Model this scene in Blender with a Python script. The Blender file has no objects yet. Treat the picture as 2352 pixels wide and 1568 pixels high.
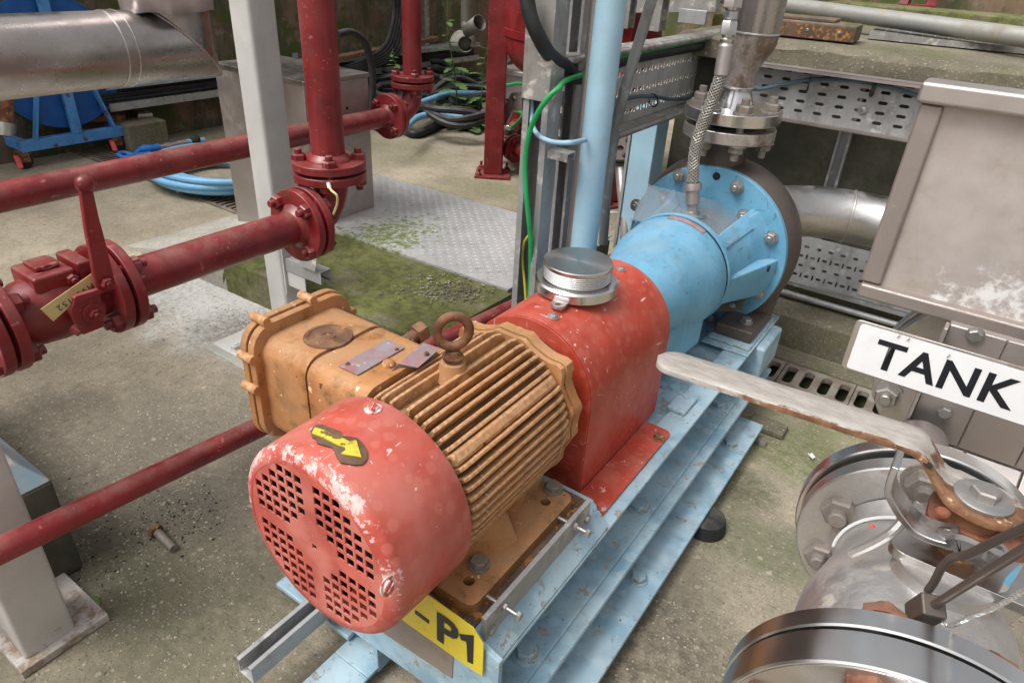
import bpy, bmesh, math, random
from math import pi, sin, cos, radians, atan2, sqrt
from mathutils import Vector, Matrix, noise, geometry
random.seed(7)
S = bpy.context.scene
COL = S.collection

# ---------------------------------------------------------------- camera
FPX, CX, CY = 1568.0, 1176.0, 784.0            # focal length and centre of a 2352 px wide frame
_n = Vector((-165, 2704, FPX)).normalized()
_y = Vector((1240, -834, FPX)); _y = (_y - _n*_y.dot(_n)).normalized()
_up = -_n
_x = _y.cross(_up)
RM = Matrix((_x, _y, _up))                      # camera (x right, y down, z ahead) -> world
HC = 1.15
cam_d = bpy.data.cameras.new('camera'); cam = bpy.data.objects.new('camera', cam_d); COL.objects.link(cam)
cam_d.sensor_width = 36; cam_d.lens = 24; cam_d.clip_start = 0.02; cam_d.clip_end = 500
flip = Matrix(((1,0,0),(0,-1,0),(0,0,-1)))
cam.matrix_world = Matrix.Translation((0,0,1.21)) @ (RM @ flip).to_4x4()
S.camera = cam
# ---------------------------------------------------------------- light
SUN_EL, SUN_AZ = radians(58), radians(-150)     # azimuth of the direction the light comes from, from +Y clockwise
w = bpy.data.worlds.new('World'); S.world = w; w.use_nodes = True
nt = w.node_tree; nt.nodes.clear()
wo = nt.nodes.new('ShaderNodeOutputWorld'); bg = nt.nodes.new('ShaderNodeBackground'); bg.inputs[1].default_value = 0.15
sky = nt.nodes.new('ShaderNodeTexSky'); sky.sky_type = 'NISHITA'; sky.sun_disc = False
sky.sun_elevation = SUN_EL; sky.sun_rotation = SUN_AZ; sky.air_density = 1.0; sky.dust_density = 6.0; sky.ozone_density = 1.0
hs = nt.nodes.new('ShaderNodeHueSaturation'); hs.inputs['Saturation'].default_value = 0.12
nt.links.new(sky.outputs[0], hs.inputs['Color']); nt.links.new(hs.outputs[0], bg.inputs[0]); nt.links.new(bg.outputs[0], wo.inputs[0])
sd = bpy.data.lights.new('sun', 'SUN'); sun = bpy.data.objects.new('sun', sd); COL.objects.link(sun)
sd.energy = 1.5; sd.angle = radians(28); sd.color = (1.0, 0.975, 0.935)
sdir = Vector((sin(SUN_AZ)*cos(SUN_EL), cos(SUN_AZ)*cos(SUN_EL), sin(SUN_EL)))
sun.rotation_euler = sdir.to_track_quat('Z', 'Y').to_euler()
S.view_settings.view_transform = 'Standard'; S.view_settings.look = 'None'
S.view_settings.gamma = 1; S.view_settings.use_curve_mapping = False
S.view_settings.exposure = 0.42

# ---------------------------------------------------------------- placing
# Two tables of measured coordinates share the camera foot point; 'G' is scaled to the yard, 'P' is lifted with the pump.
MODE = ['G']
def tf():
    return (1.0522, Vector((0,0,0))) if MODE[0] == 'G' else (1.0, Vector((0,0,0.06)))
def W(v):
    s, o = tf(); return Vector(v)*s + o
GZ = {'G': 0.0, 'P': -0.06}
def U(px, py, x=None, y=None, z=None):
    r = RM @ Vector(((px-CX)/FPX, (py-CY)/FPX, 1.0))
    t = x/r.x if x is not None else (y/r.y if y is not None else (z-HC)/r.z)
    return Vector((0,0,HC)) + r*t

# ---------------------------------------------------------------- materials
MATS = {}
class N:
    def __init__(s, m):
        s.t = m.node_tree; s.n = s.t.nodes; s.l = s.t.links
        s.n.clear(); s.out = s.n.new('ShaderNodeOutputMaterial'); s.b = s.n.new('ShaderNodeBsdfPrincipled')
        s.l.new(s.b.outputs[0], s.out.inputs[0])
        s.tc = s.n.new('ShaderNodeTexCoord'); s.geo = s.n.new('ShaderNodeNewGeometry')
    def co(s, scale=(1,1,1), loc=(0,0,0)):
        m = s.n.new('ShaderNodeMapping'); m.inputs['Scale'].default_value = scale; m.inputs['Location'].default_value = loc
        s.l.new(s.tc.outputs['Object'], m.inputs[0]); return m.outputs[0]
    def noise(s, scale, detail=5, rough=.6, stretch=(1,1,1), loc=(0,0,0), dist=0):
        q = s.n.new('ShaderNodeTexNoise'); q.inputs['Scale'].default_value = scale; q.inputs['Detail'].default_value = detail
        q.inputs['Roughness'].default_value = rough; q.inputs['Distortion'].default_value = dist
        s.l.new(s.co(stretch, loc), q.inputs['Vector']); return q.outputs[0]
    def vor(s, scale, feature='F1', out='Distance', stretch=(1,1,1)):
        q = s.n.new('ShaderNodeTexVoronoi'); q.inputs['Scale'].default_value = scale; q.feature = feature
        s.l.new(s.co(stretch), q.inputs['Vector']); return q.outputs[out]
    def ramp(s, v, lo, hi, a=0.0, b=1.0):
        q = s.n.new('ShaderNodeMapRange'); q.inputs[1].default_value = lo; q.inputs[2].default_value = hi
        q.inputs[3].default_value = a; q.inputs[4].default_value = b; q.interpolation_type = 'SMOOTHSTEP'
        s.l.new(v, q.inputs[0]); return q.outputs[0]
    def math(s, op, a, b=None, clamp=False):
        q = s.n.new('ShaderNodeMath'); q.operation = op; q.use_clamp = clamp
        for i, v in enumerate((a, b)):
            if v is None: continue
            if isinstance(v, (int, float)): q.inputs[i].default_value = v
            else: s.l.new(v, q.inputs[i])
        return q.outputs[0]
    def mix(s, f, a, b):
        q = s.n.new('ShaderNodeMix'); q.data_type = 'RGBA'
        for i, v in ((0, f), (6, a), (7, b)):
            if isinstance(v, (int, float)): q.inputs[i].default_value = v
            elif isinstance(v, tuple): q.inputs[i].default_value = (*v, 1)
            else: s.l.new(v, q.inputs[i])
        return q.outputs[2]
    def mixf(s, f, a, b):
        q = s.n.new('ShaderNodeMix'); q.data_type = 'FLOAT'
        for i, v in ((0, f), (2, a), (3, b)):
            if isinstance(v, (int, float)): q.inputs[i].default_value = v
            else: s.l.new(v, q.inputs[i])
        return q.outputs[0]
    def set(s, **k):
        for kk, v in k.items():
            i = s.b.inputs[kk.replace('_', ' ')]
            if isinstance(v, (int, float)): i.default_value = v
            elif isinstance(v, tuple): i.default_value = (*v, 1)
            else: s.l.new(v, i)
    def bump(s, h, strength, dist=.002, prev=None):
        q = s.n.new('ShaderNodeBump'); q.inputs['Strength'].default_value = strength; q.inputs['Distance'].default_value = dist
        s.l.new(h, q.inputs['Height'])
        if prev: s.l.new(prev, q.inputs['Normal'])
        return q.outputs[0]
    def up(s, lo=.3, hi=.8):
        q = s.n.new('ShaderNodeSeparateXYZ'); s.l.new(s.geo.outputs['Normal'], q.inputs[0]); return s.ramp(q.outputs[2], lo, hi)
    def pos(s, i):
        q = s.n.new('ShaderNodeSeparateXYZ'); s.l.new(s.tc.outputs['Object'], q.inputs[0]); return q.outputs[i]
    def edge(s, lo, hi):
        return s.ramp(s.geo.outputs['Pointiness'], lo, hi)
    def blob(s, c, r, wob=.5, sc=6, soft=.5):
        """irregular stain or painted shade patch round world point c with radii r"""
        m = s.n.new('ShaderNodeMapping'); m.vector_type = 'TEXTURE'
        m.inputs['Location'].default_value = c; m.inputs['Scale'].default_value = (r[0], r[1], 1e3 if len(r) < 3 else r[2])
        s.l.new(s.tc.outputs['Object'], m.inputs[0])
        q = s.n.new('ShaderNodeVectorMath'); q.operation = 'LENGTH'; s.l.new(m.outputs[0], q.inputs[0])
        v = s.math('ADD', q.outputs['Value'], s.math('MULTIPLY', s.math('SUBTRACT', s.noise(sc, 9, .72), .5), wob*3.4))
        return s.math('MULTIPLY', s.ramp(v, 1+soft*.9, 1-soft), s.ramp(s.noise(38, 9, .78, loc=(c[0],c[1],0)), .36, .62, .30, 1))
def newmat(name):
    m = bpy.data.materials.new(name); m.use_nodes = True; MATS[name] = m; return N(m)
def paint(name, base, rough=.42, fade=None, chips=(), edge=None, mott=.18, bump=.25, bscale=60, coat=0, dirt=(.06,.05,.035), dirtamt=.35, spec=.4, extra=None, dust=.16, scr=None, spots=None):
    """enamel on steel: chips = (colour, scale, lo, hi); edge = (colour, lo, hi)"""
    n = newmat(name)
    c = n.mix(n.ramp(n.noise(9, 4), .35, .7), tuple(v*(1-mott) for v in base), tuple(min(1, v*(1+mott)) for v in base))
    if fade: c = n.mix(n.math('MULTIPLY', n.ramp(n.noise(fade[1], 3, .5), .4, .65), fade[2]), c, fade[0])
    if dirtamt: c = n.mix(n.math('MULTIPLY', n.ramp(n.noise(23, 8, .7), .52, .75), dirtamt), c, dirt)
    if spots:
        v = n.ramp(n.math('ADD', n.vor(spots[1]), n.math('MULTIPLY', n.noise(40, 4), .18)), .48, .36); c = n.mix(n.math('MULTIPLY', v, spots[2]), c, spots[0])
    if dust: c = n.mix(n.math('MULTIPLY', n.math('MULTIPLY', n.up(.2, .95), n.ramp(n.noise(14, 8, .7, loc=(9,1,2)), .38, .66)), dust), c, (.42,.37,.30))
    m = None
    if scr:
        for (st, sc, lo) in ((( .12,1,1), 120, .67), ((1,.10,.5), 110, .67), ((1,.6,.08), 90, .68)):
            k = n.math('MULTIPLY', n.ramp(n.noise(sc, 3, .5, stretch=st), lo, lo+.02), n.ramp(n.noise(6, 4, .6, loc=(lo*20, sc, 1)), .50, .58)); c = n.mix(n.math('MULTIPLY', k, .8), c, scr)
    for (col, sc, lo, hi) in chips:
        k = n.ramp(n.noise(sc, 8, .62, loc=(sc, lo*9, 3)), lo, hi); c = n.mix(k, c, col)
        m = k if m is None else n.math('MAXIMUM', m, k)
    if edge:
        k = n.math('MULTIPLY', n.edge(edge[1], edge[2]), n.ramp(n.noise(90, 5), .42, .6)); c = n.mix(k, c, edge[0])
    if extra: c = extra(n, c)
    h = n.noise(bscale, 5, .6)
    if m is not None: h = n.math('SUBTRACT', n.math('MULTIPLY', h, .5), n.math('MULTIPLY', m, .9))
    n.set(Base_Color=c, Roughness=n.mixf(n.noise(30, 4), rough-.08, rough+.14), Normal=n.bump(h, bump, .0015), Specular_IOR_Level=spec)
    if coat: n.set(Coat_Weight=coat, Coat_Roughness=.12)
    return n
def metal(name, base, rough=.3, met=1.0, grime=(.16,.11,.07), gamt=.35, gscale=12, streak=(1,1,1), bump=.08, blotch=None, bscale=80, edge=None, rvar=.12):
    n = newmat(name)
    g = n.math('MULTIPLY', n.ramp(n.noise(gscale, 8, .68, stretch=streak), .46, .74), gamt)
    c = n.mix(n.ramp(n.noise(7, 4), .35, .7), tuple(v*.88 for v in base), base)
    c = n.mix(g, c, grime); mm = n.math('SUBTRACT', met, n.math('MULTIPLY', g, met*.8))
    if blotch:
        for (col, sc, lo, hi) in blotch:
            k = n.ramp(n.noise(sc, 9, .66, loc=(sc*2, 1, lo*7)), lo, hi); c = n.mix(k, c, col); mm = n.math('MULTIPLY', mm, n.math('SUBTRACT', 1, k))
            g = n.math('MAXIMUM', g, k)
    if edge:
        k = n.math('MULTIPLY', n.edge(edge[1], edge[2]), n.ramp(n.noise(70, 6), .4, .55)); c = n.mix(k, c, edge[0]); mm = n.math('MULTIPLY', mm, n.math('SUBTRACT', 1, k))
    n.set(Base_Color=c, Metallic=mm, Roughness=n.math('ADD', n.mixf(n.noise(25, 5, stretch=streak), rough-rvar/2, rough+rvar), n.math('MULTIPLY', g, .35), True),
          Normal=n.bump(n.noise(bscale, 6, .6, stretch=streak), bump, .001))
    return n

CR = (.80,.62,.42)      # old cream primer
paint('red_pipe_paint', (.18,.011,.013), .34, fade=((.25,.033,.033), 8, .6), chips=(((.38,.13,.12), 95, .68, .70), ((.04,.01,.01), 60, .69, .71)), mott=.22, bump=.9, bscale=34, dirtamt=.6, spec=.5, scr=(.40,.16,.15), dust=.20)
paint('coral_paint', (.44,.052,.028), .40, fade=((.49,.095,.062), 10, .8), chips=(((.66,.46,.42), 62, .705, .72), ((.12,.03,.03), 90, .72, .74)), edge=((.74,.6,.56), .585, .64), mott=.12, bump=.25, dirtamt=.3, dirt=(.25,.03,.022), scr=(.74,.55,.50), spots=((.50,.12,.085), 42, .4), dust=.12)
def scuff(n, c):
    # paint rubbed through to primer round the rim of the cowl
    m = n.n.new('ShaderNodeMapping'); m.vector_type = 'TEXTURE'; m.inputs['Location'].default_value = (-.583, 0, .4726); m.inputs['Scale'].default_value = (1, 1e6, 1)
    n.l.new(n.tc.outputs['Object'], m.inputs[0]); q = n.n.new('ShaderNodeVectorMath'); q.operation = 'LENGTH'; n.l.new(m.outputs[0], q.inputs[0])
    ring = n.ramp(q.outputs['Value'], .124, .141); front = n.ramp(n.pos(1), .462, .424)
    z = n.ramp(n.pos(2), .36, .50, .45, 1)
    k = n.math('MULTIPLY', n.math('MULTIPLY', ring, front), z)
    k = n.ramp(n.math('ADD', n.math('MULTIPLY', k, .20), n.math('ADD', n.math('MULTIPLY', n.noise(95, 9, .75), .6), n.math('MULTIPLY', n.noise(19, 4, .6), .4))), .692, .722)
    return n.mix(n.math('MULTIPLY', k, n.ramp(n.noise(160, 4), .3, .6, .55, 1)), c, (.64,.50,.48))
paint('cowl_paint', (.47,.075,.052), .44, fade=((.53,.15,.12), 11, .9), chips=(((.66,.44,.40), 95, .70, .72), ((.16,.05,.05), 55, .72, .735)), edge=((.72,.58,.55), .54, .62), mott=.2, bump=.35, dirtamt=.3, dirt=(.3,.03,.02), extra=scuff, scr=(.74,.55,.50), spots=((.60,.19,.145), 38, .4), dust=.12)
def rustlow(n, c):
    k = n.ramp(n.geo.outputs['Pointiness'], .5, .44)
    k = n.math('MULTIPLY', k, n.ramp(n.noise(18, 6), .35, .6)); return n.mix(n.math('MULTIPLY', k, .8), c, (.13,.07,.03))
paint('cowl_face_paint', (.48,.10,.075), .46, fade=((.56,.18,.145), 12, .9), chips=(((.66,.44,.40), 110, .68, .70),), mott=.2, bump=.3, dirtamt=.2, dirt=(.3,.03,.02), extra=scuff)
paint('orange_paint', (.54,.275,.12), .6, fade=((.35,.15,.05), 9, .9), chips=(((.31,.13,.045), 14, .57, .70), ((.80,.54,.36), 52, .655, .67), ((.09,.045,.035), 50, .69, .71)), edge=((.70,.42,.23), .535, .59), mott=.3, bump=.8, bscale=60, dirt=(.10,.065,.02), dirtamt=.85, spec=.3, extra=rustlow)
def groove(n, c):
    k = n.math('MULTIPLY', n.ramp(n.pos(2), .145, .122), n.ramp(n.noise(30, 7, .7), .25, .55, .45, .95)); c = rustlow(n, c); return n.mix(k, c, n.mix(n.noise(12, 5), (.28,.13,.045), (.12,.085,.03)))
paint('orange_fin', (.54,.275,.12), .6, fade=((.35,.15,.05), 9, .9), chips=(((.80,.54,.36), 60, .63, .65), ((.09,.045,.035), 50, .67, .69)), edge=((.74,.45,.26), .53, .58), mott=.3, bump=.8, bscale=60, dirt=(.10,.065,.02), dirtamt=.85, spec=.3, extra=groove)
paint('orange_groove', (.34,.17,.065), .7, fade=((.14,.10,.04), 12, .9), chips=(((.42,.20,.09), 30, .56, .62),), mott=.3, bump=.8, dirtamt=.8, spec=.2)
paint('rusty_iron', (.13,.055,.03), .8, fade=((.30,.14,.065), 28, .8), chips=(((.42,.22,.09), 45, .58, .64),), mott=.3, bump=.9, bscale=120, dirtamt=.3, spec=.2)
paint('blue_paint', (.125,.335,.50), .40, fade=((.18,.41,.57), 8, .5), chips=(((.17,.19,.18), 52, .665, .68), ((.5,.42,.34), 110, .69, .70)), edge=((.34,.30,.27), .56, .62), mott=.12, bump=.4, dirt=(.08,.14,.14), dirtamt=.5, scr=(.10,.16,.19), dust=.2)
paint('skid_blue_paint', (.26,.42,.53), .42, fade=((.40,.53,.60), 9, .8), chips=(((.40,.33,.27), 30, .61, .66), ((.06,.05,.045), 75, .665, .68)), edge=((.22,.2,.17), .6, .66), mott=.16, bump=.9, bscale=30, dirt=(.15,.15,.12), dirtamt=.7, scr=(.5,.5,.47), spots=((.40,.55,.63), 24, .5), dust=.22)
paint('pole_blue_paint', (.34,.52,.63), .4, chips=(((.55,.58,.58), 45, .67, .685),), mott=.06, bump=.2, dirtamt=.25, dirt=(.3,.35,.35))
paint('grey_paint', (.47,.46,.44), .5, fade=((.55,.54,.51), 5, .5), chips=(((.10,.09,.08), 130, .745, .76),), mott=.06, bump=.35, bscale=38, dirtamt=.18, dirt=(.24,.22,.16))
def colrust(n, c):
    k = n.math('MULTIPLY', n.ramp(n.pos(2), .16, .0), .5); k = n.ramp(n.math('ADD', k, n.noise(26, 9, .7)), .90, 1.10)
    return n.mix(n.math('MULTIPLY', k, .85), c, (.20,.125,.065))
paint('grey_paint_rusting', (.50,.47,.44), .5, chips=(((.14,.08,.06), 130, .72, .74),), mott=.06, bump=1.0, bscale=42, dirtamt=.25, dirt=(.3,.25,.16), extra=colrust)
paint('trolley_blue', (.08,.27,.60), .45, chips=(((.12,.07,.04), 16, .6, .66),), mott=.1, bump=.2, dirt=(.06,.07,.04), dirtamt=.6)
paint('reel_blue', (.015,.10,.33), .4, mott=.15, chips=(((.35,.4,.42), 60, .74, .76),), dirtamt=.2)
paint('black_rubber', (.022,.022,.024), .6, mott=.2, bump=.3, dirtamt=.4, dirt=(.08,.075,.06), spec=.35)
paint('black_hose', (.018,.019,.022), .5, mott=.2, bump=.3, dirtamt=.25, dirt=(.1,.09,.07), spec=.4)
paint('blue_hose', (.17,.40,.62), .42, mott=.08, bump=.1, dirtamt=.25, dirt=(.12,.2,.22))
paint('cable_blue', (.27,.43,.55), .5, mott=.1, bump=.2, dirtamt=.4, dirt=(.2,.22,.2))
def gstripe(n, c):
    return n.mix(n.ramp(n.math('SINE', n.math('MULTIPLY', n.pos(0), 260)), .86, .9), c, (.75,.66,.08))
paint('cable_slate', (.075,.13,.165), .5, mott=.2, bump=.2, dirtamt=.5, dirt=(.2,.2,.18))
paint('cable_green', (.015,.34,.09), .4, mott=.15, bump=.15, dirtamt=.25, dirt=(.3,.4,.25))
paint('cable_yellow', (.55,.5,.06), .45, dirtamt=.3)
metal('stainless', (.57,.555,.54), .27, gamt=.6, grime=(.24,.19,.16), gscale=16, rvar=.18, bump=.2)
metal('stainless_dull', (.50,.45,.43), .38, .85, gamt=.45, grime=(.25,.2,.17), gscale=8, rvar=.16, bump=.12)
metal('stainless_pipe', (.46,.42,.40), .25, .95, gamt=.5, grime=(.19,.155,.12), gscale=5, rvar=.14, bump=.1)
metal('stainless_weathered', (.62,.58,.55), .3, .9, gamt=.9, grime=(.17,.12,.085), gscale=14, rvar=.2, blotch=(((.15,.105,.075), 6, .54, .68),), bump=.15)
metal('reducer_metal', (.55,.50,.47), .34, .8, gamt=.9, grime=(.15,.105,.07), gscale=9, streak=(1,1,.35), rvar=.2, blotch=(((.13,.085,.055), 7, .47, .62),), bump=.2)
metal('tray_zinc', (.58,.57,.55), .55, .25, gamt=.8, grime=(.25,.23,.19), gscale=13, streak=(1,1,.4), bump=.2)
metal('hopper_trim', (.37,.325,.30), .4, .6, gamt=.8, grime=(.22,.16,.13), gscale=14, bump=.2, blotch=(((.50,.46,.43), 20, .60, .72),))
metal('pipe_dull', (.17,.155,.135), .5, .3, gamt=.6, grime=(.10,.085,.06), gscale=12)
metal('stainless_brushed', (.66,.65,.64), .2, gamt=.08, gscale=20, streak=(1,1,1), bump=.05)
def cast(): pass
metal('cast_stainless', (.60,.585,.57), .36, .85, gamt=.7, grime=(.27,.21,.16), gscale=22, bump=.9, bscale=110, blotch=(((.36,.30,.25), 17, .60, .70),), rvar=.2)
metal('cast_iron_dark', (.12,.095,.08), .45, .45, gamt=.6, grime=(.10,.07,.05), gscale=10, blotch=(((.30,.26,.24), 60, .70, .73),), bump=.4, bscale=60)
metal('galvanised', (.40,.40,.40), .48, .5, gamt=.9, grime=(.17,.165,.15), gscale=13, streak=(1,1,.45), bump=.25, blotch=(((.45,.445,.43), 26, .55, .66),))
metal('galvanised_dirty', (.33,.32,.30), .55, .4, gamt=.9, grime=(.14,.125,.10), gscale=13, streak=(1,1,.5), bump=.35, blotch=(((.50,.47,.42), 24, .56, .64), ((.17,.145,.11), 10, .54, .66)))
metal('galvanised_pipe', (.33,.33,.31), .5, .35, gamt=.8, grime=(.20,.17,.12), gscale=7, blotch=(((.38,.26,.20), 9, .58, .72), ((.22,.24,.10), 5, .6, .75)))
metal('bolt_steel', (.44,.425,.41), .35, .85, gamt=.7, grime=(.2,.14,.1), gscale=60, bump=.2)
metal('bolt_corroded', (.30,.27,.24), .6, .4, gamt=.9, grime=(.14,.10,.07), gscale=70, blotch=(((.33,.15,.05), 60, .58, .66),), bump=.7, bscale=200)
paint('bolt_rust', (.15,.05,.028), .75, fade=((.26,.10,.05), 60, .8), mott=.3, bump=.9, bscale=150, dirtamt=.3, spec=.25)
metal('handle_metal', (.50,.46,.44), .5, .5, gamt=.7, grime=(.35,.29,.25), gscale=40, streak=(.25,1,1), bump=.4, bscale=120, blotch=(((.34,.17,.08), 22, .66, .74),), edge=((.22,.085,.025), .5, .56))
paint('handle_rust', (.24,.10,.035), .75, fade=((.36,.17,.06), 60, .8), chips=(((.45,.42,.39), 28, .54, .6),), mott=.3, bump=.9, bscale=120, spec=.25, dirtamt=.3)
paint('rust_plate', (.12,.07,.05), .7, chips=(((.36,.17,.04), 70, .52, .6),), mott=.3, bump=.8, bscale=100, dirtamt=.4)
paint('grating_iron', (.13,.095,.07), .75, fade=((.22,.2,.16), 14, .7), mott=.25, bump=.6, bscale=90, dirt=(.12,.13,.06), dirtamt=.7, spec=.25)
paint('drain_iron', (.19,.15,.125), .7, fade=((.27,.25,.21), 14, .9), chips=(((.22,.11,.06), 24, .6, .7),), mott=.2, bump=.6, bscale=90, dirt=(.13,.14,.06), dirtamt=.6, spec=.25)
paint('arrow_yellow', (.60,.50,.035), .5, mott=.15, dirtamt=.9, dirt=(.18,.12,.02), bump=.3, chips=(((.16,.09,.03), 45, .60, .64),))
paint('sign_yellow', (.72,.58,.035), .42, mott=.06, dirtamt=.6, dirt=(.40,.32,.06), bump=.1, chips=(((.35,.28,.14), 60, .68, .70),))
paint('sign_white', (.76,.76,.77), .38, mott=.03, dirtamt=.3, dirt=(.55,.52,.46), bump=.1, chips=(((.45,.36,.30), 45, .70, .715),))
paint('sign_black', (.012,.012,.016), .4, mott=.1, dirtamt=.05, bump=.05)
paint('sign_brown', (.26,.22,.185), .6, mott=.1, dirtamt=.4, bump=.3)
paint('tag_yellow', (.62,.49,.22), .5, mott=.08, dirtamt=.3, dirt=(.2,.15,.08), bump=.1)
paint('tag_ink', (.05,.045,.035), .5, dirtamt=0)
paint('arrow_ground', (.10,.055,.03), .6, mott=.3, dirtamt=.4)
paint('white_plastic', (.7,.7,.68), .5, mott=.03, dirtamt=.1)
paint('red_plastic', (.55,.06,.04), .45, mott=.1)
paint('jack_blue', (.02,.17,.55), .4, dirtamt=.15)
paint('timber', (.14,.12,.085), .85, fade=((.22,.13,.10), 9, .7), mott=.3, bump=.9, bscale=30, dirt=(.09,.11,.04), dirtamt=.7, spec=.2)
paint('foil', (.6,.54,.54), .38, mott=.06, bump=.3, dirtamt=.15)
MATS['foil'].node_tree.nodes['Principled BSDF'].inputs['Metallic'].default_value = .6
paint('stem_green', (.07,.12,.03), .6, dirtamt=.2)
n = newmat('leaf_green'); n.set(Base_Color=n.mix(n.noise(20), (.045,.11,.03), (.12,.22,.06)), Roughness=.5, Subsurface_Weight=0.0)
paint('flower_yellow', (.75,.6,.04), .6, dirtamt=0)
paint('nameplate_metal', (.26,.22,.24), .45, fade=((.34,.12,.11), 40, .8), chips=(((.50,.48,.47), 50, .6, .68),), mott=.15, dirtamt=.4, bump=.2)
n = newmat('clear_plastic'); n.set(Base_Color=(.34,.40,.44), Roughness=.28, Alpha=.24, Specular_IOR_Level=.22)
n = newmat('dark_recess'); n.set(Base_Color=(.012,.011,.010), Roughness=.9)
n = newmat('braid_wire'); n.set(Base_Color=(.40,.38,.34), Metallic=.6, Roughness=.5)
n = newmat('rope_wire'); n.set(Base_Color=(.6,.6,.58), Metallic=.7, Roughness=.35)

def concrete(name, base, moss=0.0, peb=True, dark=0.0, blobs=(), bump=.6, mosscol=(.085,.105,.025)):
    n = newmat(name)
    f = n.noise(3.1, 8, .62); g = n.noise(38, 6, .7)
    c = n.mix(n.ramp(f, .3, .72), tuple(v*.72 for v in base), tuple(min(1, v*1.22) for v in base))
    c = n.mix(n.ramp(g, .35, .75, 0, .55), c, tuple(v*.52 for v in base))
    h = n.math('MULTIPLY', g, 1.0)
    if peb:
        v = n.vor(85); col = n.vor(85, out='Color'); sp = n.n.new('ShaderNodeSeparateColor'); n.l.new(col, sp.inputs[0])
        k = n.math('MULTIPLY', n.ramp(n.math('ADD', v, n.math('MULTIPLY', n.noise(160, 3), .25)), .50, .36), n.ramp(sp.outputs[0], .42, .5)); c2 = n.mix(sp.outputs[1], (.50,.44,.34), (.12,.10,.08))
        k_ = k; c2_ = c2; h = n.math('ADD', h, n.math('MULTIPLY', k, .35))
        c = n.mix(n.ramp(n.noise(170, 4, .7), .45, .75, 0, .6), c, tuple(v*.4 for v in base)); c = n.mix(n.ramp(n.noise(11, 9, .75, loc=(6,1,0)), .5, .72, 0, .45), c, tuple(v*.55 for v in base)); c = n.mix(n.ramp(n.noise(1.7, 7, .7, loc=(2,8,0)), .5, .68, 0, .5), c, tuple(min(1,v*1.35) for v in base))
        v2 = n.vor(260); col2 = n.vor(260, out='Color'); s2 = n.n.new('ShaderNodeSeparateColor'); n.l.new(col2, s2.inputs[0])
        k2 = n.math('MULTIPLY', n.ramp(v2, .36, .22), n.ramp(s2.outputs[0], .86, .9)); c = n.mix(n.math('MULTIPLY', k2, .8), c, n.mix(n.ramp(s2.outputs[1], .4, .5), (.66,.63,.56), (.05,.045,.04)))
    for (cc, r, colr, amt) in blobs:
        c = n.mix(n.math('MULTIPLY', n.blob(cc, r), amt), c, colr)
    if peb:
        lum = n.math('MULTIPLY', k_, .7); c = n.mix(lum, c, n.mix(.30, c2_, c))
        sp3 = n.vor(34, out='Color'); s3 = n.n.new('ShaderNodeSeparateColor'); n.l.new(sp3, s3.inputs[0]); v3 = n.math('ADD', n.vor(34), n.math('MULTIPLY', n.noise(90, 3), .35)); k3 = n.math('MULTIPLY', n.ramp(v3, .42, .34), n.ramp(s3.outputs[0], .80, .84)); c = n.mix(n.math('MULTIPLY', k3, .6), c, n.mix(s3.outputs[1], (.46,.40,.31), (.10,.085,.07)))
    if moss:
        k = n.ramp(n.math('ADD', n.noise(4.2, 9, .72, loc=(5,2,1)), n.math('MULTIPLY', n.math('SUBTRACT', n.noise(50, 4), .5), .18)), .66-moss*.36, .84-moss*.36)
        c = n.mix(n.math('MULTIPLY', k, .86), c, n.mix(n.ramp(n.noise(26, 8, .7), .35, .65), tuple(v*.7 for v in mosscol), tuple(v*1.75 for v in mosscol)))
    if dark: c = n.mix(n.math('MULTIPLY', n.ramp(n.noise(2.3, 8, .66, loc=(1,7,2)), .35, .6), dark), c, (.035,.036,.026))
    n.set(Base_Color=c, Roughness=.88, Normal=n.bump(h, bump, .004), Specular_IOR_Level=.25)
    return n
def GW(px, py):
    v = U(px, py, z=0)*1.0522; return (v.x, v.y, 0)
blobs = [
 (GW(480,690), (.50,.26), (.66,.65,.62), 1.0), (GW(520,680), (.30,.16), (.72,.71,.69), .9), (GW(700,650), (.25,.2), (.42,.40,.36), .3),
 (GW(560,770), (.20,.14), (.06,.055,.045), .6), (GW(150,1010), (.30,.16), (.055,.05,.04), .55),
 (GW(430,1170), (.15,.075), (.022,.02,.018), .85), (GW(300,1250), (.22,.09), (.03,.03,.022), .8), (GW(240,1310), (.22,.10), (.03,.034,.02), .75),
 (GW(330,1230), (.75,.42), (.115,.105,.08), .75), (GW(520,1050), (.5,.3), (.15,.13,.10), .5),  # wide first patch: shade over the lower-left floor put into the colour
 (GW(640,950), (.35,.35), (.12,.105,.085), .5), (GW(430,1420), (.25,.2), (.12,.125,.06), .4), (GW(250,1500), (.25,.2), (.17,.165,.10), .35),
 (GW(1820,1040), (.30,.13), (.09,.125,.03), .75), (GW(1740,1250), (.26,.09), (.085,.115,.04), .7), (GW(1690,1110), (.12,.08), (.05,.07,.02), .7),
 (GW(1900,930), (.4,.2), (.12,.145,.05), .7), (GW(1400,1500), (.3,.25), (.05,.048,.035), .7), (GW(1780,1330), (.35,.18), (.15,.14,.10), .5),
 (GW(970,450), (.30,.22), (.16,.175,.075), .5), (GW(1150,440), (.35,.15), (.14,.16,.06), .6), (GW(900,340), (.5,.3), (.17,.18,.085), .5),
 (GW(520,330), (.5,.22), (.13,.15,.06), .6), (GW(1330,420), (.4,.3), (.12,.12,.06), .6),
]
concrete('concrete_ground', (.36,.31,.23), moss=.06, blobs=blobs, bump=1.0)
concrete('concrete_mossy', (.19,.175,.105), moss=.8, bump=.8, mosscol=(.085,.095,.025))
concrete('concrete_mossy_side', (.14,.14,.08), moss=.6, dark=.5, bump=.7)
concrete('concrete_wall_dark', (.14,.13,.10), moss=.3, dark=.6, peb=False, bump=.8)
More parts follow.
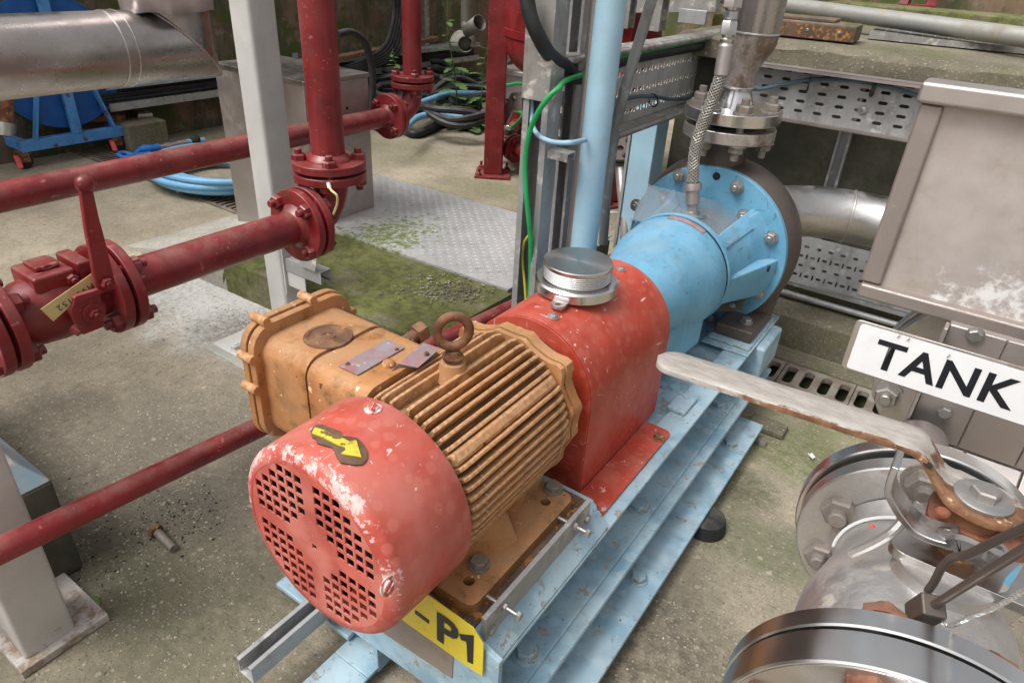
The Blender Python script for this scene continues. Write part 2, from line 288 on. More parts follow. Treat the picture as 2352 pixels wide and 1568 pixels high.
concrete('concrete_ledge', (.19,.17,.12), moss=.40, peb=True, bump=1.0, mosscol=(.085,.10,.03))
concrete('concrete_speckled', (.40,.38,.33), moss=.25, bump=.9)
concrete('concrete_grey', (.40,.41,.36), moss=.1, peb=False, bump=.4)
n = newmat('rust_wall'); g = n.noise(3.5, 8, .7, stretch=(1,1.5,.35)); c = n.mix(n.ramp(g, .35, .65), (.055,.06,.035), (.20,.13,.085))
c = n.mix(n.ramp(n.noise(9, 8, .7), .5, .68), c, (.20,.17,.12)); c = n.mix(n.ramp(n.noise(5, 7, .7, loc=(3,1,8)), .5, .62), c, (.065,.085,.018))
n.set(Base_Color=c, Roughness=.85, Normal=n.bump(g, .5, .01))
n = newmat('stone_grit'); n.set(Base_Color=n.mix(n.ramp(n.noise(7), .4, .6), (.34,.30,.24), (.13,.11,.09)), Roughness=.85)
n = newmat('stone_pale'); n.set(Base_Color=n.mix(n.ramp(n.noise(7), .4, .6), (.62,.59,.52), (.40,.35,.26)), Roughness=.8)
n = newmat('checker_plate'); g = n.noise(5, 8, .7)
c = n.mix(n.ramp(g, .3, .7), (.44,.44,.44), (.58,.575,.56)); c = n.mix(n.ramp(n.noise(30, 6, .7), .5, .75, 0, .6), c, (.24,.22,.20))
kk = n.ramp(n.math('ADD', n.math('MULTIPLY', n.blob((U(880,540,z=.14).x*1.0522, U(880,540,z=.14).y*1.0522, 0), (.22,.30), .7, 9, .9), .5), n.noise(28, 9, .72)), .70, .86)
kk2 = n.ramp(n.noise(40, 8, .7, loc=(4,4,4)), .6, .75)
c = n.mix(n.math('MULTIPLY', kk2, .35), c, (.5,.47,.38)); c = n.mix(n.math('MULTIPLY', kk, .92), c, n.mix(n.ramp(n.noise(33, 6, .7), .35, .65), (.08,.12,.018), (.19,.23,.05)))
n.set(Base_Color=c, Metallic=n.math('MULTIPLY', n.math('SUBTRACT', 1, kk), .35), Roughness=.5, Normal=n.bump(n.noise(60, 5), .2, .002))
# lid with a radial turning sheen
n = newmat('turned_stainless'); n.set(Base_Color=(.62,.61,.60), Metallic=1.0, Roughness=.27, Anisotropic=.75)
tg = n.n.new('ShaderNodeTangent'); tg.direction_type = 'RADIAL'; tg.axis = 'Z'; n.l.new(tg.outputs[0], n.b.inputs['Tangent'])
# hopper panel with lime stains
n = newmat('stained_panel'); g = n.noise(5, 8, .65)
c = n.mix(n.ramp(g, .35, .65), (.40,.345,.315), (.51,.46,.43)); c = n.mix(n.ramp(n.noise(11, 8, .7, loc=(2,2,2)), .5, .7, 0, .6), c, (.33,.29,.22))
low = n.math('MULTIPLY', n.ramp(n.pos(2), .97, .84), n.ramp(n.pos(0), -.06, .05, .45, 1.08))
k = n.ramp(n.math('ADD', n.math('MULTIPLY', low, .26), n.math('ADD', n.math('MULTIPLY', n.noise(26, 10, .78), .6), n.math('MULTIPLY', n.noise(8, 3, .5), .4))), .715, .80); c = n.mix(n.math('MULTIPLY', k, .9), c, (.72,.71,.69))
k2 = n.ramp(n.noise(90, 6, .6), .72, .75); c = n.mix(n.math('MULTIPLY', k2, .5), c, (.7,.68,.66))
n.set(Base_Color=c, Metallic=n.math('MULTIPLY', n.math('SUBTRACT', 1, k), .35), Roughness=n.mixf(n.noise(14, 6), .38, .6), Normal=n.bump(n.noise(6, 3), .4, .01))

# ---------------------------------------------------------------- geometry
def frame(axis):
    a = Vector(axis).normalized(); t = Vector((0,0,1)) if abs(a.z) < .9 else Vector((1,0,0))
    u = t.cross(a).normalized(); v = a.cross(u); return a, u, v
class MB:
    def __init__(s): s.b = bmesh.new()
    def box(s, x0, x1, y0, y1, z0, z1, M=None):
        v = [s.b.verts.new(Vector(p) if M is None else M @ Vector(p)) for p in ((x0,y0,z0),(x1,y0,z0),(x1,y1,z0),(x0,y1,z0),(x0,y0,z1),(x1,y0,z1),(x1,y1,z1),(x0,y1,z1))]
        for f in ((3,2,1,0),(4,5,6,7),(0,1,5,4),(1,2,6,5),(2,3,7,6),(3,0,4,7)): s.b.faces.new([v[i] for i in f])
        return s
    def bar(s, p0, p1, w, h, up=(0,0,1), ext=0):
        p0, p1 = Vector(p0), Vector(p1); a = (p1-p0).normalized(); L = (p1-p0).length
        upv = Vector(up); u = a.cross(upv).normalized() if a.cross(upv).length > 1e-4 else a.orthogonal().normalized(); v = u.cross(a).normalized()
        M = Matrix.Translation(p0) @ Matrix((u, a, v)).transposed().to_4x4()
        return s.box(-w/2, w/2, -ext, L+ext, -h/2, h/2, M)
    def lathe(s, prof, o, axis, n=32, u=None):
        """prof: list of (along, radius); closed with caps where the radius is 0"""
        a, uu, v = frame(axis); o = Vector(o); rings = []
        for (t, r) in prof:
            if r < 1e-6: rings.append([s.b.verts.new(o + a*t)])
            else: rings.append([s.b.verts.new(o + a*t + (uu*cos(2*pi*i/n) + v*sin(2*pi*i/n))*r) for i in range(n)])
        for A, B in zip(rings, rings[1:]):
            for i in range(n):
                j = (i+1) % n
                if len(A) == 1 and len(B) == 1: continue
                if len(A) == 1: s.b.faces.new((A[0], B[j], B[i]))
                elif len(B) == 1: s.b.faces.new((A[i], A[j], B[0]))
                else: s.b.faces.new((A[i], A[j], B[j], B[i]))
        return s
    def cyl(s, p0, p1, r, r1=None, n=20):
        p0, p1 = Vector(p0), Vector(p1); L = (p1-p0).length
        return s.lathe([(0,0),(0,r),(L,r if r1 is None else r1),(L,0)], p0, p1-p0, n)
    def ring(s, p0, p1, r, ri, n=28):
        p0, p1 = Vector(p0), Vector(p1); L = (p1-p0).length
        return s.lathe([(0,ri),(0,r),(L,r),(L,ri),(0,ri)], p0, p1-p0, n)
    def tube(s, pts, r, n=10, closed=False, cap=True):
        pts = [Vector(p) for p in pts]; R = r if isinstance(r, (list, tuple)) else [r]*len(pts)
        prev = None; rings = []
        for i, p in enumerate(pts):
            if closed: t = (pts[(i+1) % len(pts)] - pts[i-1]).normalized()
            else: t = (pts[min(i+1, len(pts)-1)] - pts[max(i-1, 0)]).normalized()
            if prev is None: u = t.orthogonal().normalized()
            else:
                u = prev - t*prev.dot(t); u = u.normalized() if u.length > 1e-5 else t.orthogonal().normalized()
            prev = u; v = t.cross(u)
            rings.append([s.b.verts.new(p + (u*cos(2*pi*k/n) + v*sin(2*pi*k/n))*R[i]) for k in range(n)])
        m = len(rings)
        for i in range(m if closed else m-1):
            A, B = rings[i], rings[(i+1) % m]
            if closed and i == m-1:
                off = min(range(n), key=lambda o: (A[0].co-B[o].co).length); B = B[off:]+B[:off]
            for k in range(n): s.b.faces.new((A[k], A[(k+1) % n], B[(k+1) % n], B[k]))
        if cap and not closed: s.b.faces.new(rings[0][::-1]); s.b.faces.new(rings[-1])
        return s
    def plate(s, outer, holes, o, u, v, t):
        """flat plate with holes; outline in (u,v), thickness t along u x v"""
        o, u, v = Vector(o), Vector(u).normalized(), Vector(v).normalized(); w_ = u.cross(v)
        loops = [[Vector((p[0], p[1], 0)) for p in L] for L in [outer]+list(holes)]
        flat = [p for L in loops for p in L]; tris = geometry.tessellate_polygon(loops)
        A = [s.b.verts.new(o + u*p.x + v*p.y) for p in flat]; B = [s.b.verts.new(o + u*p.x + v*p.y + w_*t) for p in flat]
        for a, b, c in tris:
            if len({a,b,c}) < 3: continue
            try: s.b.faces.new((A[a], A[b], A[c])); s.b.faces.new((B[c], B[b], B[a]))
            except ValueError: pass
        k = 0
        for L in loops:
            m = len(L)
            for i in range(m):
                j = (i+1) % m
                try: s.b.faces.new((A[k+i], A[k+j], B[k+j], B[k+i]))
                except ValueError: pass
            k += m
        return s
    def ball(s, c, r, seg=14, sc=(1,1,1)):
        bmesh.ops.create_uvsphere(s.b, u_segments=seg, v_segments=max(6, seg*2//3), radius=r, matrix=Matrix.Translation(Vector(c)) @ Matrix.Diagonal((*sc, 1))); return s
    def torus(s, c, axis, R, r, n=28, m=10):
        a, u, v = frame(axis); c = Vector(c)
        return s.tube([c + (u*cos(2*pi*i/n) + v*sin(2*pi*i/n))*R for i in range(n)], r, m, closed=True)
    def hexa(s, p, axis, af, h, rot=0.0):
        a, u, v = frame(axis); p = Vector(p); R = af/sqrt(3)
        rs = []
        for t, rr in ((0, R), (h*.82, R), (h, R*.86)):
            rs.append([s.b.verts.new(p + a*t + (u*cos(rot+i*pi/3) + v*sin(rot+i*pi/3))*rr) for i in range(6)])
        s.b.faces.new(rs[0][::-1]); s.b.faces.new(rs[2])
        for A, B in zip(rs, rs[1:]):
            for i in range(6): s.b.faces.new((A[i], A[(i+1) % 6], B[(i+1) % 6], B[i]))
        return s
    def build(s, name, mat, parent=None, bevel=0, seg=2, smooth=True, ang=38, mode=True, kind=None, label=None, sub=0):
        b = s.b
        bmesh.ops.recalc_face_normals(b, faces=b.faces)
        me = bpy.data.meshes.new(name)
        if mode:
            sc, o = tf()
            for v in b.verts: v.co = v.co*sc + o
        b.to_mesh(me); b.free()
        me.materials.append(MATS[mat])
        if smooth:
            me.shade_smooth(); me.set_sharp_from_angle(angle=radians(ang))
        ob = bpy.data.objects.new(name, me); COL.objects.link(ob)
        if bevel:
            m = ob.modifiers.new('bevel', 'BEVEL'); m.width = bevel; m.segments = seg; m.limit_method = 'ANGLE'; m.angle_limit = radians(40); m.harden_normals = True
            me.shade_smooth()
        if sub:
            m = ob.modifiers.new('sub', 'SUBSURF'); m.levels = m.render_levels = sub
        if parent is not None: attach(ob, parent)
        if kind: ob['kind'] = kind
        if label: ob['label'] = label
        return ob
def attach(ob, parent):
    ob.parent = parent; M = Matrix.Identity(4); p = parent
    while p is not None: M = (p.matrix_parent_inverse @ p.matrix_basis if p.parent else p.matrix_basis) @ M; p = p.parent
    ob.matrix_parent_inverse = M.inverted()
def tag(o, label, cat, group=None):
    o['label'] = label; o['category'] = cat
    if group: o['group'] = group
    return o
def thing(name, label, cat, loc, group=None):
    o = bpy.data.objects.new(name, None); COL.objects.link(o); o.empty_display_size = .05
    o.location = W(loc); tag(o, label, cat, group); return o
BM = {}
def bolt(p, axis, d, mat, parent, kind='bolt', rot=None, stud=0.6, washer=True, name=None):
    """hex head / nut with washer at p standing along axis; d = across flats. Mesh shared between alike bolts"""
    key = (round(d, 4), mat, kind, stud, washer)
    if key not in BM:
        m = MB(); h0 = 0
        if washer: m.lathe([(0,0),(0,d*.72),(d*.1,d*.72),(d*.1,0)], (0,0,0), (0,0,1), 18); h0 = d*.1
        if kind == 'nut':
            m.hexa((0,0,h0), (0,0,1), d, d*.5)
            m.lathe([(h0,d*.29),(h0+d*(.5+stud),d*.29),(h0+d*(.5+stud)+d*.04,d*.24),(h0+d*(.54+stud),0)], (0,0,0), (0,0,1), 14)
        elif kind == 'socket':
            m.lathe([(h0,0),(h0,d*.5),(h0+d*.6,d*.5),(h0+d*.6,d*.3),(h0+d*.25,d*.3),(h0+d*.25,0)], (0,0,0), (0,0,1), 18)
        elif kind == 'screw':
            m.lathe([(h0,0),(h0,d*.5),(h0+d*.16,d*.46),(h0+d*.24,d*.3),(h0+d*.26,0)], (0,0,0), (0,0,1), 16)
            m.box(-d*.42, d*.42, -d*.05, d*.05, h0+d*.16, h0+d*.3)
        else: m.hexa((0,0,h0), (0,0,1), d, d*.42)
        bmesh.ops.recalc_face_normals(m.b, faces=m.b.faces)
        me = bpy.data.meshes.new('bolt'); m.b.to_mesh(me); m.b.free(); me.materials.append(MATS[mat]); me.shade_smooth(); me.set_sharp_from_angle(angle=radians(35))
        BM[key] = me
    ob = bpy.data.objects.new(name or {'bolt':'bolt','nut':'nut','socket':'screw','screw':'screw'}[kind], BM[key]); COL.objects.link(ob)
    a, u, v = frame(axis); r = random.random()*pi if rot is None else rot
    u2 = u*cos(r) + v*sin(r); v2 = a.cross(u2); sc, _ = tf()
    ob.matrix_basis = Matrix.Translation(W(p)) @ Matrix((u2, v2, a)).transposed().to_4x4() @ Matrix.Scale(sc, 4)
    if parent is not None: attach(ob, parent)
    return ob
def circle(c, r, n=24, a0=0): return [(c[0]+r*cos(a0+2*pi*i/n), c[1]+r*sin(a0+2*pi*i/n)) for i in range(n)]
def slot(cx, cy, w_, h_, n=4, ang=0):
    """rounded slot outline, long side w_"""
    r = h_/2; L = w_/2-r; pts = [(L+r*cos(t), r*sin(t)) for t in [(-pi/2+pi*i/n) for i in range(n+1)]] + [(-L+r*cos(t), r*sin(t)) for t in [(pi/2+pi*i/n) for i in range(n+1)]]
    return [(cx+x*cos(ang)-y*sin(ang), cy+x*sin(ang)+y*cos(ang)) for x, y in pts]
def rrect(x0, x1, y0, y1, r, n=5):
    pts = []
    for (cx, cy, a) in ((x1-r,y1-r,0),(x0+r,y1-r,pi/2),(x0+r,y0+r,pi),(x1-r,y0+r,3*pi/2)):
        pts += [(cx+r*cos(a+pi/2*i/n), cy+r*sin(a+pi/2*i/n)) for i in range(n+1)]
    return pts
def smooth_path(pts, k=6):
    """Catmull-Rom through the points"""
    P = [Vector(p) for p in pts]; P = [P[0]*2-P[1]] + P + [P[-1]*2-P[-2]]; out = []
    for i in range(1, len(P)-2):
        a, b, c, d = P[i-1:i+3]
        for j in range(k):
            t = j/k; out.append(.5*((2*b) + (c-a)*t + (2*a-5*b+4*c-d)*t*t + (3*b-a-3*c+d)*t**3))
    out.append(P[-2]); return out
def text_mb(txt, o, u, v, size, t=.0008, bold=0.0, sx=1.0, spacing=1.0):
    """flat lettering of height size lying in the plane (u,v)"""
    cu = bpy.data.curves.new('t', 'FONT'); cu.body = txt; cu.size = 1; cu.offset = bold; cu.space_character = spacing; cu.resolution_u = 3
    ob = bpy.data.objects.new('t', cu); COL.objects.link(ob); dg = bpy.context.evaluated_depsgraph_get(); me = bpy.data.meshes.new_from_object(ob.evaluated_get(dg))
    xs = [p.co.x for p in me.vertices]; ys = [p.co.y for p in me.vertices]; y0 = min(ys); hgt = max(ys)-y0; x0 = min(xs); wd = max(xs)-x0
    u, v = Vector(u).normalized(), Vector(v).normalized(); w_ = u.cross(v); k = size/hgt
    m = MB(); m.b.from_mesh(me)
    for p in m.b.verts: p.co = Vector(o) + u*((p.co.x-x0)*k*sx) + v*((p.co.y-y0)*k) + w_*t
    bpy.data.objects.remove(ob); bpy.data.curves.remove(cu); bpy.data.meshes.remove(me)
    return m, wd*k*sx

# ================================================================ SETTING
V = Vector
MODE[0] = 'G'
def ground():
    m = MB(); xs = [-40,-12,-7] + [-6+.25*i for i in range(33)] + [3,6,12,40]; ys = [-30,-8,-3] + [-2+.25*i for i in range(45)] + [10,14,24,60]
    # the drain trench in front of the step is left open
    hx = (-.98, .75); hy = (1.985, 2.155)
    xs = sorted(set(xs + list(hx))); ys = sorted(set(ys + list(hy)))
    g = {}
    for i, x in enumerate(xs):
        for j, y in enumerate(ys): g[i, j] = m.b.verts.new((x, y, 0))
    for i in range(len(xs)-1):
        for j in range(len(ys)-1):
            cx, cy = (xs[i]+xs[i+1])/2, (ys[j]+ys[j+1])/2
            if hx[0] < cx < hx[1] and hy[0] < cy < hy[1]: continue
            m.b.faces.new((g[i,j], g[i+1,j], g[i+1,j+1], g[i,j+1]))
    m.build('ground', 'concrete_ground', kind='structure', smooth=False)
    t = MB(); t.box(hx[0]-.01, hx[1]+.01, hy[0]-.01, hy[1]+.01, -.25, -.245)
    t.box(hx[0]-.01, hx[1]+.01, hy[0]-.02, hy[0]-.0005, -.25, -.003); t.box(hx[0]-.01, hx[1]+.01, hy[1]+.0005, hy[1]+.02, -.25, -.003)
    t.build('drain_trench', 'concrete_mossy_side', kind='structure', smooth=False)
ground()

# plinth with worn left end, right end towards the pump
PH = .14
def rough_box(pts, z0, z1, name, mat, nx=40, amp=.006, kind='structure', mats=None):
    """prism over a quad with slightly broken edges; pts = 4 corners (x,y) ccw"""
    m = MB(); (a, b, c, d) = [V((p[0], p[1], 0)) for p in pts]; ny = max(6, int(nx*(d-a).length/(b-a).length)); nz = 3
    def P(s, t, h):
        p = a*(1-s)*(1-t) + b*s*(1-t) + c*s*t + d*(1-s)*t; q = V((p.x, p.y, z0+(z1-z0)*h))
        e = min(s*(b-a).length, (1-s)*(b-a).length, t*(d-a).length, (1-t)*(d-a).length)
        nv = noise.noise(q*14)+.5*noise.noise(q*45)
        if h > .99: q.z += -amp*(1.6+nv)*(1 if e < 1e-5 else .12)
        if e < 1e-5:
            ctr = (a+b+c+d)/4; dr = (V((ctr.x, ctr.y, q.z))-q).normalized(); q += dr*amp*(nv+.4)
        return q
    cache = {}
    def vtx(i, j, k):
        if (i, j, k) not in cache: cache[i,j,k] = m.b.verts.new(P(i/nx, j/ny, k/nz))
        return cache[i,j,k]
    for i in range(nx):
        for j in range(ny): m.b.faces.new([vtx(*q) for q in ((i,j,nz),(i+1,j,nz),(i+1,j+1,nz),(i,j+1,nz))])
    for k in range(nz):
        for i in range(nx):
            m.b.faces.new([vtx(*q) for q in ((i,0,k),(i+1,0,k),(i+1,0,k+1),(i,0,k+1))]); m.b.faces.new([vtx(*q) for q in ((i+1,ny,k),(i,ny,k),(i,ny,k+1),(i+1,ny,k+1))])
        for j in range(ny):
            m.b.faces.new([vtx(*q) for q in ((0,j+1,k),(0,j,k),(0,j,k+1),(0,j+1,k+1))]); m.b.faces.new([vtx(*q) for q in ((nx,j,k),(nx,j+1,k),(nx,j+1,k+1),(nx,j,k+1))])
    return m.build(name, mat, kind=kind, ang=50)
rough_box([(-2.12,1.285),(-1.165,1.31),(-1.135,2.42),(-2.12,2.42)], -.02, PH-.006, 'concrete_plinth', 'concrete_mossy')
m = MB()      # left end ramps down to the yard floor
for s_ in range(1):
    pr = [(-2.75,1.27,0.002),(-2.10,1.287,0.002),(-2.10,1.287,PH-.012),(-2.2,1.29,PH-.03),(-2.45,1.28,.06)]
    fr = [m.b.verts.new(p) for p in pr]; bk = [m.b.verts.new((p[0]-.0,p[1]+.75,p[2])) for p in pr]
    m.b.faces.new(fr); m.b.faces.new(bk[::-1])
    for i in range(5): m.b.faces.new((fr[i], fr[(i+1)%5], bk[(i+1)%5], bk[i]))
bmesh.ops.subdivide_edges(m.b, edges=m.b.edges[:], cuts=5, use_grid_fill=True)
m.build('plinth_ramp', 'concrete_speckled', kind='structure')
# chequer plate cover
z = PH-.003
cp = [U(756,530,z=z), U(1167,667,z=z), U(1400,547,z=z), U(866,402,z=z)]
A = V((cp[0].x, cp[0].y, z)); ux = V((1,.02,0)).normalized(); Lx = (cp[1]-cp[0]).length
t = thing('cover_plate', 'light grey chequer tread plate with green moss lying flush in the concrete plinth', 'metal plate', A)
x0, x1 = cp[3].x+.02, -1.165; y0, y1 = 1.70, 2.37
m = MB(); q = [(cp[0].x, cp[0].y), (cp[1].x, cp[1].y), (cp[1].x-.02, y1+.03), (cp[3].x, cp[3].y)]
bot = [m.b.verts.new((p[0], p[1], z-.004)) for p in q]; top = [m.b.verts.new((p[0], p[1], z+.004)) for p in q]
m.b.faces.new(top); m.b.faces.new(bot[::-1])
for i in range(4): m.b.faces.new((bot[i], bot[(i+1)%4], top[(i+1)%4], top[i]))
m.build('plate', 'checker_plate', t, smooth=False)
m = MB(); pitch = .032
def inside(p):
    c = False
    for i in range(4):
        a, b = q[i], q[i-1]
        if (a[1] > p[1]) != (b[1] > p[1]) and p[0] < (b[0]-a[0])*(p[1]-a[1])/(b[1]-a[1])+a[0]: c = not c
    return c
for i in range(60):
    for j in range(60):
        x = -2.6+i*pitch*.72; y = 1.5+j*pitch*.72
        if not (inside((x-.016, y)) and inside((x+.016, y)) and inside((x, y-.016)) and inside((x, y+.016))): continue
        d = V((.85,.5,0)) if (i+j) % 2 == 0 else V((-.5,.85,0)); e = V((-d.y, d.x, 0)); c = V((x, y, z+.0035)); d = d.normalized()
        vs = [m.b.verts.new(c+d*.0105), m.b.verts.new(c+e*.0038), m.b.verts.new(c-d*.0105), m.b.verts.new(c-e*.0038)]; tp = m.b.verts.new(c+V((0,0,.0020)))
        for k in range(4): m.b.faces.new((vs[k], vs[(k+1)%4], tp))
m.build('tread_stud', 'checker_plate', t, kind='stuff')

# right-hand side: step, wall with ledge, upper terrace
ST = .118
rough_box([(-1.0,2.245),(3.0,2.245),(3.0,2.62),(-1.0,2.62)], 0, ST, 'concrete_step', 'concrete_ledge', nx=90, amp=.005)
WY = 2.56
CZ = .925
m = MB(); m.box(-1.0, 4.0, WY, WY+.35, ST-.02, CZ-.06); m.build('retaining_wall', 'concrete_wall_dark', smooth=False); tag(bpy.context.scene.objects['retaining_wall'], 'dark damp concrete retaining wall behind the pump and cable trays', 'wall')
rough_box([(-1.04,WY-.075),(4.0,WY-.075),(4.0,WY+1.1),(-1.04,WY+1.1)], CZ-.075, CZ, 'terrace_edge', 'concrete_ledge', nx=130, amp=.012)
m = MB(); m.box(-1.3, 9, WY+1.05, 14, CZ-.4, CZ-.012); m.build('upper_terrace', 'concrete_mossy', kind='structure', smooth=False)
# green upstand further back on the terrace
a = U(*[(1500/2.3614+3100)*.57422, 98/2.3614*.57422], z=CZ+.06)
m = MB(); m.box(-.9, 7, a.y, a.y+.30, CZ-.02, CZ+.06); m.build('concrete_upstand', 'concrete_mossy', kind='structure', bevel=.01)
# far-left wall and the wall closing the yard
m = MB(); m.box(-4.55, -4.25, -6, 6.2, -.05, 2.6); o = m.build('yard_wall', 'rust_wall', smooth=False); tag(o, 'old stained board-marked concrete wall on the far left side of yard', 'wall')
m = MB()
m = MB(); m.box(-4.25, 2.5, 6.2, 6.5, -.05, 2.6); o = m.build('end_wall', 'rust_wall', smooth=False); tag(o, 'dark stained wall closing the far end of the yard behind red tank', 'wall')

# ================================================================ MOTOR (pump scale)
MODE[0] = 'P'
X0, Z0 = -.583, .4126
mot = thing('electric_motor', 'orange rust-streaked finned motor with coral red fan cowl at front of blue skid', 'motor', (X0,.75,.25))
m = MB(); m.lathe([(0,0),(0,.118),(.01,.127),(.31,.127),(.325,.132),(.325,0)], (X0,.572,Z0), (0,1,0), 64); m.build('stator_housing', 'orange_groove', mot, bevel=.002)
# fins, one object each, sharing a mesh
fm = MB()
L0, L1 = .588, .872
pts = [(.118,L0),(.146,L0+.006),(.148,L0+.02),(.148,L1-.02),(.143,L1),(.118,L1+.012)]
nseg = 10
def finprof(m, th0, th1):
    rows = []
    for (r, y) in pts:
        k = (r-.118)/.03; th = th0*(1-k)+th1*k
        rows.append((m.b.verts.new((-th/2, y, r)), m.b.verts.new((th/2, y, r))))
    n_ = len(rows)
    m.b.faces.new([rows[i][0] for i in range(n_)][::-1]); m.b.faces.new([rows[i][1] for i in range(n_)])
    for i in range(n_-1): m.b.faces.new((rows[i][0], rows[i+1][0], rows[i+1][1], rows[i][1]))
finprof(fm, .0115, .0062)
bmesh.ops.recalc_face_normals(fm.b, faces=fm.b.faces)
fme = bpy.data.meshes.new('fin'); fm.b.to_mesh(fme); fm.b.free(); fme.materials.append(MATS['orange_fin']); fme.shade_smooth(); fme.set_sharp_from_angle(angle=radians(40))
wide = MB(); finprof(wide, .030, .020)
bmesh.ops.recalc_face_normals(wide.b, faces=wide.b.faces); wme = bpy.data.meshes.new('rib'); wide.b.to_mesh(wme); wide.b.free(); wme.materials.append(MATS['orange_fin'])
wme.shade_smooth(); wme.set_sharp_from_angle(angle=radians(40))
ph = -52.0
degs = []
while ph < 228:
    degs.append(ph); ph += 6.7
for d_ in degs:
    if abs(d_-90) < 5 or 128 < d_ < 205: continue
    wd = min(abs(d_-44), abs(d_+38)) < 3.4
    ob = bpy.data.objects.new('rib' if wd else 'fin', wme if wd else fme); COL.objects.link(ob)
    ob.matrix_basis = Matrix.Translation(W((X0, 0, Z0))) @ Matrix.Rotation(radians(90-d_), 4, 'Y') @ Matrix.Scale(random.uniform(.99,1.012), 4, (0,0,1))
    b = ob.modifiers.new('bevel', 'BEVEL'); b.width = .0014 if not wd else .005; b.segments = 2; b.limit_method = 'ANGLE'
    attach(ob, mot)
# drive-end shield with cast lugs
out = []
for i in range(96):
    a = 2*pi*i/96; dd = math.degrees(a) % 90
    r = .139 + .020*math.exp(-((dd-45)/7.5)**2) + .006*math.exp(-((dd-12)/5)**2) + .006*math.exp(-((dd-78)/5)**2) + .0015*sin(a*9)
    out.append((r*cos(a), r*sin(a)))
m = MB(); m.plate(out, [], (X0,.893,Z0), (1,0,0), (0,0,1), -.022); m.build('end_shield', 'orange_paint', mot, bevel=.005, seg=3)
m = MB(); m.plate([(x*.985,y*.985) for x,y in out], [], (X0,.880,Z0), (1,0,0), (0,0,1), -.010); m.lathe([(0,0),(0,.12),(.03,.112),(.045,.08),(.045,0)], (X0,.912,Z0), (0,1,0), 48); m.build('bearing_cover', 'orange_paint', mot, bevel=.003)
# feet
for s_ in (1, -1):
    m = MB(); o2 = rrect(.562, .872, .045, .172, .018)
    holes = [circle((.600, .136), .0095, 14), circle((.826, .136), .0095, 14)]
    pl = [(y, x) for (y, x) in o2]
    m.plate([(p[0], p[1]*s_) for p in o2], [[(p[0], p[1]*s_) for p in h] for h in holes], (X0,0,.249), (0,1,0), (1,0,0), -.026)
    m.build('foot', 'orange_paint', mot, bevel=.005, seg=3)
    m = MB()
    for yy in (.70, .745): pass
    # web between foot and body, sloping up into the fins
    vs = []
    for yy in (.575, .61, .705, .722, .735, .86):
        x_in, x_out = .06, .105 if yy not in (.705,.722) else .150
        vs.append([m.b.verts.new((X0+s_*x_in, yy, .27)), m.b.verts.new((X0+s_*x_out, yy, .27)), m.b.verts.new((X0+s_*.112, yy, .335)), m.b.verts.new((X0+s_*.06, yy, .345))])
    for A_, B_ in zip(vs, vs[1:]):
        for i in range(4): m.b.faces.new((A_[i], A_[(i+1)%4], B_[(i+1)%4], B_[i]))
    m.b.faces.new(vs[0]); m.b.faces.new(vs[-1][::-1]); m.build('foot_web', 'orange_paint', mot, bevel=.004)
    for yy in (.635, .8626):
        bolt((X0+s_*.129, yy, .2755), (0,0,1), .026, 'bolt_corroded', mot)
# eyebolt with boss
m = MB(); m.lathe([(0,.030),(.012,.024),(.03,.020),(.034,0)], (X0,.722,.543), (0,0,1), 28); m.build('eyebolt_boss', 'orange_paint', mot, bevel=.002)
eye = MB(); eye.lathe([(0,0),(0,.0165),(.006,.0175),(.012,.012),(.016,.011),(.02,0)], (X0,.722,.577), (0,0,1), 20); eye.torus((X0,.722,.627), (.78,-.62,.08), .0255, .0078, 36, 12)
eye.build('eyebolt', 'rusty_iron', mot)
# terminal box
def yzprism(y0, y1, z0, z1, r, x0, x1, name, mat, parent, bevel=.004, holes=()):
    m = MB(); m.plate(rrect(y0, y1, z0, z1, r), holes, (x0, 0, 0), (0,1,0), (0,0,1), x1-x0); return m.build(name, mat, parent, bevel=bevel, seg=3)
tb = yzprism(.582, .765, .365, .562, .034, -.884, -.775, 'terminal_box', 'orange_paint', mot, .006)
yzprism(.586, .760, .372, .557, .032, -.777, -.766, 'gasket', 'rusty_iron', tb, .001)
yzprism(.566, .785, .350, .583, .045, -.897, -.882, 'box_flange', 'orange_paint', tb, .004)
yzprism(.564, .788, .348, .586, .046, -.914, -.900, 'lid', 'orange_paint', tb, .005)
for (yy, zz) in ((.565,.53),(.563,.47),(.60,.588),(.70,.59),(.79,.53),(.60,.348)):
    m = MB(); m.cyl((-.9175,yy,zz), (-.881,yy,zz), .0085, n=14); m.build('lid_lug', 'orange_paint', tb, bevel=.002)
ad = yzprism(.580, .762, .39, .560, .028, -.768, -.640, 'box_adaptor', 'orange_paint', mot, .006)
pc = U(757,782,z=.5625)
m = MB(); m.lathe([(0,0),(0,.0415),(.0022,.0405),(.0022,.034),(.0012,.033),(.0012,0)], (pc.x-.012, pc.y+.008, .562), (0,0,1), 40); m.build('knockout_plug', 'rusty_iron', tb)
m = MB(); m.tube([V((pc.x-.012+.012*cos(a), pc.y+.008+.012*sin(a), .5635)) for a in [i*pi/8 for i in range(10)]], .0012, 6); m.build('plug_mark', 'rusty_iron', tb)
z = .5615
c = [U(*fe_, z=z) for fe_ in ((887,780),(929,800),(822,862),(777,842))]
nd = (c[3]-c[0]).normalized(); nu = V((-nd.y, nd.x, 0))
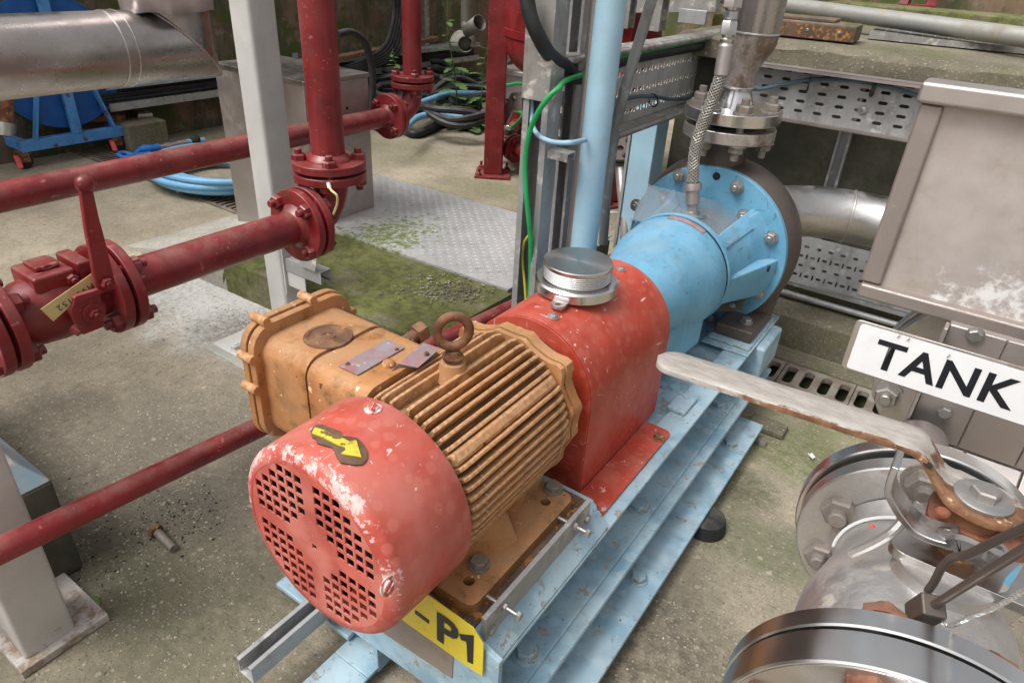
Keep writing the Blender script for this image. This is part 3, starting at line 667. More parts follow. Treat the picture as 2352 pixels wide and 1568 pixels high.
def slab(cs, t, name, mat, parent, bevel=0, **k):
    m = MB(); n_ = (cs[1]-cs[0]).cross(cs[2]-cs[0]).normalized()
    if n_.z < 0: n_ = -n_
    a_ = [m.b.verts.new(p) for p in cs]; b_ = [m.b.verts.new(p+n_*t) for p in cs]; m.b.faces.new(a_); m.b.faces.new(b_[::-1])
    for i in range(len(cs)): m.b.faces.new((a_[i], a_[(i+1)%len(cs)], b_[(i+1)%len(cs)], b_[i]))
    return m.build(name, mat, parent, bevel=bevel, **k)
slab(c, .0015, 'nameplate', 'nameplate_metal', ad, bevel=.0004)
for p in (c[1].lerp(c[0], .15).lerp(c[2], .12), c[3].lerp(c[2], .2).lerp(c[0], .12)): bolt((p.x, p.y, z+.0015), (0,0,1), .008, 'bolt_rust', ad, 'screw', washer=False)
c = [U(975,790,z=.575), U(1013,798,z=.572), U(975,838,z=.568), U(932,842,z=.570), U(885,868,z=.560), U(905,836,z=.563)]
m = MB(); mid0, mid1 = U(905,838,z=.566), U(962,795,z=.576)
P_ = [U(972,788,z=.580), U(1012,800,z=.574), U(960,845,z=.566), U(915,836,z=.567)]
slab(P_, .0013, 'nameplate', 'nameplate_metal', mot, bevel=.0003)
slab([P_[3], P_[2], U(925,842,z=.560), U(878,872,z=.552)], .0013, 'nameplate', 'nameplate_metal', mot, bevel=.0003)
bolt(tuple(P_[1].lerp(P_[0], .5)*.6+P_[2]*.4+V((0,0,.002))), (0,0,1), .009, 'bolt_rust', mot, 'screw', washer=False)
for (px, py, zz) in ((755,868,.535),(893,836,.562)): 
    q_ = U(px, py, z=zz); m = MB(); m.ball(q_, .011, 14, (1,1,.8)); m.build('adaptor_screw', 'orange_paint', ad)
g_ = U(950,765,z=.548)
m = MB(); m.cyl((g_.x, .745, g_.z-.012), (g_.x, .79, g_.z-.006), .013); m.hexa((g_.x, .783, g_.z-.006), (.1,1,.15), .034, .024, .3); m.build('cable_gland', 'rusty_iron', ad, bevel=.002)
# fan cowl with pierced face
CR_ = .1330
holes = [circle((0,0), .005, 10)]
for i in range(-7, 8):
    for j in range(-7, 8):
        if i == 0 or j == 0: continue
        x, y = i*.0182, j*.0187; r = sqrt(x*x+y*y)
        if abs(i) <= 6 and abs(j) <= 6 and 3 < abs(i)+abs(j) <= 9:
            s_ = .0068; k = .25
            holes.append([(x-s_,y-s_),(x+s_,y-s_),(x+s_,y+s_),(x-s_,y+s_)])
m = MB()                                   # face cut into strips between the hole edges
hq = [(h[0][0], h[2][0], h[0][1], h[2][1]) for h in holes[1:]] + [(-.0045,.0045,-.0045,.0045)]
RF = CR_+.001; bx_ = sorted({round(v, 6) for h in hq for v in h[:2]} | {-RF+.0004, RF-.0004}); ex_ = []
for a_, b_ in zip(bx_, bx_[1:]):
    k = max(1, int((b_-a_)/.006)); ex_ += [a_+(b_-a_)*i/k for i in range(k)]
ex_.append(bx_[-1])
for yy, fl_ in ((.4205, 1), (.4227, -1)):
    for a_, b_ in zip(ex_, ex_[1:]):
        xm_ = (a_+b_)/2; cuts = sorted([(h[2], h[3]) for h in hq if h[0] < xm_ < h[1]]); ya, yb = sqrt(max(0, RF*RF-a_*a_)), sqrt(max(0, RF*RF-b_*b_))
        lo = (-ya, -yb)
        for c0_, c1_ in cuts + [(None, None)]:
            hi = (c0_, c0_) if c0_ is not None else (ya, yb)
            m.b.faces.new([m.b.verts.new((X0+x, yy, Z0+z)) for x, z in ((a_, lo[0]), (b_, lo[1]), (b_, hi[1]), (a_, hi[0]))][::fl_]); lo = (c1_, c1_)
for h in hq:
    q_ = [(h[0],h[2]),(h[1],h[2]),(h[1],h[3]),(h[0],h[3])]
    for i in range(4):
        p0, p1 = q_[i], q_[(i+1)%4]; m.b.faces.new([m.b.verts.new(v) for v in ((X0+p0[0],.4205,Z0+p0[1]),(X0+p1[0],.4205,Z0+p1[1]),(X0+p1[0],.4227,Z0+p1[1]),(X0+p0[0],.4227,Z0+p0[1]))])
cow = m.build('cowl_face', 'cowl_face_paint', mot, smooth=False)
m = MB(); prof = [(0,CR_)] + [(.019-.019*cos(a), CR_+.0215*sin(a)) for a in [pi/2*i/8 for i in range(1, 9)]] + [(.06,.1555),(.1555,.1565),(.157,.1555),(.157,.1525),(.06,.151),(.02,.147),(.004,CR_-.001)]
m.lathe(prof, (X0,.420,Z0), (0,1,0), 96); cw = m.build('fan_cowl', 'cowl_paint', mot)
m = MB(); m.lathe([(0,0),(0,.11),(.004,.11),(.004,0)], (X0,.462,Z0), (0,1,0), 40)
for k in range(9):
    a = 2*pi*k/9; M_ = Matrix.Translation((X0,.462,Z0)) @ Matrix.Rotation(a, 4, 'Y'); m.box(.03, .115, -.022, 0, -.002, .002, M_)
m.build('fan', 'dark_recess', mot)
m = MB(); m.lathe([(0,0),(0,.150),(.002,.150),(.002,0)], (X0,.571,Z0), (0,1,0), 48); m.build('back_disc', 'orange_paint', mot)
for (px, py) in ((857,940),(890,1345)):
    # cowl fixing screws on the skirt
    r = RM @ V(((px-CX)/FPX, (py-CY)/FPX, 1)); oc = V((0,0,HC)) - V((X0,0,Z0))
    a_ = r.x**2+r.z**2; b_ = 2*(oc.x*r.x+oc.z*r.z); c_ = oc.x**2+oc.z**2-.1558**2; t_ = (-b_-sqrt(max(0, b_*b_-4*a_*c_)))/(2*a_); h_ = V((0,0,HC))+r*t_
    bolt(h_, (h_.x-X0, 0, h_.z-Z0), .018, 'cowl_paint', cw, 'screw', rot=.5)
def cylhit(px, py, rad, xc=X0, zc=Z0):
    r = RM @ V(((px-CX)/FPX, (py-CY)/FPX, 1)); oc = V((0,0,HC)) - V((xc,0,zc))
    a_ = r.x**2+r.z**2; b_ = 2*(oc.x*r.x+oc.z*r.z); c_ = oc.x**2+oc.z**2-rad**2; t_ = (-b_-sqrt(max(0, b_*b_-4*a_*c_)))/(2*a_); return V((0,0,HC))+r*t_
# rotation arrow on the cowl: dark worn backing, yellow arrow
def on_cyl(poly, rad, lift, th, name, mat, parent, sub=3):
    m = MB(); f = []; pv = []
    fl = []
    for i, p in enumerate(poly):
        q0 = V(p); q1 = V(poly[(i+1) % len(poly)])
        for k in range(sub): fl.append(q0.lerp(q1, k/sub))
    hit = [cylhit(q.x, q.y, rad) for q in fl]
    vt, vb = [], []
    for h in hit:
        d = V((h.x-X0, 0, h.z-Z0)).normalized(); vt.append(m.b.verts.new(h+d*(lift+th))); vb.append(m.b.verts.new(h+d*(lift-.001)))
    cen = V((0,0,0))
    tr = geometry.tessellate_polygon([[V((q.x, q.y, 0)) for q in fl]])
    for a, b, c in tr:
        try: m.b.faces.new((vt[a], vt[b], vt[c]))
        except ValueError: pass
    for i in range(len(fl)):
        j = (i+1) % len(fl); m.b.faces.new((vt[i], vt[j], vb[j], vb[i]))
    return m.build(name, mat, parent)
c2 = lambda a, b: ((a/1.4936+900)*.57422, (b/1.4936+1550)*.57422)
on_cyl([c2(*p) for p in ((512,265),(545,228),(575,225),(600,232),(640,248),(690,265),(700,290),(740,300),(790,305),(830,345),(850,390),(848,430),(820,462),(780,466),(690,452),(672,425),(655,385),(640,360),(590,348),(550,335),(545,312),(520,300))], .1560, .0008, .0012, 'arrow_backing', 'arrow_ground', cw, 2)
on_cyl([c2(*p) for p in ((522,280),(540,246),(590,262),(700,308),(745,330),(775,322),(785,325),(812,422),(690,402),(722,378),(715,362),(680,352),(660,342),(590,305))], .1560, .0022, .0008, 'arrow', 'arrow_yellow', cw, 2)

# ================================================================ COUPLING GUARD
gd = thing('coupling_guard', 'coral red arched coupling guard between orange motor and blue pump', 'machine guard', (X0,1.13,.2))
def arch(r, zb, n=28): return [(r, zb-Z0)] + [(r*cos(pi*i/n), r*sin(pi*i/n)) for i in range(n+1)] + [(-r, zb-Z0)]
m = MB(); m.plate(arch(.1415, .206), [], (X0,.957,Z0), (1,0,0), (0,0,1), -.358); m.build('hood', 'coral_paint', gd, bevel=.0035, seg=3)
m = MB(); m.plate(arch(.1405, .206)[::1], [circle((0,0), .108, 40)], (X0,.952,Z0), (1,0,0), (0,0,1), -.003); m.build('end_plate', 'coral_paint', gd, bevel=.001)
for s_ in (1,-1):
    m = MB(); m.plate([(p[0], p[1]*s_) for p in rrect(.908, 1.262, .1425, .208, .014)], [], (X0,0,.2015), (0,1,0), (1,0,0), -.006); fo = m.build('mounting_flange', 'coral_paint', gd, bevel=.0015)
b1, b2 = U(1380,1165,z=.208), U(1513,1006,z=.208)
bolt(b1, (0,0,1), .017, 'coral_paint', gd); bolt(b2, (0,0,1), .019, 'rusty_iron', gd)
c3 = lambda a, b: ((a/1.5677+1900)*.57422, (b/1.5677+1000)*.57422)
for p in ((490,418),(916,122)):
    h_ = cylhit(*c3(*p), .1415); bolt(h_, (h_.x-X0,0,h_.z-Z0), .016, 'stainless_dull', gd, 'screw', rot=1)
# threaded stainless cap left on the guard
cc = U(1322,662,z=.5545)
cap = thing('threaded_cap', 'loose stainless threaded plug with welded lug standing on top of red guard', 'cap', cc)
m = MB(); m.lathe([(0,0),(0,.0795),(.004,.084),(.021,.084),(.025,.080),(.026,.068),(.026,0)], cc, (0,0,1), 72); m.build('knurled_rim', 'stainless_brushed', cap, ang=30)
m = MB(); pr = [(.025,0),(.025,.0655),(.029,.0655)]; zc_ = .029
while zc_ < .052: pr += [(zc_,.0685),(zc_+.0014,.0700),(zc_+.0028,.0685),(zc_+.0033,.0675)]; zc_ += .0040
pr += [(zc_,.0695),(.0595,.0700),(.0615,.0688),(.0615,0)]
m.lathe(pr, cc, (0,0,1), 72); m.build('threaded_body', 'turned_stainless', cap, ang=25)
ld = (U(1283,703,z=.559)-cc); ld.z = 0; ld.normalize(); lu = V((-ld.y, ld.x, 0))
m = MB(); o2 = [(0,-.016),(.022,-.0145)] + [(.024+.0145*cos(a), .0145*sin(a)) for a in [-pi/2+pi*i/10 for i in range(11)]] + [(.022,.0145),(0,.016)]
m.plate(o2, [circle((.025,0), .0055, 14)], cc+ld*.080+V((0,0,.006)), ld, lu, .005); m.build('lug', 'stainless_dull', cap, bevel=.001)
m = MB(); m.tube([cc+ld*.084+lu*x+V((0,0,.0125)) for x in (-.015,-.008,0,.008,.015)], [.003,.004,.0034,.004,.003], 8); m.build('weld_bead', 'stainless', cap)

# ================================================================ PUMP
pm = thing('centrifugal_pump', 'sky blue painted pump head with dark iron casing behind the red guard', 'pump', (X0,1.8,.2))
m = MB(); m.lathe([(0,0),(0,.094),(.02,.100),(.07,.106),(.12,.115),(.18,.128),(.235,.143),(.265,.1515),(.325,.1535),(.333,.151),(.333,0)], (X0,1.318,Z0), (0,1,0), 72); m.build('bearing_housing', 'blue_paint', pm, ang=60)
m = MB(); m.lathe([(0,0),(0,.1515),(.008,.1515),(.008,0)], (X0,1.6505,Z0), (0,1,0), 64); m.build('joint_gap', 'dark_recess', pm)
m = MB(); m.ring((X0,1.6585,Z0), (X0,1.675,Z0), .1565, .085, 72); m.build('lantern_ring', 'blue_paint', pm, bevel=.002)
# housing foot rib, cast under the body
m = MB(); vs = [(X0+.02,1.40,.22),(X0+.10,1.42,.235),(X0+.13,1.60,.26),(X0+.10,1.64,.25),(X0-.1,1.64,.25),(X0-.1,1.40,.22)]
a_ = [m.b.verts.new(p) for p in vs]; b_ = [m.b.verts.new((p[0], p[1], .36)) for p in vs]; m.b.faces.new(a_[::-1]); m.b.faces.new(b_)
for i in range(6): m.b.faces.new((a_[i], a_[(i+1)%6], b_[(i+1)%6], b_[i]))
m.build('cast_rib', 'blue_paint', pm, bevel=.012, seg=4)
# lantern arms
def sector(a0, a1, prof_o, th, name):
    m = MB(); n_ = 10; rows = []
    for i in range(n_+1):
        a = radians(a0+(a1-a0)*i/n_); rows.append([m.b.verts.new((X0+r*cos(a), y, Z0+r*sin(a))) for (y, r) in prof_o] + [m.b.verts.new((X0+(r-th)*cos(a), y, Z0+(r-th)*sin(a))) for (y, r) in prof_o[::-1]])
    k = len(rows[0])
    for A_, B_ in zip(rows, rows[1:]):
        for i in range(k): m.b.faces.new((A_[i], A_[(i+1)%k], B_[(i+1)%k], B_[i]))
    m.b.faces.new(rows[0][::-1]); m.b.faces.new(rows[-1]); return m.build(name, 'blue_paint', pm, bevel=.005, seg=3)
po = [(1.668,.150),(1.70,.152),(1.86,.172),(1.885,.190)]
sector(36, 52, po, .03, 'lantern_arm'); sector(128, 144, po, .03, 'lantern_arm')
sector(-25, 6, [(1.668,.152),(1.70,.160),(1.85,.208),(1.886,.218)], .06, 'lantern_arm'); sector(172, 204, po, .05, 'lantern_arm')
sector(-32, 48, [(1.668,.145),(1.70,.147),(1.85,.168),(1.886,.198)], .02, 'lantern_wall'); sector(130, 210, [(1.668,.128),(1.86,.140),(1.886,.155)], .02, 'lantern_wall'); sector(-140, -40, [(1.668,.140),(1.86,.150),(1.886,.165)], .03, 'lantern_wall')
m = MB(); m.lathe([(0,.05),(.05,.052),(.055,.075),(.16,.085),(.165,.11),(.22,.12)], (X0,1.67,Z0), (0,1,0), 40); m.build('seal_cover', 'stainless_dull', pm)
m = MB(); m.ring((X0,1.882,Z0), (X0,1.904,Z0), .2365, .1, 96); fl = m.build('pump_flange', 'blue_paint', pm, bevel=.003)
# nuts on the blue flange at the pixels of the photo
c4 = lambda a, b: ((a/1.8447+2400)*.57422, (b/1.8447+550)*.57422)
for (a, b) in ((580,285),(1003,370),(1255,745),(1165,1150),(820,1330),(262,505),(470,450),(1055,585)):
    p = U(*c4(a, b), y=1.872); bolt((p.x, 1.880, p.z), (0,-1,0), .0275, 'bolt_steel', fl, 'nut', stud=.25)
p = U(*c4(858,287), y=1.88); m = MB(); m.lathe([(0,0),(0,.011),(.001,.011),(.001,0)], (p.x, 1.8815, p.z), (0,-1,0), 16); m.build('tapped_hole', 'dark_recess', fl)
p = U(*c4(1245,968), x=X0+.205); m = MB(); m.cyl((p.x-.004, p.y, p.z), (p.x+.002, p.y, p.z), .009); m.build('tapped_hole', 'dark_recess', fl)
# lower tag plate seen in the lantern window
c = [U(*c4(*q_), y=1.80) for q_ in ((895,1198),(1075,1188),(1050,1272),(850,1285))]
slab(c, .003, 'window_cover', 'concrete_wall_dark', pm); bolt(U(*c4(978,1238), y=1.79), (0,-1,0), .012, 'bolt_steel', pm)
# casing
m = MB(); m.lathe([(0,0),(0,.236),(.012,.244),(.05,.252),(.10,.246),(.15,.215),(.175,.16),(.18,0)], (X0,1.905,Z0), (0,1,0), 96); m.lathe([(0,0),(.0,.15),(.02,.20),(.07,.215),(.12,.2),(.14,.15),(.14,0)], (X0-.03,1.915,Z0+.03), (0,1,0), 48)
cas = m.build('casing', 'cast_iron_dark', pm, ang=50)
NX, NY = -.600, 1.955
m = MB(); m.lathe([(0,0),(0,.066),(.04,.064),(.075,.060),(.10,.060),(.115,.070)], (NX,NY,Z0+.19), (0,0,1), 48); m.build('nozzle', 'cast_iron_dark', cas, ang=60)
m = MB(); m.ring((NX,NY,.720), (NX,NY,.752), .125, .03, 72); m.build('nozzle_flange', 'stainless_weathered', cas, bevel=.003)
# feet
for s_ in (1,-1):
    m = MB(); x = X0+s_*.16
    vs = [(0,.252),(.0,.288),(.02,.31),(.115,.34),(.14,.34),(.14,.252)]
    f0 = [m.b.verts.new((X0+s_*.112, 1.765+a, b)) for a, b in vs]
    m.box(min(X0+s_*.125, X0+s_*.222), max(X0+s_*.125, X0+s_*.222), 1.775, 1.985, .213, .248); m.b.verts.ensure_lookup_table()
    m = MB(); m.box(min(X0+s_*.115, X0+s_*.222), max(X0+s_*.115, X0+s_*.222), 1.775, 1.975, .213, .248)
    m.build('pump_foot', 'cast_iron_dark', cas, bevel=.005)
    m = MB(); xi, xo = X0+s_*.105, X0+s_*.224
    q4 = [(xo,1.93,.24),(xo,1.965,.24),(X0+s_*.248,1.95,.44),(X0+s_*.245,1.93,.44)]; q5 = [(xi,1.90,.24),(xi,1.965,.24),(X0+s_*.15,1.95,.36),(X0+s_*.15,1.93,.36)]
    a_ = [m.b.verts.new(p) for p in q4]; b_ = [m.b.verts.new(p) for p in q5]; m.b.faces.new(a_); m.b.faces.new(b_[::-1])
    for i in range(4): m.b.faces.new((a_[i], a_[(i+1)%4], b_[(i+1)%4], b_[i]))
    m.build('foot_web', 'cast_iron_dark', cas, bevel=.004)
    bolt((X0+s_*.185, 1.83, .248), (0,0,1), .026, 'bolt_steel', cas)
# clear guard over the lantern window
N1, N2, F1, F2 = [U(*c4(*p), x=x) for p, x in (((250,612),-.715),((950,790),-.462),((372,360),-.715),((1200,560),-.462))]
yN = (N1.y+N2.y)/2; yF = (F1.y+F2.y)/2; zG = (N1.z+N2.z+F1.z+F2.z)/4
print('clear guard', N1, N2, F1, F2)
cg = MB(); t_ = .0035
prof = [(-.715,-.055),(-.722,-.055),(-.722,0),(-.462,0),(-.462,-.05),(-.458,-.05),(-.458,.004),(-.726,.004),(-.726,-.055)]
pts_ = [(-.724,-.05),(-.720,-.05),(-.720,0),(-.462,0),(-.462,-.05),(-.458,-.05),(-.458,.004),(-.724,.004)]
a_ = [cg.b.verts.new((x, N1.y if x < -.6 else N2.y, (N1.z if x < -.6 else N2.z)+d)) for x, d in pts_]; b_ = [cg.b.verts.new((x, F1.y if x < -.6 else F2.y, (F1.z if x < -.6 else F2.z)+d)) for x, d in pts_]
for i in range(8): cg.b.faces.new((a_[i], a_[(i+1)%8], b_[(i+1)%8], b_[i]))
cg.b.faces.new((a_[0],a_[1],a_[2],a_[7])); cg.b.faces.new((a_[2],a_[3],a_[6],a_[7])); cg.b.faces.new((a_[3],a_[4],a_[5],a_[6]))
cg.b.faces.new((b_[7],b_[2],b_[1],b_[0])); cg.b.faces.new((b_[7],b_[6],b_[3],b_[2])); cg.b.faces.new((b_[6],b_[5],b_[4],b_[3]))
cg.build('window_guard', 'clear_plastic', pm, smooth=False)
bolt((-.457, (N2.y+F2.y)/2+.0, (N2.z+F2.z)/2-.028), (1,0,0), .014, 'bolt_steel', pm)
# small riveted tag on the housing ring
m = MB(); rows = []
for i in range(13):
    a = radians(62+ (100-62)*i/12); rows.append([m.b.verts.new((X0+r*cos(a), y, Z0+r*sin(a))) for (y, r) in ((1.622,.1535),(1.622,.1552),(1.645,.1552),(1.645,.1535))])
for A_, B_ in zip(rows, rows[1:]):
    for i in range(4): m.b.faces.new((A_[i], A_[(i+1)%4], B_[(i+1)%4], B_[i]))
m.b.faces.new(rows[0]); m.b.faces.new(rows[-1][::-1]); m.build('tag_strip', 'nameplate_metal', pm)

# ================================================================ DISCHARGE PIPE
dp = thing('discharge_pipe', 'weathered stainless riser with tapered reducer and bolted flange above pump', 'pipe', (NX,NY,.768))
m = MB(); m.ring((NX,NY,.768), (NX,NY,.800), .130, .03, 80); m.build('flange', 'stainless_brushed', dp, bevel=.003)
m = MB(); m.ring((NX,NY,.752), (NX,NY,.768), .068, .03, 40); m.build('gasket', 'dark_recess', dp)
m = MB(); m.lathe([(0,.053),(.015,.048),(.035,.040),(.048,.0378),(.052,.038)], (NX,NY,.800), (0,0,1), 48); m.build('weld_neck', 'stainless_brushed', dp, ang=60)
ox = .018
m = MB(); prof = []
def ecc(ps, mat, name):
    m = MB(); rows = []
    for (z_, r_, dx) in ps: rows.append([m.b.verts.new((NX+dx*.82+r_*cos(2*pi*k/48), NY+dx*.57+r_*sin(2*pi*k/48), z_)) for k in range(48)])
    for A_, B_ in zip(rows, rows[1:]):
        for k in range(48): m.b.faces.new((A_[k], A_[(k+1)%48], B_[(k+1)%48], B_[k]))
    return m.build(name, mat, dp, ang=60)
ecc([(.853,.0385,0),(.885,.0395,0),(.905,.042,.003),(.925,.048,.009),(.945,.0545,.0155),(.962,.0575,.0185),(.984,.0578,.019)], 'reducer_metal', 'reducer')
ecc([(.987,.0578,.019),(1.30,.0578,.019),(1.75,.0578,.019)], 'stainless_pipe', 'pipe')
for z_, r_, dx in ((.852,.0385,0),(.986,.0578,.019)):
    m = MB(); m.torus((NX+dx*.82, NY+dx*.57, z_), (0,0,1), r_, .0032, 48, 8); m.build('weld_bead', 'stainless', dp)
for (a, b) in ((1405,1040),(1875,1115),(2040,1045),(1530,960)):
    p = U((a/2.351+2200)*.57422, b/2.351*.57422, z=.801); d = V((p.x-NX, p.y-NY, 0)); d = d.normalized()*.100
    bolt((NX+d.x, NY+d.y, .800), (0,0,1), .038, 'bolt_corroded', dp, 'nut', stud=.4)
    bolt((NX+d.x, NY+d.y, .720), (0,0,-1), .038, 'bolt_corroded', dp, 'nut', stud=.5)
    m = MB(); m.cyl((NX+d.x, NY+d.y, .72), (NX+d.x, NY+d.y, .80), .010); m.build('stud', 'bolt_corroded', dp)
# braided hose with its unions
c1 = U(1593,490,y=1.745)
bh = thing('braided_hose', 'stainless braided flexible hose with hex unions rising from the pump seal', 'hose', c1)
path = smooth_path([U(1591,420,y=1.752), U(1596,350,y=1.765), U(1612,290,y=1.78), U(1634,235,y=1.79), U(1650,190,y=1.795), U(1657,172,y=1.797)], 9)
m = MB(); m.tube(path, .0135, 20); m.build('hose_core', 'cast_iron_dark', bh)
for dirn in (1, -1):
    m = MB()
    L_ = [0]
    for a_, b_ in zip(path, path[1:]): L_.append(L_[-1]+(b_-a_).length)
    for k in range(8):
        pts_ = []; N_ = 150
        for i in range(N_):
            s_ = L_[-1]*i/(N_-1); j = min(next((q_ for q_ in range(len(L_)-1) if L_[q_+1] >= s_), len(L_)-2), len(L_)-2); f_ = (s_-L_[j])/(L_[j+1]-L_[j]); p = path[j].lerp(path[j+1], f_)
            t = (path[j+1]-path[j]).normalized(); u_ = V((1,0,0)); u_ = (u_-t*u_.dot(t)).normalized(); v_ = t.cross(u_); a = dirn*s_*95+2*pi*k/8
            pts_.append(p+(u_*cos(a)+v_*sin(a))*(.0142+.0007*sin(s_*700+k*pi)))
        m.tube(pts_, .0013, 5)
    m.build('braid', 'braid_wire', bh)
a_ = U(1590,490,y=1.745); m = MB(); t0 = U(1591,420,y=1.752); ax = (t0-a_)
m.lathe([(0,0),(0,.013),(.022,.014),(.026,.0185),(.06,.019),(.062,.0245),(ax.length-.01,.0245),(ax.length,.023),(ax.length,.018)], a_, ax, 28); m.build('ferrule', 'stainless_dull', bh)
m = MB(); m.hexa(a_-ax.normalized()*.006, ax, .036, .012); m.lathe([(-.01,0),(-.01,.036),(-.006,.036),(-.006,0)], a_, ax, 32); m.build('union_nut', 'stainless', bh)
# upper unions, standing vertically beside the riser
b0 = path[-1]; axv = (U(1664,128,y=1.80)-b0).normalized()
m = MB(); m.lathe([(0,0),(0,.0165),(.002,.0185),(.068,.0185),(.071,.016),(.075,.0155)], b0-axv*.002, axv, 28); m.build('ferrule', 'stainless_dull', bh)
p = b0+axv*.073; m = MB(); m.lathe([(0,.015),(.004,.0175),(.008,.0175),(.012,.014),(.018,.0145)], p, axv, 28); m.hexa(p+axv*.018, axv, .036, .032, .4); m.build('union_nut', 'stainless', bh)
p = p+axv*.052; m = MB(); m.lathe([(0,.0185),(.006,.0185)], p, axv, 24); m.hexa(p+axv*.004, axv, .034, .016, .1); m.lathe([(.02,.015),(.03,.0165)], p, axv, 24); m.build('union_nut', 'stainless', bh)
p = p+axv*.026; m = MB(); m.hexa(p, axv, .042, .034, .4); m.lathe([(.034,.021),(.040,.021),(.044,.018),(.044,.016)], p, axv, 28); m.build('union_nut', 'stainless_dull', bh)
m = MB(); m.cyl(p+axv*.04, p+axv*.5, .0165); m.build('upper_tube', 'stainless_dull', bh)

# ================================================================ SKID
sk = thing('pump_base_frame', 'pale blue steel skid of stacked channels carrying the motor and pump', 'base frame', (X0,1.2,-.02))
def pl(name, box, mat='skid_blue_paint', parent=None, bevel=.003, **k):
    m = MB(); m.box(*box); return m.build(name, mat, parent or sk, bevel=bevel, **k)
GY0, GY1 = .548, 1.735
for s_ in (1,-1):
    def X(a, b): x = sorted((X0+s_*a, X0+s_*b)); return x
    cw_ = .233
    x = X(.165, cw_); pl('top_flange', (*x, GY0, GY1, .190, .1995))
    x = X(.165, .172); pl('upper_web', (*x, GY0, GY1, .084, .190))
    x = X(.165, .245); pl('lower_flange', (*x, GY0+.01, GY1+.15, .0745, .0835))
    x = X(.172, .270); pl('beam_top_flange', (*x, GY0+.0, GY1+.20, .0600, .0740))
    x = X(.200, .208); pl('beam_web', (*x, GY0, GY1+.18, -.010, .0600))
    x = X(.110, .321); pl('beam_bottom_flange', (*x, GY0, GY1+.02, -.022, -.010))
    # sole plates
    x = X(.10, .236); pl('sole_plate', (*x, 1.72, 2.03, .2000, .2065)); x = X(.108, .230); pl('shim', (*x, 1.745, 2.0, .2070, .2125))
    x = X(.172, .262); pl('end_bracket', (*x, 1.80, 1.98, .0900, .1985), bevel=.01)
    for yy in (.667, 1.12, 1.62):
        bolt((X0+s_*.215, yy, .0835), (0,0,1), .036, 'skid_blue_paint', sk)
    for yy in (1.02, 1.60):
        bolt((X0+s_*.275, yy, -.010), (0,0,1), .030, 'skid_blue_paint', sk)
    for yy in (.70, 1.31, 1.62):
        fx0 = .322 if yy == 1.31 else .24; m = MB(); m.cyl((X0+s_*fx0, yy, -.0598), (X0+s_*fx0, yy, -.0225), .052, .045, 32); m.build('rubber_foot', 'black_rubber', sk, bevel=.004)
for (y_, z_) in ((.60,.178),(1.35,.178),(1.70,.178)): pl('cross_member', (X0-.165, X0+.165, y_, y_+.05, .11, z_))
pl('deck_plate', (X0-.1645, X0+.1645, .92, 2.05, .180, .186))
# motor stool: raised pad with sloping sides
for s_ in (1,-1):
    m = MB(); xo, xi = X0+s_*.2325, X0+s_*.19
    q_ = [(xo,.2005),(xi,.2485),(X0+s_*.02,.2485),(X0+s_*.02,.2005)]
    A_ = [m.b.verts.new((a, .536, b)) for a, b in q_]; B_ = [m.b.verts.new((a, .915, b)) for a, b in q_]
    m.b.faces.new(A_); m.b.faces.new(B_[::-1])
    for i in range(4): m.b.faces.new((A_[i], A_[(i+1)%4], B_[(i+1)%4], B_[i]))
    m.build('motor_pad', 'skid_blue_paint', sk, bevel=.004)
m = MB(); m.box(X0+.10, X0+.185, .552, .90, .2490, .2520); m.build('rusty_shim', 'rust_plate', sk)
# jacking bar along the motor foot with its screws
xb = -.383
jb = MB(); jb.box(xb-.004, xb+.005, .553, .872, .232, .283); jb.build('jacking_bar', 'galvanised', sk, bevel=.001)
for yy, k in ((.60,0),(.815,0)):
    m = MB(); m.cyl((xb-.035, yy, .266), (xb+.030, yy, .266), .0042, n=12); m.hexa((xb+.004, yy, .266), (1,0,0), .013, .007, .3); m.hexa((xb+.030, yy, .266), (1,0,0), .013, .007, .2); m.build('jacking_screw', 'bolt_steel', sk)
for yy in (.568, .862): bolt((xb+.005, yy, .246), (1,0,0), .015, 'bolt_steel', sk, washer=False)
pl('weld_block', (-.425, -.378, 1.345, 1.43, .2000, .212), bevel=.004)
# front end plate and stub leg under it
m = MB(); po_ = [(-.825,.045),(-.615,.048),(-.345,.055),(-.338,.10),(-.338,.236),(-.37,.246),(-.60,.246),(-.80,.17)]
m.plate(po_, [], (0,.535,0), (1,0,0), (0,0,1), -.010); m.build('end_plate', 'skid_blue_paint', sk, bevel=.002)
m = MB(); m.box(-.620, -.610, .545, 1.2, -.04, .05); m.build('stub_leg', 'skid_blue_paint', sk, bevel=.002)
m = MB(); m.box(-.700, -.611, .30, .52, -.035, -.027); m.box(-.700,-.611,.52,1.1,-.035,-.027); m.build('foot_flange', 'skid_blue_paint', sk, bevel=.002)
# sign "-P1" on the end plate
sg = thing('pump_sign', 'yellow clipped-corner plate lettered -P1 fixed to end of the blue skid', 'sign', (-.45,.53,.24))
f1 = lambda a, b: ((a/1.96+900)*.57422, (b/1.96+2200)*.57422)
def PL(a, b, y=.528): q_ = U(*f1(a, b), y=y); return (q_.x, q_.z)
poly = [PL(1260,110), PL(1610,365), PL(1945,610), PL(2025,740), PL(2017,985), PL(1830,860), PL(1100,340)]
m = MB(); m.plate(poly, [], (0,.530,0), (1,0,0), (0,0,1), .002); m.build('plate', 'sign_yellow', sg)
cz = PL(1660,700)
pA, pB = PL(1640,650), PL(1945,860)
uu = V((pB[0]-pA[0], 0, pB[1]-pA[1])).normalized(); vv = V((-uu.z, 0, uu.x)); 
hP = (V((PL(1650,470)[0],0,PL(1650,470)[1]))-V((PL(1665,700)[0],0,PL(1665,700)[1]))).length
o_ = V((PL(1665,695)[0], .5272, PL(1665,695)[1]))
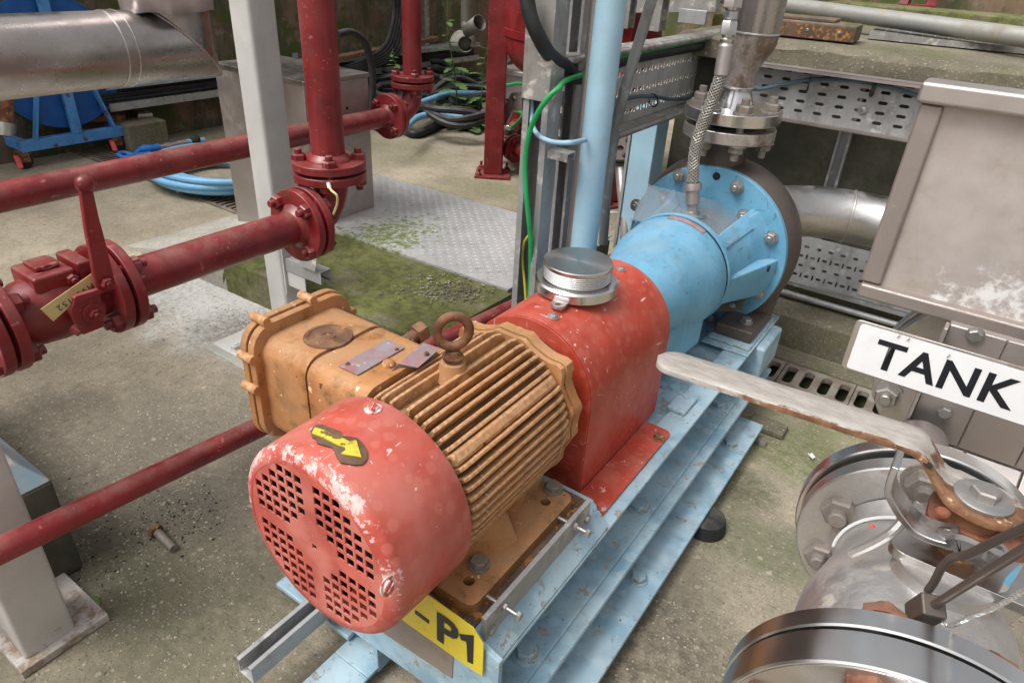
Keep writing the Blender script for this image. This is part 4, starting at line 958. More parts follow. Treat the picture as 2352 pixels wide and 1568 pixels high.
tm, wd = text_mb('P', o_, uu, vv, hP*1.0, .0004, bold=.03, sx=.98); tm.build('lettering', 'sign_black', sg, smooth=False)
m = MB(); m.plate([PL(*q_) for q_ in ((1838,652),(1952,664),(1950,760),(1946,888),(1902,868),(1897,740),(1893,712),(1852,697))], [], (0,.5276,0), (1,0,0), (0,0,1), .0006); m.build('lettering', 'sign_black', sg, smooth=False)
d0, d1 = PL(1492,478), PL(1602,560); m = MB(); m.bar((d0[0],.5274,d0[1]), (d1[0],.5274,d1[1]), .0008, .0085, up=(0,0,1)); m.build('dash', 'sign_black', sg, smooth=False)
bb = thing('blank_plate', 'bare grey-brown backing strip below the yellow sign on skid end', 'plate', (-.5,.533,.17))
m = MB(); po2 = [PL(1000,370,.5335), PL(1400,552,.5335), PL(1790,830,.5335), PL(1780,1003,.5335), PL(1245,648,.5335), PL(900,420,.5335)]
m.plate(po2, [], (0,.5345,0), (1,0,0), (0,0,1), .0014); m.build('strip', 'sign_brown', bb)
# strut channel lying beside the skid end
stc = thing('strut_channel', 'short grey open strut channel lying under the skid front end', 'channel', (-.72,.5,-.04))
zt_ = .065
L_ = U(543,1508,z=zt_); R_ = U(578,1536,z=zt_); ex = R_.x-L_.x
m = MB(); prof = [(0,-.04),(ex,-.04),(ex,0),(ex-.009,0),(ex-.009,-.006),(ex-.0025,-.006),(ex-.0025,-.0375),(.0025,-.0375),(.0025,-.006),(.009,-.006),(.009,0),(0,0)]
y0_ = L_.y
A_ = [m.b.verts.new((L_.x+a, y0_, zt_+b)) for a, b in prof]; B_ = [m.b.verts.new((L_.x+a, 1.1, zt_+b)) for a, b in prof]
for i in range(12): m.b.faces.new((A_[i], A_[(i+1)%12], B_[(i+1)%12], B_[i]))
tr = geometry.tessellate_polygon([[V((a, b, 0)) for a, b in prof]])
for a, b, c in tr: m.b.faces.new((A_[a], A_[b], A_[c]))
m.build('channel', 'galvanised', stc, bevel=.001)

# ================================================================ RED VALVE LINE (pump scale)
MODE[0] = 'P'
RP = 'red_pipe_paint'
zv = lambda a, b: ((a/2.8514)*.57422, (b/2.8514+950)*.57422)
def flange(o, axis, R, t, bore, name='flange', mat=RP, parent=None, bevel=.003, n=56):
    a = V(axis).normalized(); o = V(o); m = MB(); m.ring(o, o+a*t, R, bore, n); return m.build(name, mat, parent, bevel=bevel)
def bolts_round(o, axis, pcd, n, d, mat, parent, kind='nut', ph=0.0, stud=.35, washer=False):
    a, u, v = frame(axis); o = V(o)
    for i in range(n):
        t = ph+2*pi*i/n; bolt(o+(u*cos(t)+v*sin(t))*pcd, axis, d, mat, parent, kind, stud=stud, washer=washer)
def studs(o0, o1, pcd, n, r, mat, parent, ph=0.0):
    a, u, v = frame(V(o1)-V(o0))
    for i in range(n):
        t = ph+2*pi*i/n; d = (u*cos(t)+v*sin(t))*pcd; m = MB(); m.cyl(V(o0)+d, V(o1)+d, r, n=10); m.build('stud', mat, parent)
RX, RY, RZ = -1.4426, 1.2442, .470
FR, PR = .0985, .0445
# riser
rr = thing('red_riser_pipe', 'dark red vertical pipe bolted to elbow in front of steel cabinet', 'pipe', (RX,RY,.60), 'red fire water pipework')
m = MB(); m.cyl((RX,RY,.63), (RX,RY,2.4), PR, n=40); m.build('pipe', RP, rr)
m = MB(); m.lathe([(0,.060),(.006,.058),(.012,.050),(.018,PR)], (RX,RY,.624), (0,0,1), 40); m.build('weld_collar', RP, rr, ang=60)
flange((RX,RY,.602), (0,0,1), FR, .022, .03, parent=rr); bolts_round((RX,RY,.624), (0,0,1), .078, 4, .034, RP, rr, ph=.86)
# elbow
el = thing('red_elbow', 'dark red flanged elbow joining valve line to upright red pipe', 'pipe elbow', (RX,RY,.47), 'red fire water pipework')
R_ = .085; pts = []
for i in range(13):
    a = pi/2*i/12; pts.append((RX, RY-R_+R_*sin(a), RZ+R_-R_*cos(a)))
pts = [(RX, 1.150, RZ)] + pts + [(RX, RY, .588)]
m = MB(); m.tube(pts, .047, 28); m.build('bend', RP, el, ang=60)
flange((RX,RY,.572), (0,0,1), FR, .022, .03, parent=el); bolts_round((RX,RY,.572), (0,0,-1), .078, 4, .034, RP, el, ph=.86)
flange((RX,1.140,RZ), (0,1,0), FR, .022, .03, parent=el); bolts_round((RX,1.162,RZ), (0,1,0), .078, 4, .034, RP, el, ph=pi/4)
studs((RX,RY,.59), (RX,RY,.605), .078, 4, .009, RP, el, .86); studs((RX,1.13,RZ), (RX,1.142,RZ), .078, 4, .009, RP, el, pi/4)
m = MB(); m.ring((RX,RY,.594), (RX,RY,.602), .066, .03); m.build('gasket', 'dark_recess', el)
# earth strap hanging by the elbow
es = thing('earth_strap', 'frayed cream and blue bonding wire looped over the red elbow', 'wire', (RX+.06,RY,.58))
m = MB(); m.tube(smooth_path([U(758,412,y=1.19), U(754,425,y=1.17), U(762,438,y=1.16), U(774,450,y=1.16), U(774,470,y=1.165), U(766,492,y=1.17)], 5), .0032, 8); m.build('wire', 'tag_yellow', es)
m = MB(); m.cyl(U(754,420,y=1.168), U(757,432,y=1.165), .0055, n=12); m.build('sleeve', 'white_plastic', es)
# horizontal spool
sp = thing('red_spool_pipe', 'dark red horizontal pipe between the lever valve and elbow', 'pipe', (RX,.92,RZ), 'red fire water pipework')
m = MB(); m.cyl((RX,.64,RZ), (RX,1.12,RZ), PR, n=40); m.build('pipe', RP, sp)
flange((RX,1.108,RZ), (0,1,0), FR, .022, .03, parent=sp); bolts_round((RX,1.108,RZ), (0,-1,0), .078, 4, .034, RP, sp, ph=pi/4)
m = MB(); m.lathe([(0,PR),(.008,.050),(.016,.060)], (RX,1.092,RZ), (0,1,0), 40); m.build('weld_collar', RP, sp, ang=60)
VY = .595
flange((RX,.620,RZ), (0,1,0), FR, .022, .03, parent=sp); bolts_round((RX,.642,RZ), (0,1,0), .078, 4, .034, RP, sp, ph=pi/4)
# ball valve
bv = thing('red_lever_valve', 'dark red flanged ball valve with upright ball-ended lever and yellow tag', 'valve', (RX,.57,RZ), 'red fire water pipework')
flange((RX,.590,RZ), (0,1,0), FR, .022, .03, parent=bv); bolts_round((RX,.590,RZ), (0,-1,0), .078, 4, .034, RP, bv, ph=pi/4)
flange((RX,.390,RZ), (0,1,0), FR, .022, .03, parent=bv); bolts_round((RX,.412,RZ), (0,1,0), .078, 4, .034, RP, bv, ph=pi/4)
m = MB(); m.lathe([(0,.052),(.02,.055),(.04,.066),(.09,.070),(.13,.066),(.16,.054),(.19,.052)], (RX,.405,RZ), (0,1,0), 36); m.build('valve_body', RP, bv, ang=60)
m = MB(); m.box(RX-.055, RX+.045, .462, .540, RZ+.045, RZ+.083, None); m.build('body_boss', RP, bv, bevel=.007, seg=3)
m = MB(); m.box(RX-.05, RX+.04, .546, .576, RZ+.04, RZ+.088); m.build('body_rib', RP, bv, bevel=.006, seg=3)
m = MB(); m.box(RX-.035, RX+.02, .48, .525, RZ+.083, RZ+.094); m.build('boss_cap', RP, bv, bevel=.004)
for yy in (.528,):
    bolt((RX+.045, yy, RZ+.062), (1,0,0), .020, RP, bv, 'nut', stud=.3, washer=False)
# stem faces the camera (+x): bracket plate, stem nut and lever
BX = RX+.098
BP = [U(*zv(*q_), x=BX+.009) for q_ in ((848,690),(1110,622),(1150,640),(1172,800),(1190,1018),(950,1112),(905,1050),(860,975),(815,890),(810,810),(838,765))]
sc_ = U(*zv(1065,862), x=BX+.009)
m = MB(); m.cyl((RX+.02,sc_.y,sc_.z), (BX,sc_.y,sc_.z), .030, n=24); m.build('stem', RP, bv, bevel=.002)
m = MB(); m.plate([(p.y, p.z) for p in BP], [], (BX,0,0), (0,1,0), (0,0,1), .009); m.build('bracket_plate', RP, bv, bevel=.002)
m = MB(); m.cyl((BX+.0092,sc_.y,sc_.z), (BX+.013,sc_.y,sc_.z), .021); m.build('washer', RP, bv)
bolt((BX+.013,sc_.y,sc_.z), (1,0,0), .020, RP, bv, 'nut', stud=.3, washer=False)
LX = RX+.118
LP = [U(px, py, x=LX) for px, py in ((183,430),(204,430),(212,441),(225,500),(236,540),(264,655),(262,662),(240,668),(176,694),(165,684),(171,678),(221,663),(216,655),(206,590),(194,530),(182,441))]
lv = MB(); lv.plate([(p.y, p.z) for p in LP], [], (RX+.112,0,0), (0,1,0), (0,0,1), .012); lv.build('lever', RP, bv, bevel=.0025)
p = U(194,422,x=LX); m = MB(); m.ball(p, .0165, 20); m.build('lever_knob', RP, bv)
pb0 = U(240,648,x=LX); bolt((RX+.124,pb0.y,pb0.z), (1,0,0), .022, RP, bv, 'nut', stud=.1)
m = MB(); m.bar(U(*zv(925,1090), x=BX+.004), U(*zv(820,1020), x=BX-.01), .014, .014); m.build('stop_pin', RP, bv, bevel=.002)
# its tag
tgx = RX+.104
def tagplate(c4_, txt, x, parent_label, cat, name='valve_tag'):
    t = thing(name, parent_label, cat, c4_[0]); slab(c4_, .0012, 'tag_plate', 'tag_yellow', t); return t
tc_ = [U(*zv(*q_), x=RX+.098) for q_ in ((465,818),(1050,410),(1075,540),(608,955))]
tt = thing('valve_tag', 'yellow tag lettered HVS0152 hanging upside down behind the red lever', 'label tag', tc_[0])
m = MB(); a_ = [m.b.verts.new(p) for p in tc_]; b_ = [m.b.verts.new(p+V((-.0012,0,0))) for p in tc_]; m.b.faces.new(a_); m.b.faces.new(b_[::-1])
for i in range(4): m.b.faces.new((a_[i], a_[(i+1)%4], b_[(i+1)%4], b_[i]))
m.build('tag_plate', 'tag_yellow', tt)
# lettering runs from upper right to lower left, upside down in the picture
uo = U(*zv(1040,515), x=RX+.0992); ue = U(*zv(640,790), x=RX+.0992); uu = (ue-uo).normalized(); vv = V((1,0,0)).cross(uu); 
if vv.dot(U(*zv(700,850), x=RX+.0992)-ue) < 0: vv = -vv
vv = -V((0,0,1)) if False else vv
tm, wd = text_mb('HVS0152', uo, uu, V((1,0,0)).cross(uu), (U(*zv(700,745),x=RX+.0992)-U(*zv(640,640),x=RX+.0992)).length*.55, .0003, sx=1.1, spacing=1.15)
tm.build('lettering', 'tag_ink', tt, smooth=False)
# pipe beyond the valve, leaving the frame
s2 = thing('red_spool_pipe', 'dark red flanged pipe end at left frame edge beyond lever valve', 'pipe', (RX,.40,RZ), 'red fire water pipework')
flange((RX,.360,RZ), (0,1,0), FR, .022, .03, parent=s2); bolts_round((RX,.360,RZ), (0,-1,0), .078, 4, .034, RP, s2, ph=pi/4)
m = MB(); m.cyl((RX,-.8,RZ), (RX,.375,RZ), PR, n=36); m.build('pipe', RP, s2)
studs((RX,.38,RZ), (RX,.392,RZ), .078, 4, .009, RP, s2, pi/4); studs((RX,.610,RZ), (RX,.622,RZ), .078, 4, .009, RP, sp, pi/4)

MODE[0] = 'G'
# back red line
bx, bz = -2.0, .530
b1_ = thing('red_back_pipe', 'long dark red horizontal pipe passing behind grey post and over blue hose', 'pipe', (bx,1.2,bz), 'red fire water pipework')
m = MB(); m.cyl((bx,-.6,bz), (bx,2.02,bz), .0375, n=36); m.build('pipe', RP, b1_)
FR2 = .087
flange((bx,2.035,bz), (0,1,0), FR2, .020, .02, parent=b1_); bolts_round((bx,2.035,bz), (0,-1,0), .067, 4, .030, RP, b1_, ph=.8)
m = MB(); m.lathe([(0,.0375),(.01,.043),(.016,.05)], (bx,2.02,bz), (0,1,0), 36); m.build('weld_collar', RP, b1_)
e2 = thing('red_elbow', 'dark red elbow under the distant upright pipe by tangled hoses', 'pipe elbow', (bx,2.15,bz), 'red fire water pipework')
flange((bx,2.060,bz), (0,1,0), FR2, .020, .02, parent=e2); bolts_round((bx,2.08,bz), (0,1,0), .067, 4, .030, RP, e2, ph=.8)
R_ = .085; pts = [(bx,2.07,bz)] + [(bx, 2.195-R_+R_*sin(pi/2*i/10), bz+R_-R_*cos(pi/2*i/10)) for i in range(11)] + [(bx,2.195,.64)]
m = MB(); m.tube(pts, .040, 24); m.build('bend', RP, e2, ang=60)
flange((bx,2.195,.628), (0,0,1), FR2, .020, .02, parent=e2); bolts_round((bx,2.195,.628), (0,0,-1), .067, 4, .030, RP, e2, ph=.86)
r2 = thing('red_riser_pipe', 'distant dark red upright pipe with flange beside the flowering weed', 'pipe', (bx,2.195,.65), 'red fire water pipework')
flange((bx,2.195,.655), (0,0,1), FR2, .020, .02, parent=r2); bolts_round((bx,2.195,.675), (0,0,1), .067, 4, .030, RP, r2, ph=.86)
m = MB(); m.cyl((bx,2.195,.67), (bx,2.195,2.3), .0375, n=32); m.build('pipe', RP, r2)
m = MB(); m.ring((bx,2.195,.648), (bx,2.195,.655), .055, .02); m.build('gasket', 'dark_recess', r2)
# low thin red pipe
lp = thing('red_low_pipe', 'slim dark red pipe sloping low across the floor behind orange motor', 'pipe', (-1.03,.6,.27))
m = MB(); m.cyl((-1.03,-.5,.372), (-1.03,2.35,.121), .0215, n=32); m.build('pipe', RP, lp)
m = MB(); m.bar((-1.03,1.9,-.0), (-1.03,1.9,.145), .03, .03, up=(0,1,0)); m.build('pipe_rest', 'galvanised_dirty', lp)

# ================================================================ POSTS
def post(name, label, x0, x1, y0, y1, zt, mat, plate_, pz=.022, r=.012):
    t = thing(name, label, 'post', ((x0+x1)/2, (y0+y1)/2, 0))
    m = MB(); m.plate(rrect(x0, x1, y0, y1, r, 4), [], (0,0,pz), (1,0,0), (0,1,0), zt); m.build('column', mat, t, ang=30)
    px0, px1, py0, py1 = plate_
    m = MB(); m.box(px0, px1, py0, py1, .0, pz); m.build('base_plate', mat, t, bevel=.003); return t
gp = post('steel_post', 'tall grey painted square post standing behind the orange terminal box', -1.778, -1.690, 1.230, 1.320, 2.6, 'grey_paint', (-1.775, -1.50, 1.005, 1.36), .030)
p = U(*[(1590/1.68)*.57422, (830/1.68+900)*.57422], z=.03); bolt(p, (0,0,1), .028, 'grey_paint', gp, 'nut', stud=.1)
m = MB(); m.box(-1.80, -1.49, .995, 1.38, -.005, .004); m.build('grout_pad', 'concrete_grey', gp, bevel=.003)
# bracket of strut on the post
br = thing('strut_bracket', 'grey painted strut bracket bolted to the tall square post', 'bracket', (-1.68,1.25,.25))
cA = U(690,575,y=1.21)
m = MB(); w_, d_ = .041, .041
def cprof(m, o, ax, u, v, L, w, h, t=.003, lip=.008, hole=False):
    pr = [(-w/2,0),(w/2,0),(w/2,h),(w/2-lip,h),(w/2-lip,h-t),(w/2-t,h-t),(w/2-t,t),(-w/2+t,t),(-w/2+t,h-t),(-w/2+lip,h-t),(-w/2+lip,h),(-w/2,h)]
    o = V(o); ax, u, v = V(ax).normalized(), V(u).normalized(), V(v).normalized()
    A_ = [m.b.verts.new(o+u*a+v*b) for a, b in pr]; B_ = [m.b.verts.new(o+ax*L+u*a+v*b) for a, b in pr]
    for i in range(12): m.b.faces.new((A_[i], A_[(i+1)%12], B_[(i+1)%12], B_[i]))
    for a, b, c in geometry.tessellate_polygon([[V((a, b, 0)) for a, b in pr]]): m.b.faces.new((A_[a], A_[b], A_[c])); m.b.faces.new((B_[c], B_[b], B_[a]))
    return m
q_ = U(672,600,y=1.262)
cprof(m, (-1.69,1.262,.265), (1,0,0), (0,1,0), (0,0,-1), .17, .041, .041); m.build('strut_arm', 'galvanised', br)
m = MB(); m.box(-1.690, -1.684, 1.235, 1.315, .14, .30); m.box(-1.684, -1.60, 1.2445, 1.2485, .17, .222); m.build('angle_plate', 'grey_paint', br, bevel=.002)
m = MB(); m.plate(rrect(0,.07,0,.055,.004), [circle((.04,.03),.008,12)], (-1.60,1.235,.268), (1,0,0), (0,.25,1), .004); m.build('fixing_plate', 'galvanised_dirty', br)
cp_ = post('steel_column', 'rust-speckled grey steel column with base plate at lower left corner', -1.175, -1.088, .165, .250, 2.4, 'grey_paint_rusting', (-1.235, -1.070, .148, .300), .018, r=.007)
# concrete block with blue paint
bt = thing('concrete_block', 'dark concrete block with blue painted top edge behind the left column', 'concrete block', (-1.5,.1,0))
m = MB(); m.box(-1.95, -1.235, -.9, .335, 0, .232); m.build('block', 'concrete_wall_dark', bt, bevel=.006)
m = MB(); a_ = [(-1.235,-.9,.232),(-1.235,.335,.232),(-1.95,.335,.232),(-1.95,-.9,.232)]; b_ = [(-1.275,-.9,.282),(-1.275,.300,.282),(-1.92,.300,.282),(-1.92,-.9,.282)]
A_ = [m.b.verts.new(p) for p in a_]; B_ = [m.b.verts.new(p) for p in b_]; m.b.faces.new(A_); m.b.faces.new(B_[::-1])
for i in range(4): m.b.faces.new((A_[i], A_[(i+1)%4], B_[(i+1)%4], B_[i]))
def bluepaint(): 
    n = newmat('block_paint'); c = n.mix(n.ramp(n.noise(12,8,.7), .4, .6), (.20,.36,.47), (.33,.37,.37))
    c = n.mix(n.ramp(n.noise(9,9,.7,loc=(3,3,3)), .54, .6), c, (.42,.41,.39)); k = n.ramp(n.pos(2), .292, .288); c = n.mix(k, (.42,.42,.41), c)
    n.set(Base_Color=c, Roughness=.6, Normal=n.bump(n.noise(60), .3, .002))
bluepaint(); m.build('painted_top', 'block_paint', bt, bevel=.004)

# ================================================================ CABINET
xr, yf, zb_ = -2.075, 1.70, PH-.004
cb = thing('steel_cabinet', 'stainless steel cabinet standing on plinth behind the upright red pipe', 'cabinet', (-2.35,1.9,zb_))
TF, TB = U(656,196.5,x=xr), U(849,166,x=xr); xl = U(509,174,y=yf).x
print('cabinet', TF, TB, xl)
ztop = .69
m = MB(); m.box(-2.60, xr, yf, 2.02, -.0, ztop-.018); m.build('body', 'stainless_dull', cb, bevel=.003)
m = MB(); m.box(-2.604, xr+.004, yf-.004, 2.024, ztop-.0175, ztop); m.build('lid', 'stained_lid' if 'stained_lid' in MATS else 'stainless_pipe', cb, bevel=.003)
for (px, py) in ((705,262),(818,239)): pass
for p in ((xr+.0005,1.79,.555),(xr+.0005,1.79,.33),(xr+.0005,1.90,.57),(xr+.0005,1.93,.25)):
    m = MB(); m.lathe([(0,0),(0,.006),(.0006,.006),(.0006,0)], p, (1,0,0), 14); m.build('vent_hole', 'dark_recess', cb)

# ================================================================ UPPER-LEFT CLAD PIPE
cx_, cz_, cr = -2.4, .793, .113
yc = U(495,168,x=-2.4).y - .113
ip = thing('clad_pipe', 'large dull stainless clad pipe with mitred elbow turning up at top left', 'pipe', (cx_, .9, cz_))
def mitre(m, kind, n=56):
    rows = []
    def ring(f):
        return [m.b.verts.new(f(2*pi*k/n)) for k in range(n)]
    if kind == 'h':
        for y in (-1.2, .3, .8, yc-.25): rows.append(ring(lambda a: V((cx_+cr*cos(a), y, cz_+cr*sin(a)))))
        rows.append(ring(lambda a: V((cx_+cr*cos(a), yc-cr*sin(a), cz_+cr*sin(a)))))
    else:
        rr_ = cr*.985
        rows.append(ring(lambda a: V((cx_+rr_*cos(a), yc-rr_*sin(a), cz_+rr_*sin(a)))))
        for z in (cz_+.2, cz_+1.6): rows.append(ring(lambda a: V((cx_+rr_*cos(a), yc-rr_*sin(a), z))))
    for A_, B_ in zip(rows, rows[1:]):
        for k in range(n): m.b.faces.new((A_[k], A_[(k+1)%n], B_[(k+1)%n], B_[k]))
    return m
mitre(MB(), 'h').build('horizontal_cladding', 'stainless_pipe', ip, ang=60); mitre(MB(), 'v').build('vertical_cladding', 'stainless_pipe', ip, ang=60)
m = MB(); m.tube([V((cx_+cr*1.012*cos(2*pi*k/48), yc-cr*sin(2*pi*k/48)*1.012, cz_+cr*sin(2*pi*k/48)*1.012)) for k in range(48)], .004, 6, closed=True); m.build('mitre_seam', 'stainless_dull', ip)
ys = U(290,100,x=cx_+cr).y
for yy in (ys, ys+.035):
    m = MB(); m.torus((cx_,yy,cz_), (0,1,0), cr, .0035, 48, 6); m.build('joint_bead', 'stainless_weathered', ip)
m = MB(); m.ring((cx_,ys+.002,cz_), (cx_,ys+.033,cz_), cr+.0022, cr-.01, 56); m.build('joint_band', 'stainless_pipe', ip)
fo = thing('foil_wrap', 'crumpled silver foil wrapped around the top of clad pipe elbow', 'foil', (cx_, yc, 1.0))
m = MB(); n_ = 60; rows = []
for j in range(14):
    row = []
    for k in range(n_):
        a = 2*pi*k/n_; z_ = .905+.06*j; q = V((cos(a)*3, sin(a)*3, z_*6)); d = .012*noise.noise(q*1.3)+.006*noise.noise(q*3.7)
        zz = z_ + (.02*noise.noise(V((cos(a)*2, sin(a)*2, 5))) if j == 0 else 0); row.append(m.b.verts.new((cx_+(cr+.030+d)*cos(a), yc+(cr+.030+d)*sin(a)-.025, zz)))
    rows.append(row)
for A_, B_ in zip(rows, rows[1:]):
    for k in range(n_): m.b.faces.new((A_[k], A_[(k+1)%n_], B_[(k+1)%n_], B_[k]))
o = m.build('wrap', 'foil', fo, ang=60); md = o.modifiers.new('solid', 'SOLIDIFY'); md.thickness = .003

# ================================================================ HOSE REEL TROLLEY
tx = -4.0
rt = thing('hose_reel_trolley', 'blue hose reel on wheeled trolley beneath the clad pipe far left', 'trolley', (tx,1.6,0))
tz = .14
def PZ(px, py, z): return U(px, py, z=z)
n1, n2 = U(38,325,z=tz), U(303,290,z=tz)
print('trolley', n1, n2)
fx = (n1.x+n2.x)/2; y0_, y1_ = n1.y, n2.y
for xx in (fx, fx-.42):
    m = MB(); m.box(xx-.05, xx, y0_, y1_, tz-.055, tz); m.build('base_rail', 'trolley_blue', rt, bevel=.004)
for yy in (y0_, y1_-.05):
    m = MB(); m.box(fx-.42, fx-.05, yy, yy+.05, tz-.05, tz-.002); m.build('cross_rail', 'trolley_blue', rt, bevel=.004)
cy_ = U(178,300,x=fx).y; hz = .72
for xx in (fx-.012, fx-.45):
    m = MB(); m.bar((xx,cy_,tz), (xx,cy_,hz+.5), .03, .05, up=(0,1,0)); m.build('upright', 'trolley_blue', rt, bevel=.003)
    a0 = U(80,308,x=fx).y; a1 = U(262,285,x=fx).y
    m = MB(); m.bar((xx,a0,tz), (xx,cy_-.04,hz), .012, .04, up=(1,0,0)); m.build('brace', 'trolley_blue', rt, bevel=.002)
    m = MB(); m.bar((xx,a1,tz), (xx,cy_+.04,hz), .012, .04, up=(1,0,0)); m.build('brace', 'trolley_blue', rt, bevel=.002)
rcx = fx-.05; rc = U(128,143,x=rcx); rR = 139*3.75/1568
for xx, nm in ((rcx,'reel_disc'), (rcx-.36,'reel_disc')):
    m = MB(); m.cyl((xx-.006,rc.y,rc.z), (xx,rc.y,rc.z), rR, n=72); m.build(nm, 'reel_blue', rt, bevel=.002)
m = MB(); m.cyl((rcx-.35,rc.y,rc.z), (rcx+.04,rc.y,rc.z), .06, n=24); m.build('hub', 'trolley_blue', rt)
for k in range(8):
    m = MB(); m.torus((rcx-.03-.042*k, rc.y, rc.z), (1,0,0), rR-.035-.012*(k%2), .021, 56, 8); m.build('hose_turn', 'black_hose', rt)
for (px, py) in ((67,390),(273,348),(6,360)):
    c = U(px, py, z=.0); yy = c.y if px > 10 else y0_+.03; xx = fx-.025 if px > 10 else fx-.40
    m = MB(); m.cyl((xx-.014,yy,.042), (xx+.014,yy,.042), .042, n=28); wl = m.build('caster_wheel', 'black_rubber', rt, bevel=.003)
    m = MB(); m.box(xx-.022, xx-.018, yy-.025, yy+.025, .035, .085); m.box(xx+.018, xx+.022, yy-.025, yy+.025, .035, .085); m.box(xx-.022, xx+.022, yy-.025, yy+.025, .0855, .092); m.build('caster_fork', 'rusty_iron', rt)
    m = MB(); m.bar((xx+.005,yy-.03,.075), (xx+.06,yy-.045,.022), .026, .008); m.build('brake_pedal', 'red_plastic', rt, bevel=.003)
a_ = U(205,275,x=fx-.15); m = MB(); m.cyl(U(205,272,x=fx-.10), U(284,272,x=fx-.10), .024, n=18); m.cyl(U(262,274,x=fx-.1), U(272,273,x=fx-.1), .033); m.build('outlet_pipe', 'rusty_iron', rt)
m = MB(); m.cyl(U(311,268,x=fx-.10), U(332,267,x=fx-.10), .033, n=20); m.cyl(U(328,267,x=fx-.10), U(344,266,x=fx-.10), .037, n=20); m.build('coupling', 'stainless', rt, bevel=.002)
m = MB(); m.cyl(U(14,215,x=fx+.02), U(14,285,x=fx+.02), .032, n=16); m.build('inlet_pipe', 'rusty_iron', rt); m = MB(); m.cyl(U(14,280,x=fx+.02), U(14,310,x=fx+.02), .042, n=20); m.build('coupling', 'stainless', rt, bevel=.002)
# light blue uprights and galvanised frames standing behind, cut by the clad pipe
for i, (px, w_, mat_, lab) in enumerate(((238,.04,'trolley_blue','pale blue trolley upright rising above the clad pipe'),(283,.07,'galvanised','perforated galvanised strut upright above clad pipe, left one'),(415/1.0*1.0,.07,'galvanised','grey galvanised strut upright above the clad pipe beside foil wrap'))):
    c = U(px, 20, x=-4.05)
    t = thing('strut_upright', lab, 'upright', (c.x, c.y, 0)); m = MB(); m.box(c.x-.03, c.x, c.y-w_/2, c.y+w_/2, .93, 2.1); m.box(-4.26, c.x-.03, c.y-.02, c.y+.02, 1.2, 1.25); m.build('channel', mat_, t, bevel=.003)

# ================================================================ GRATING IN THE FLOOR, LEFT
gr = thing('floor_grating', 'rusty bar drain grating in the floor beneath hose trolley', 'grating', (-3.5,1.88,0))
gy0, gy1 = 1.815, 1.985
m = MB(); m.box(-4.9, -2.60, gy0-.022, gy0, -.01, .006); m.box(-4.9, -2.60, gy1, gy1+.022, -.01, .006); m.build('frame', 'grating_iron', gr)
m = MB(); m.box(-4.9, -2.60, gy0, gy1, .0012, .0022); m.build('trench', 'dark_recess', gr)  # flat sheet on the floor; shade below the bars is its near-black colour
bm_ = None
for k in range(60):
    x = -4.86+.0375*k
    if bm_ is None:
        m = MB(); m.box(-.007, .007, gy0, gy1, .0024, .0075); ob = m.build('bar', 'grating_iron', None, bevel=0); bm_ = ob.data
    else: ob = bpy.data.objects.new('bar', bm_); COL.objects.link(ob)
    ob.location = V((x,0,0))*1.0522; attach(ob, gr)

# ================================================================ BLUE HOSE COIL + TOOL
hc = thing('blue_hose_coil', 'coil of light blue hose lying on floor beneath the red back pipe', 'hose', (-3.2,2.06,0))
pts = []
for i in range(6*40+1):
    a = 2*pi*i/40; tn = i/40; r = .235+.026*tn+.012*sin(a*1.3); z_ = .022+.020*abs(sin(tn*1.9))+.006*tn
    pts.append((-3.215+r*cos(a)*1.02, 2.05+r*sin(a)*.86, z_))
m = MB(); m.tube(pts, .0165, 10); m.build('hose', 'blue_hose', hc)
pts = [(p[0]+.03, p[1]+.02, p[2]+.03) for p in pts[::-1][:150]]; m = MB(); m.tube(pts, .0165, 10); m.build('hose', 'blue_hose', hc)
tl = thing('hose_coupling', 'bright blue forked coupling with steel swivel lying by blue hose coil', 'coupling', U(300,355,z=.03))
A0, A1 = U(288,357,z=.035), U(352,343,z=.035)
m = MB(); m.torus(A0, (.2,.1,1), .033, .012, 24, 8); m.tube([A0+V((.03,.03,.0)), U(330,338,z=.05), A1+V((-.03,0,.01))], .014, 10); m.tube([A0+V((.03,-.01,0)), U(345,352,z=.03)], .012, 10); m.cyl(U(318,346,z=.045), U(366,338,z=.045), .020); m.build('fork', 'jack_blue', tl)
m = MB(); m.cyl(U(366,338,z=.045), U(405,331,z=.045), .013); m.hexa(U(378,336,z=.045), U(405,331,z=.045)-U(378,336,z=.045), .036, .04); m.cyl(U(405,331,z=.045), U(428,327,z=.045), .018); m.build('swivel', 'stainless_dull', tl)
m = MB(); m.cyl(U(428,327,z=.04), U(470,322,z=.04), .017); m.build('tail_hose', 'blue_hose', tl)
m = MB(); m.ball(U(448,322,z=.045), .034, 14, (1,1,.9)); m.build('rubber_stop', 'black_rubber', tl)

# block by the wall
bk = MB(); q_ = U(300,345,z=0); bk.box(-4.23, -4.02, 2.02, 2.26, 0, .15); o = bk.build('concrete_kerb_block', 'concrete_ledge', bevel=.012); tag(o, 'square concrete block against far-left wall behind trolley wheel', 'block')

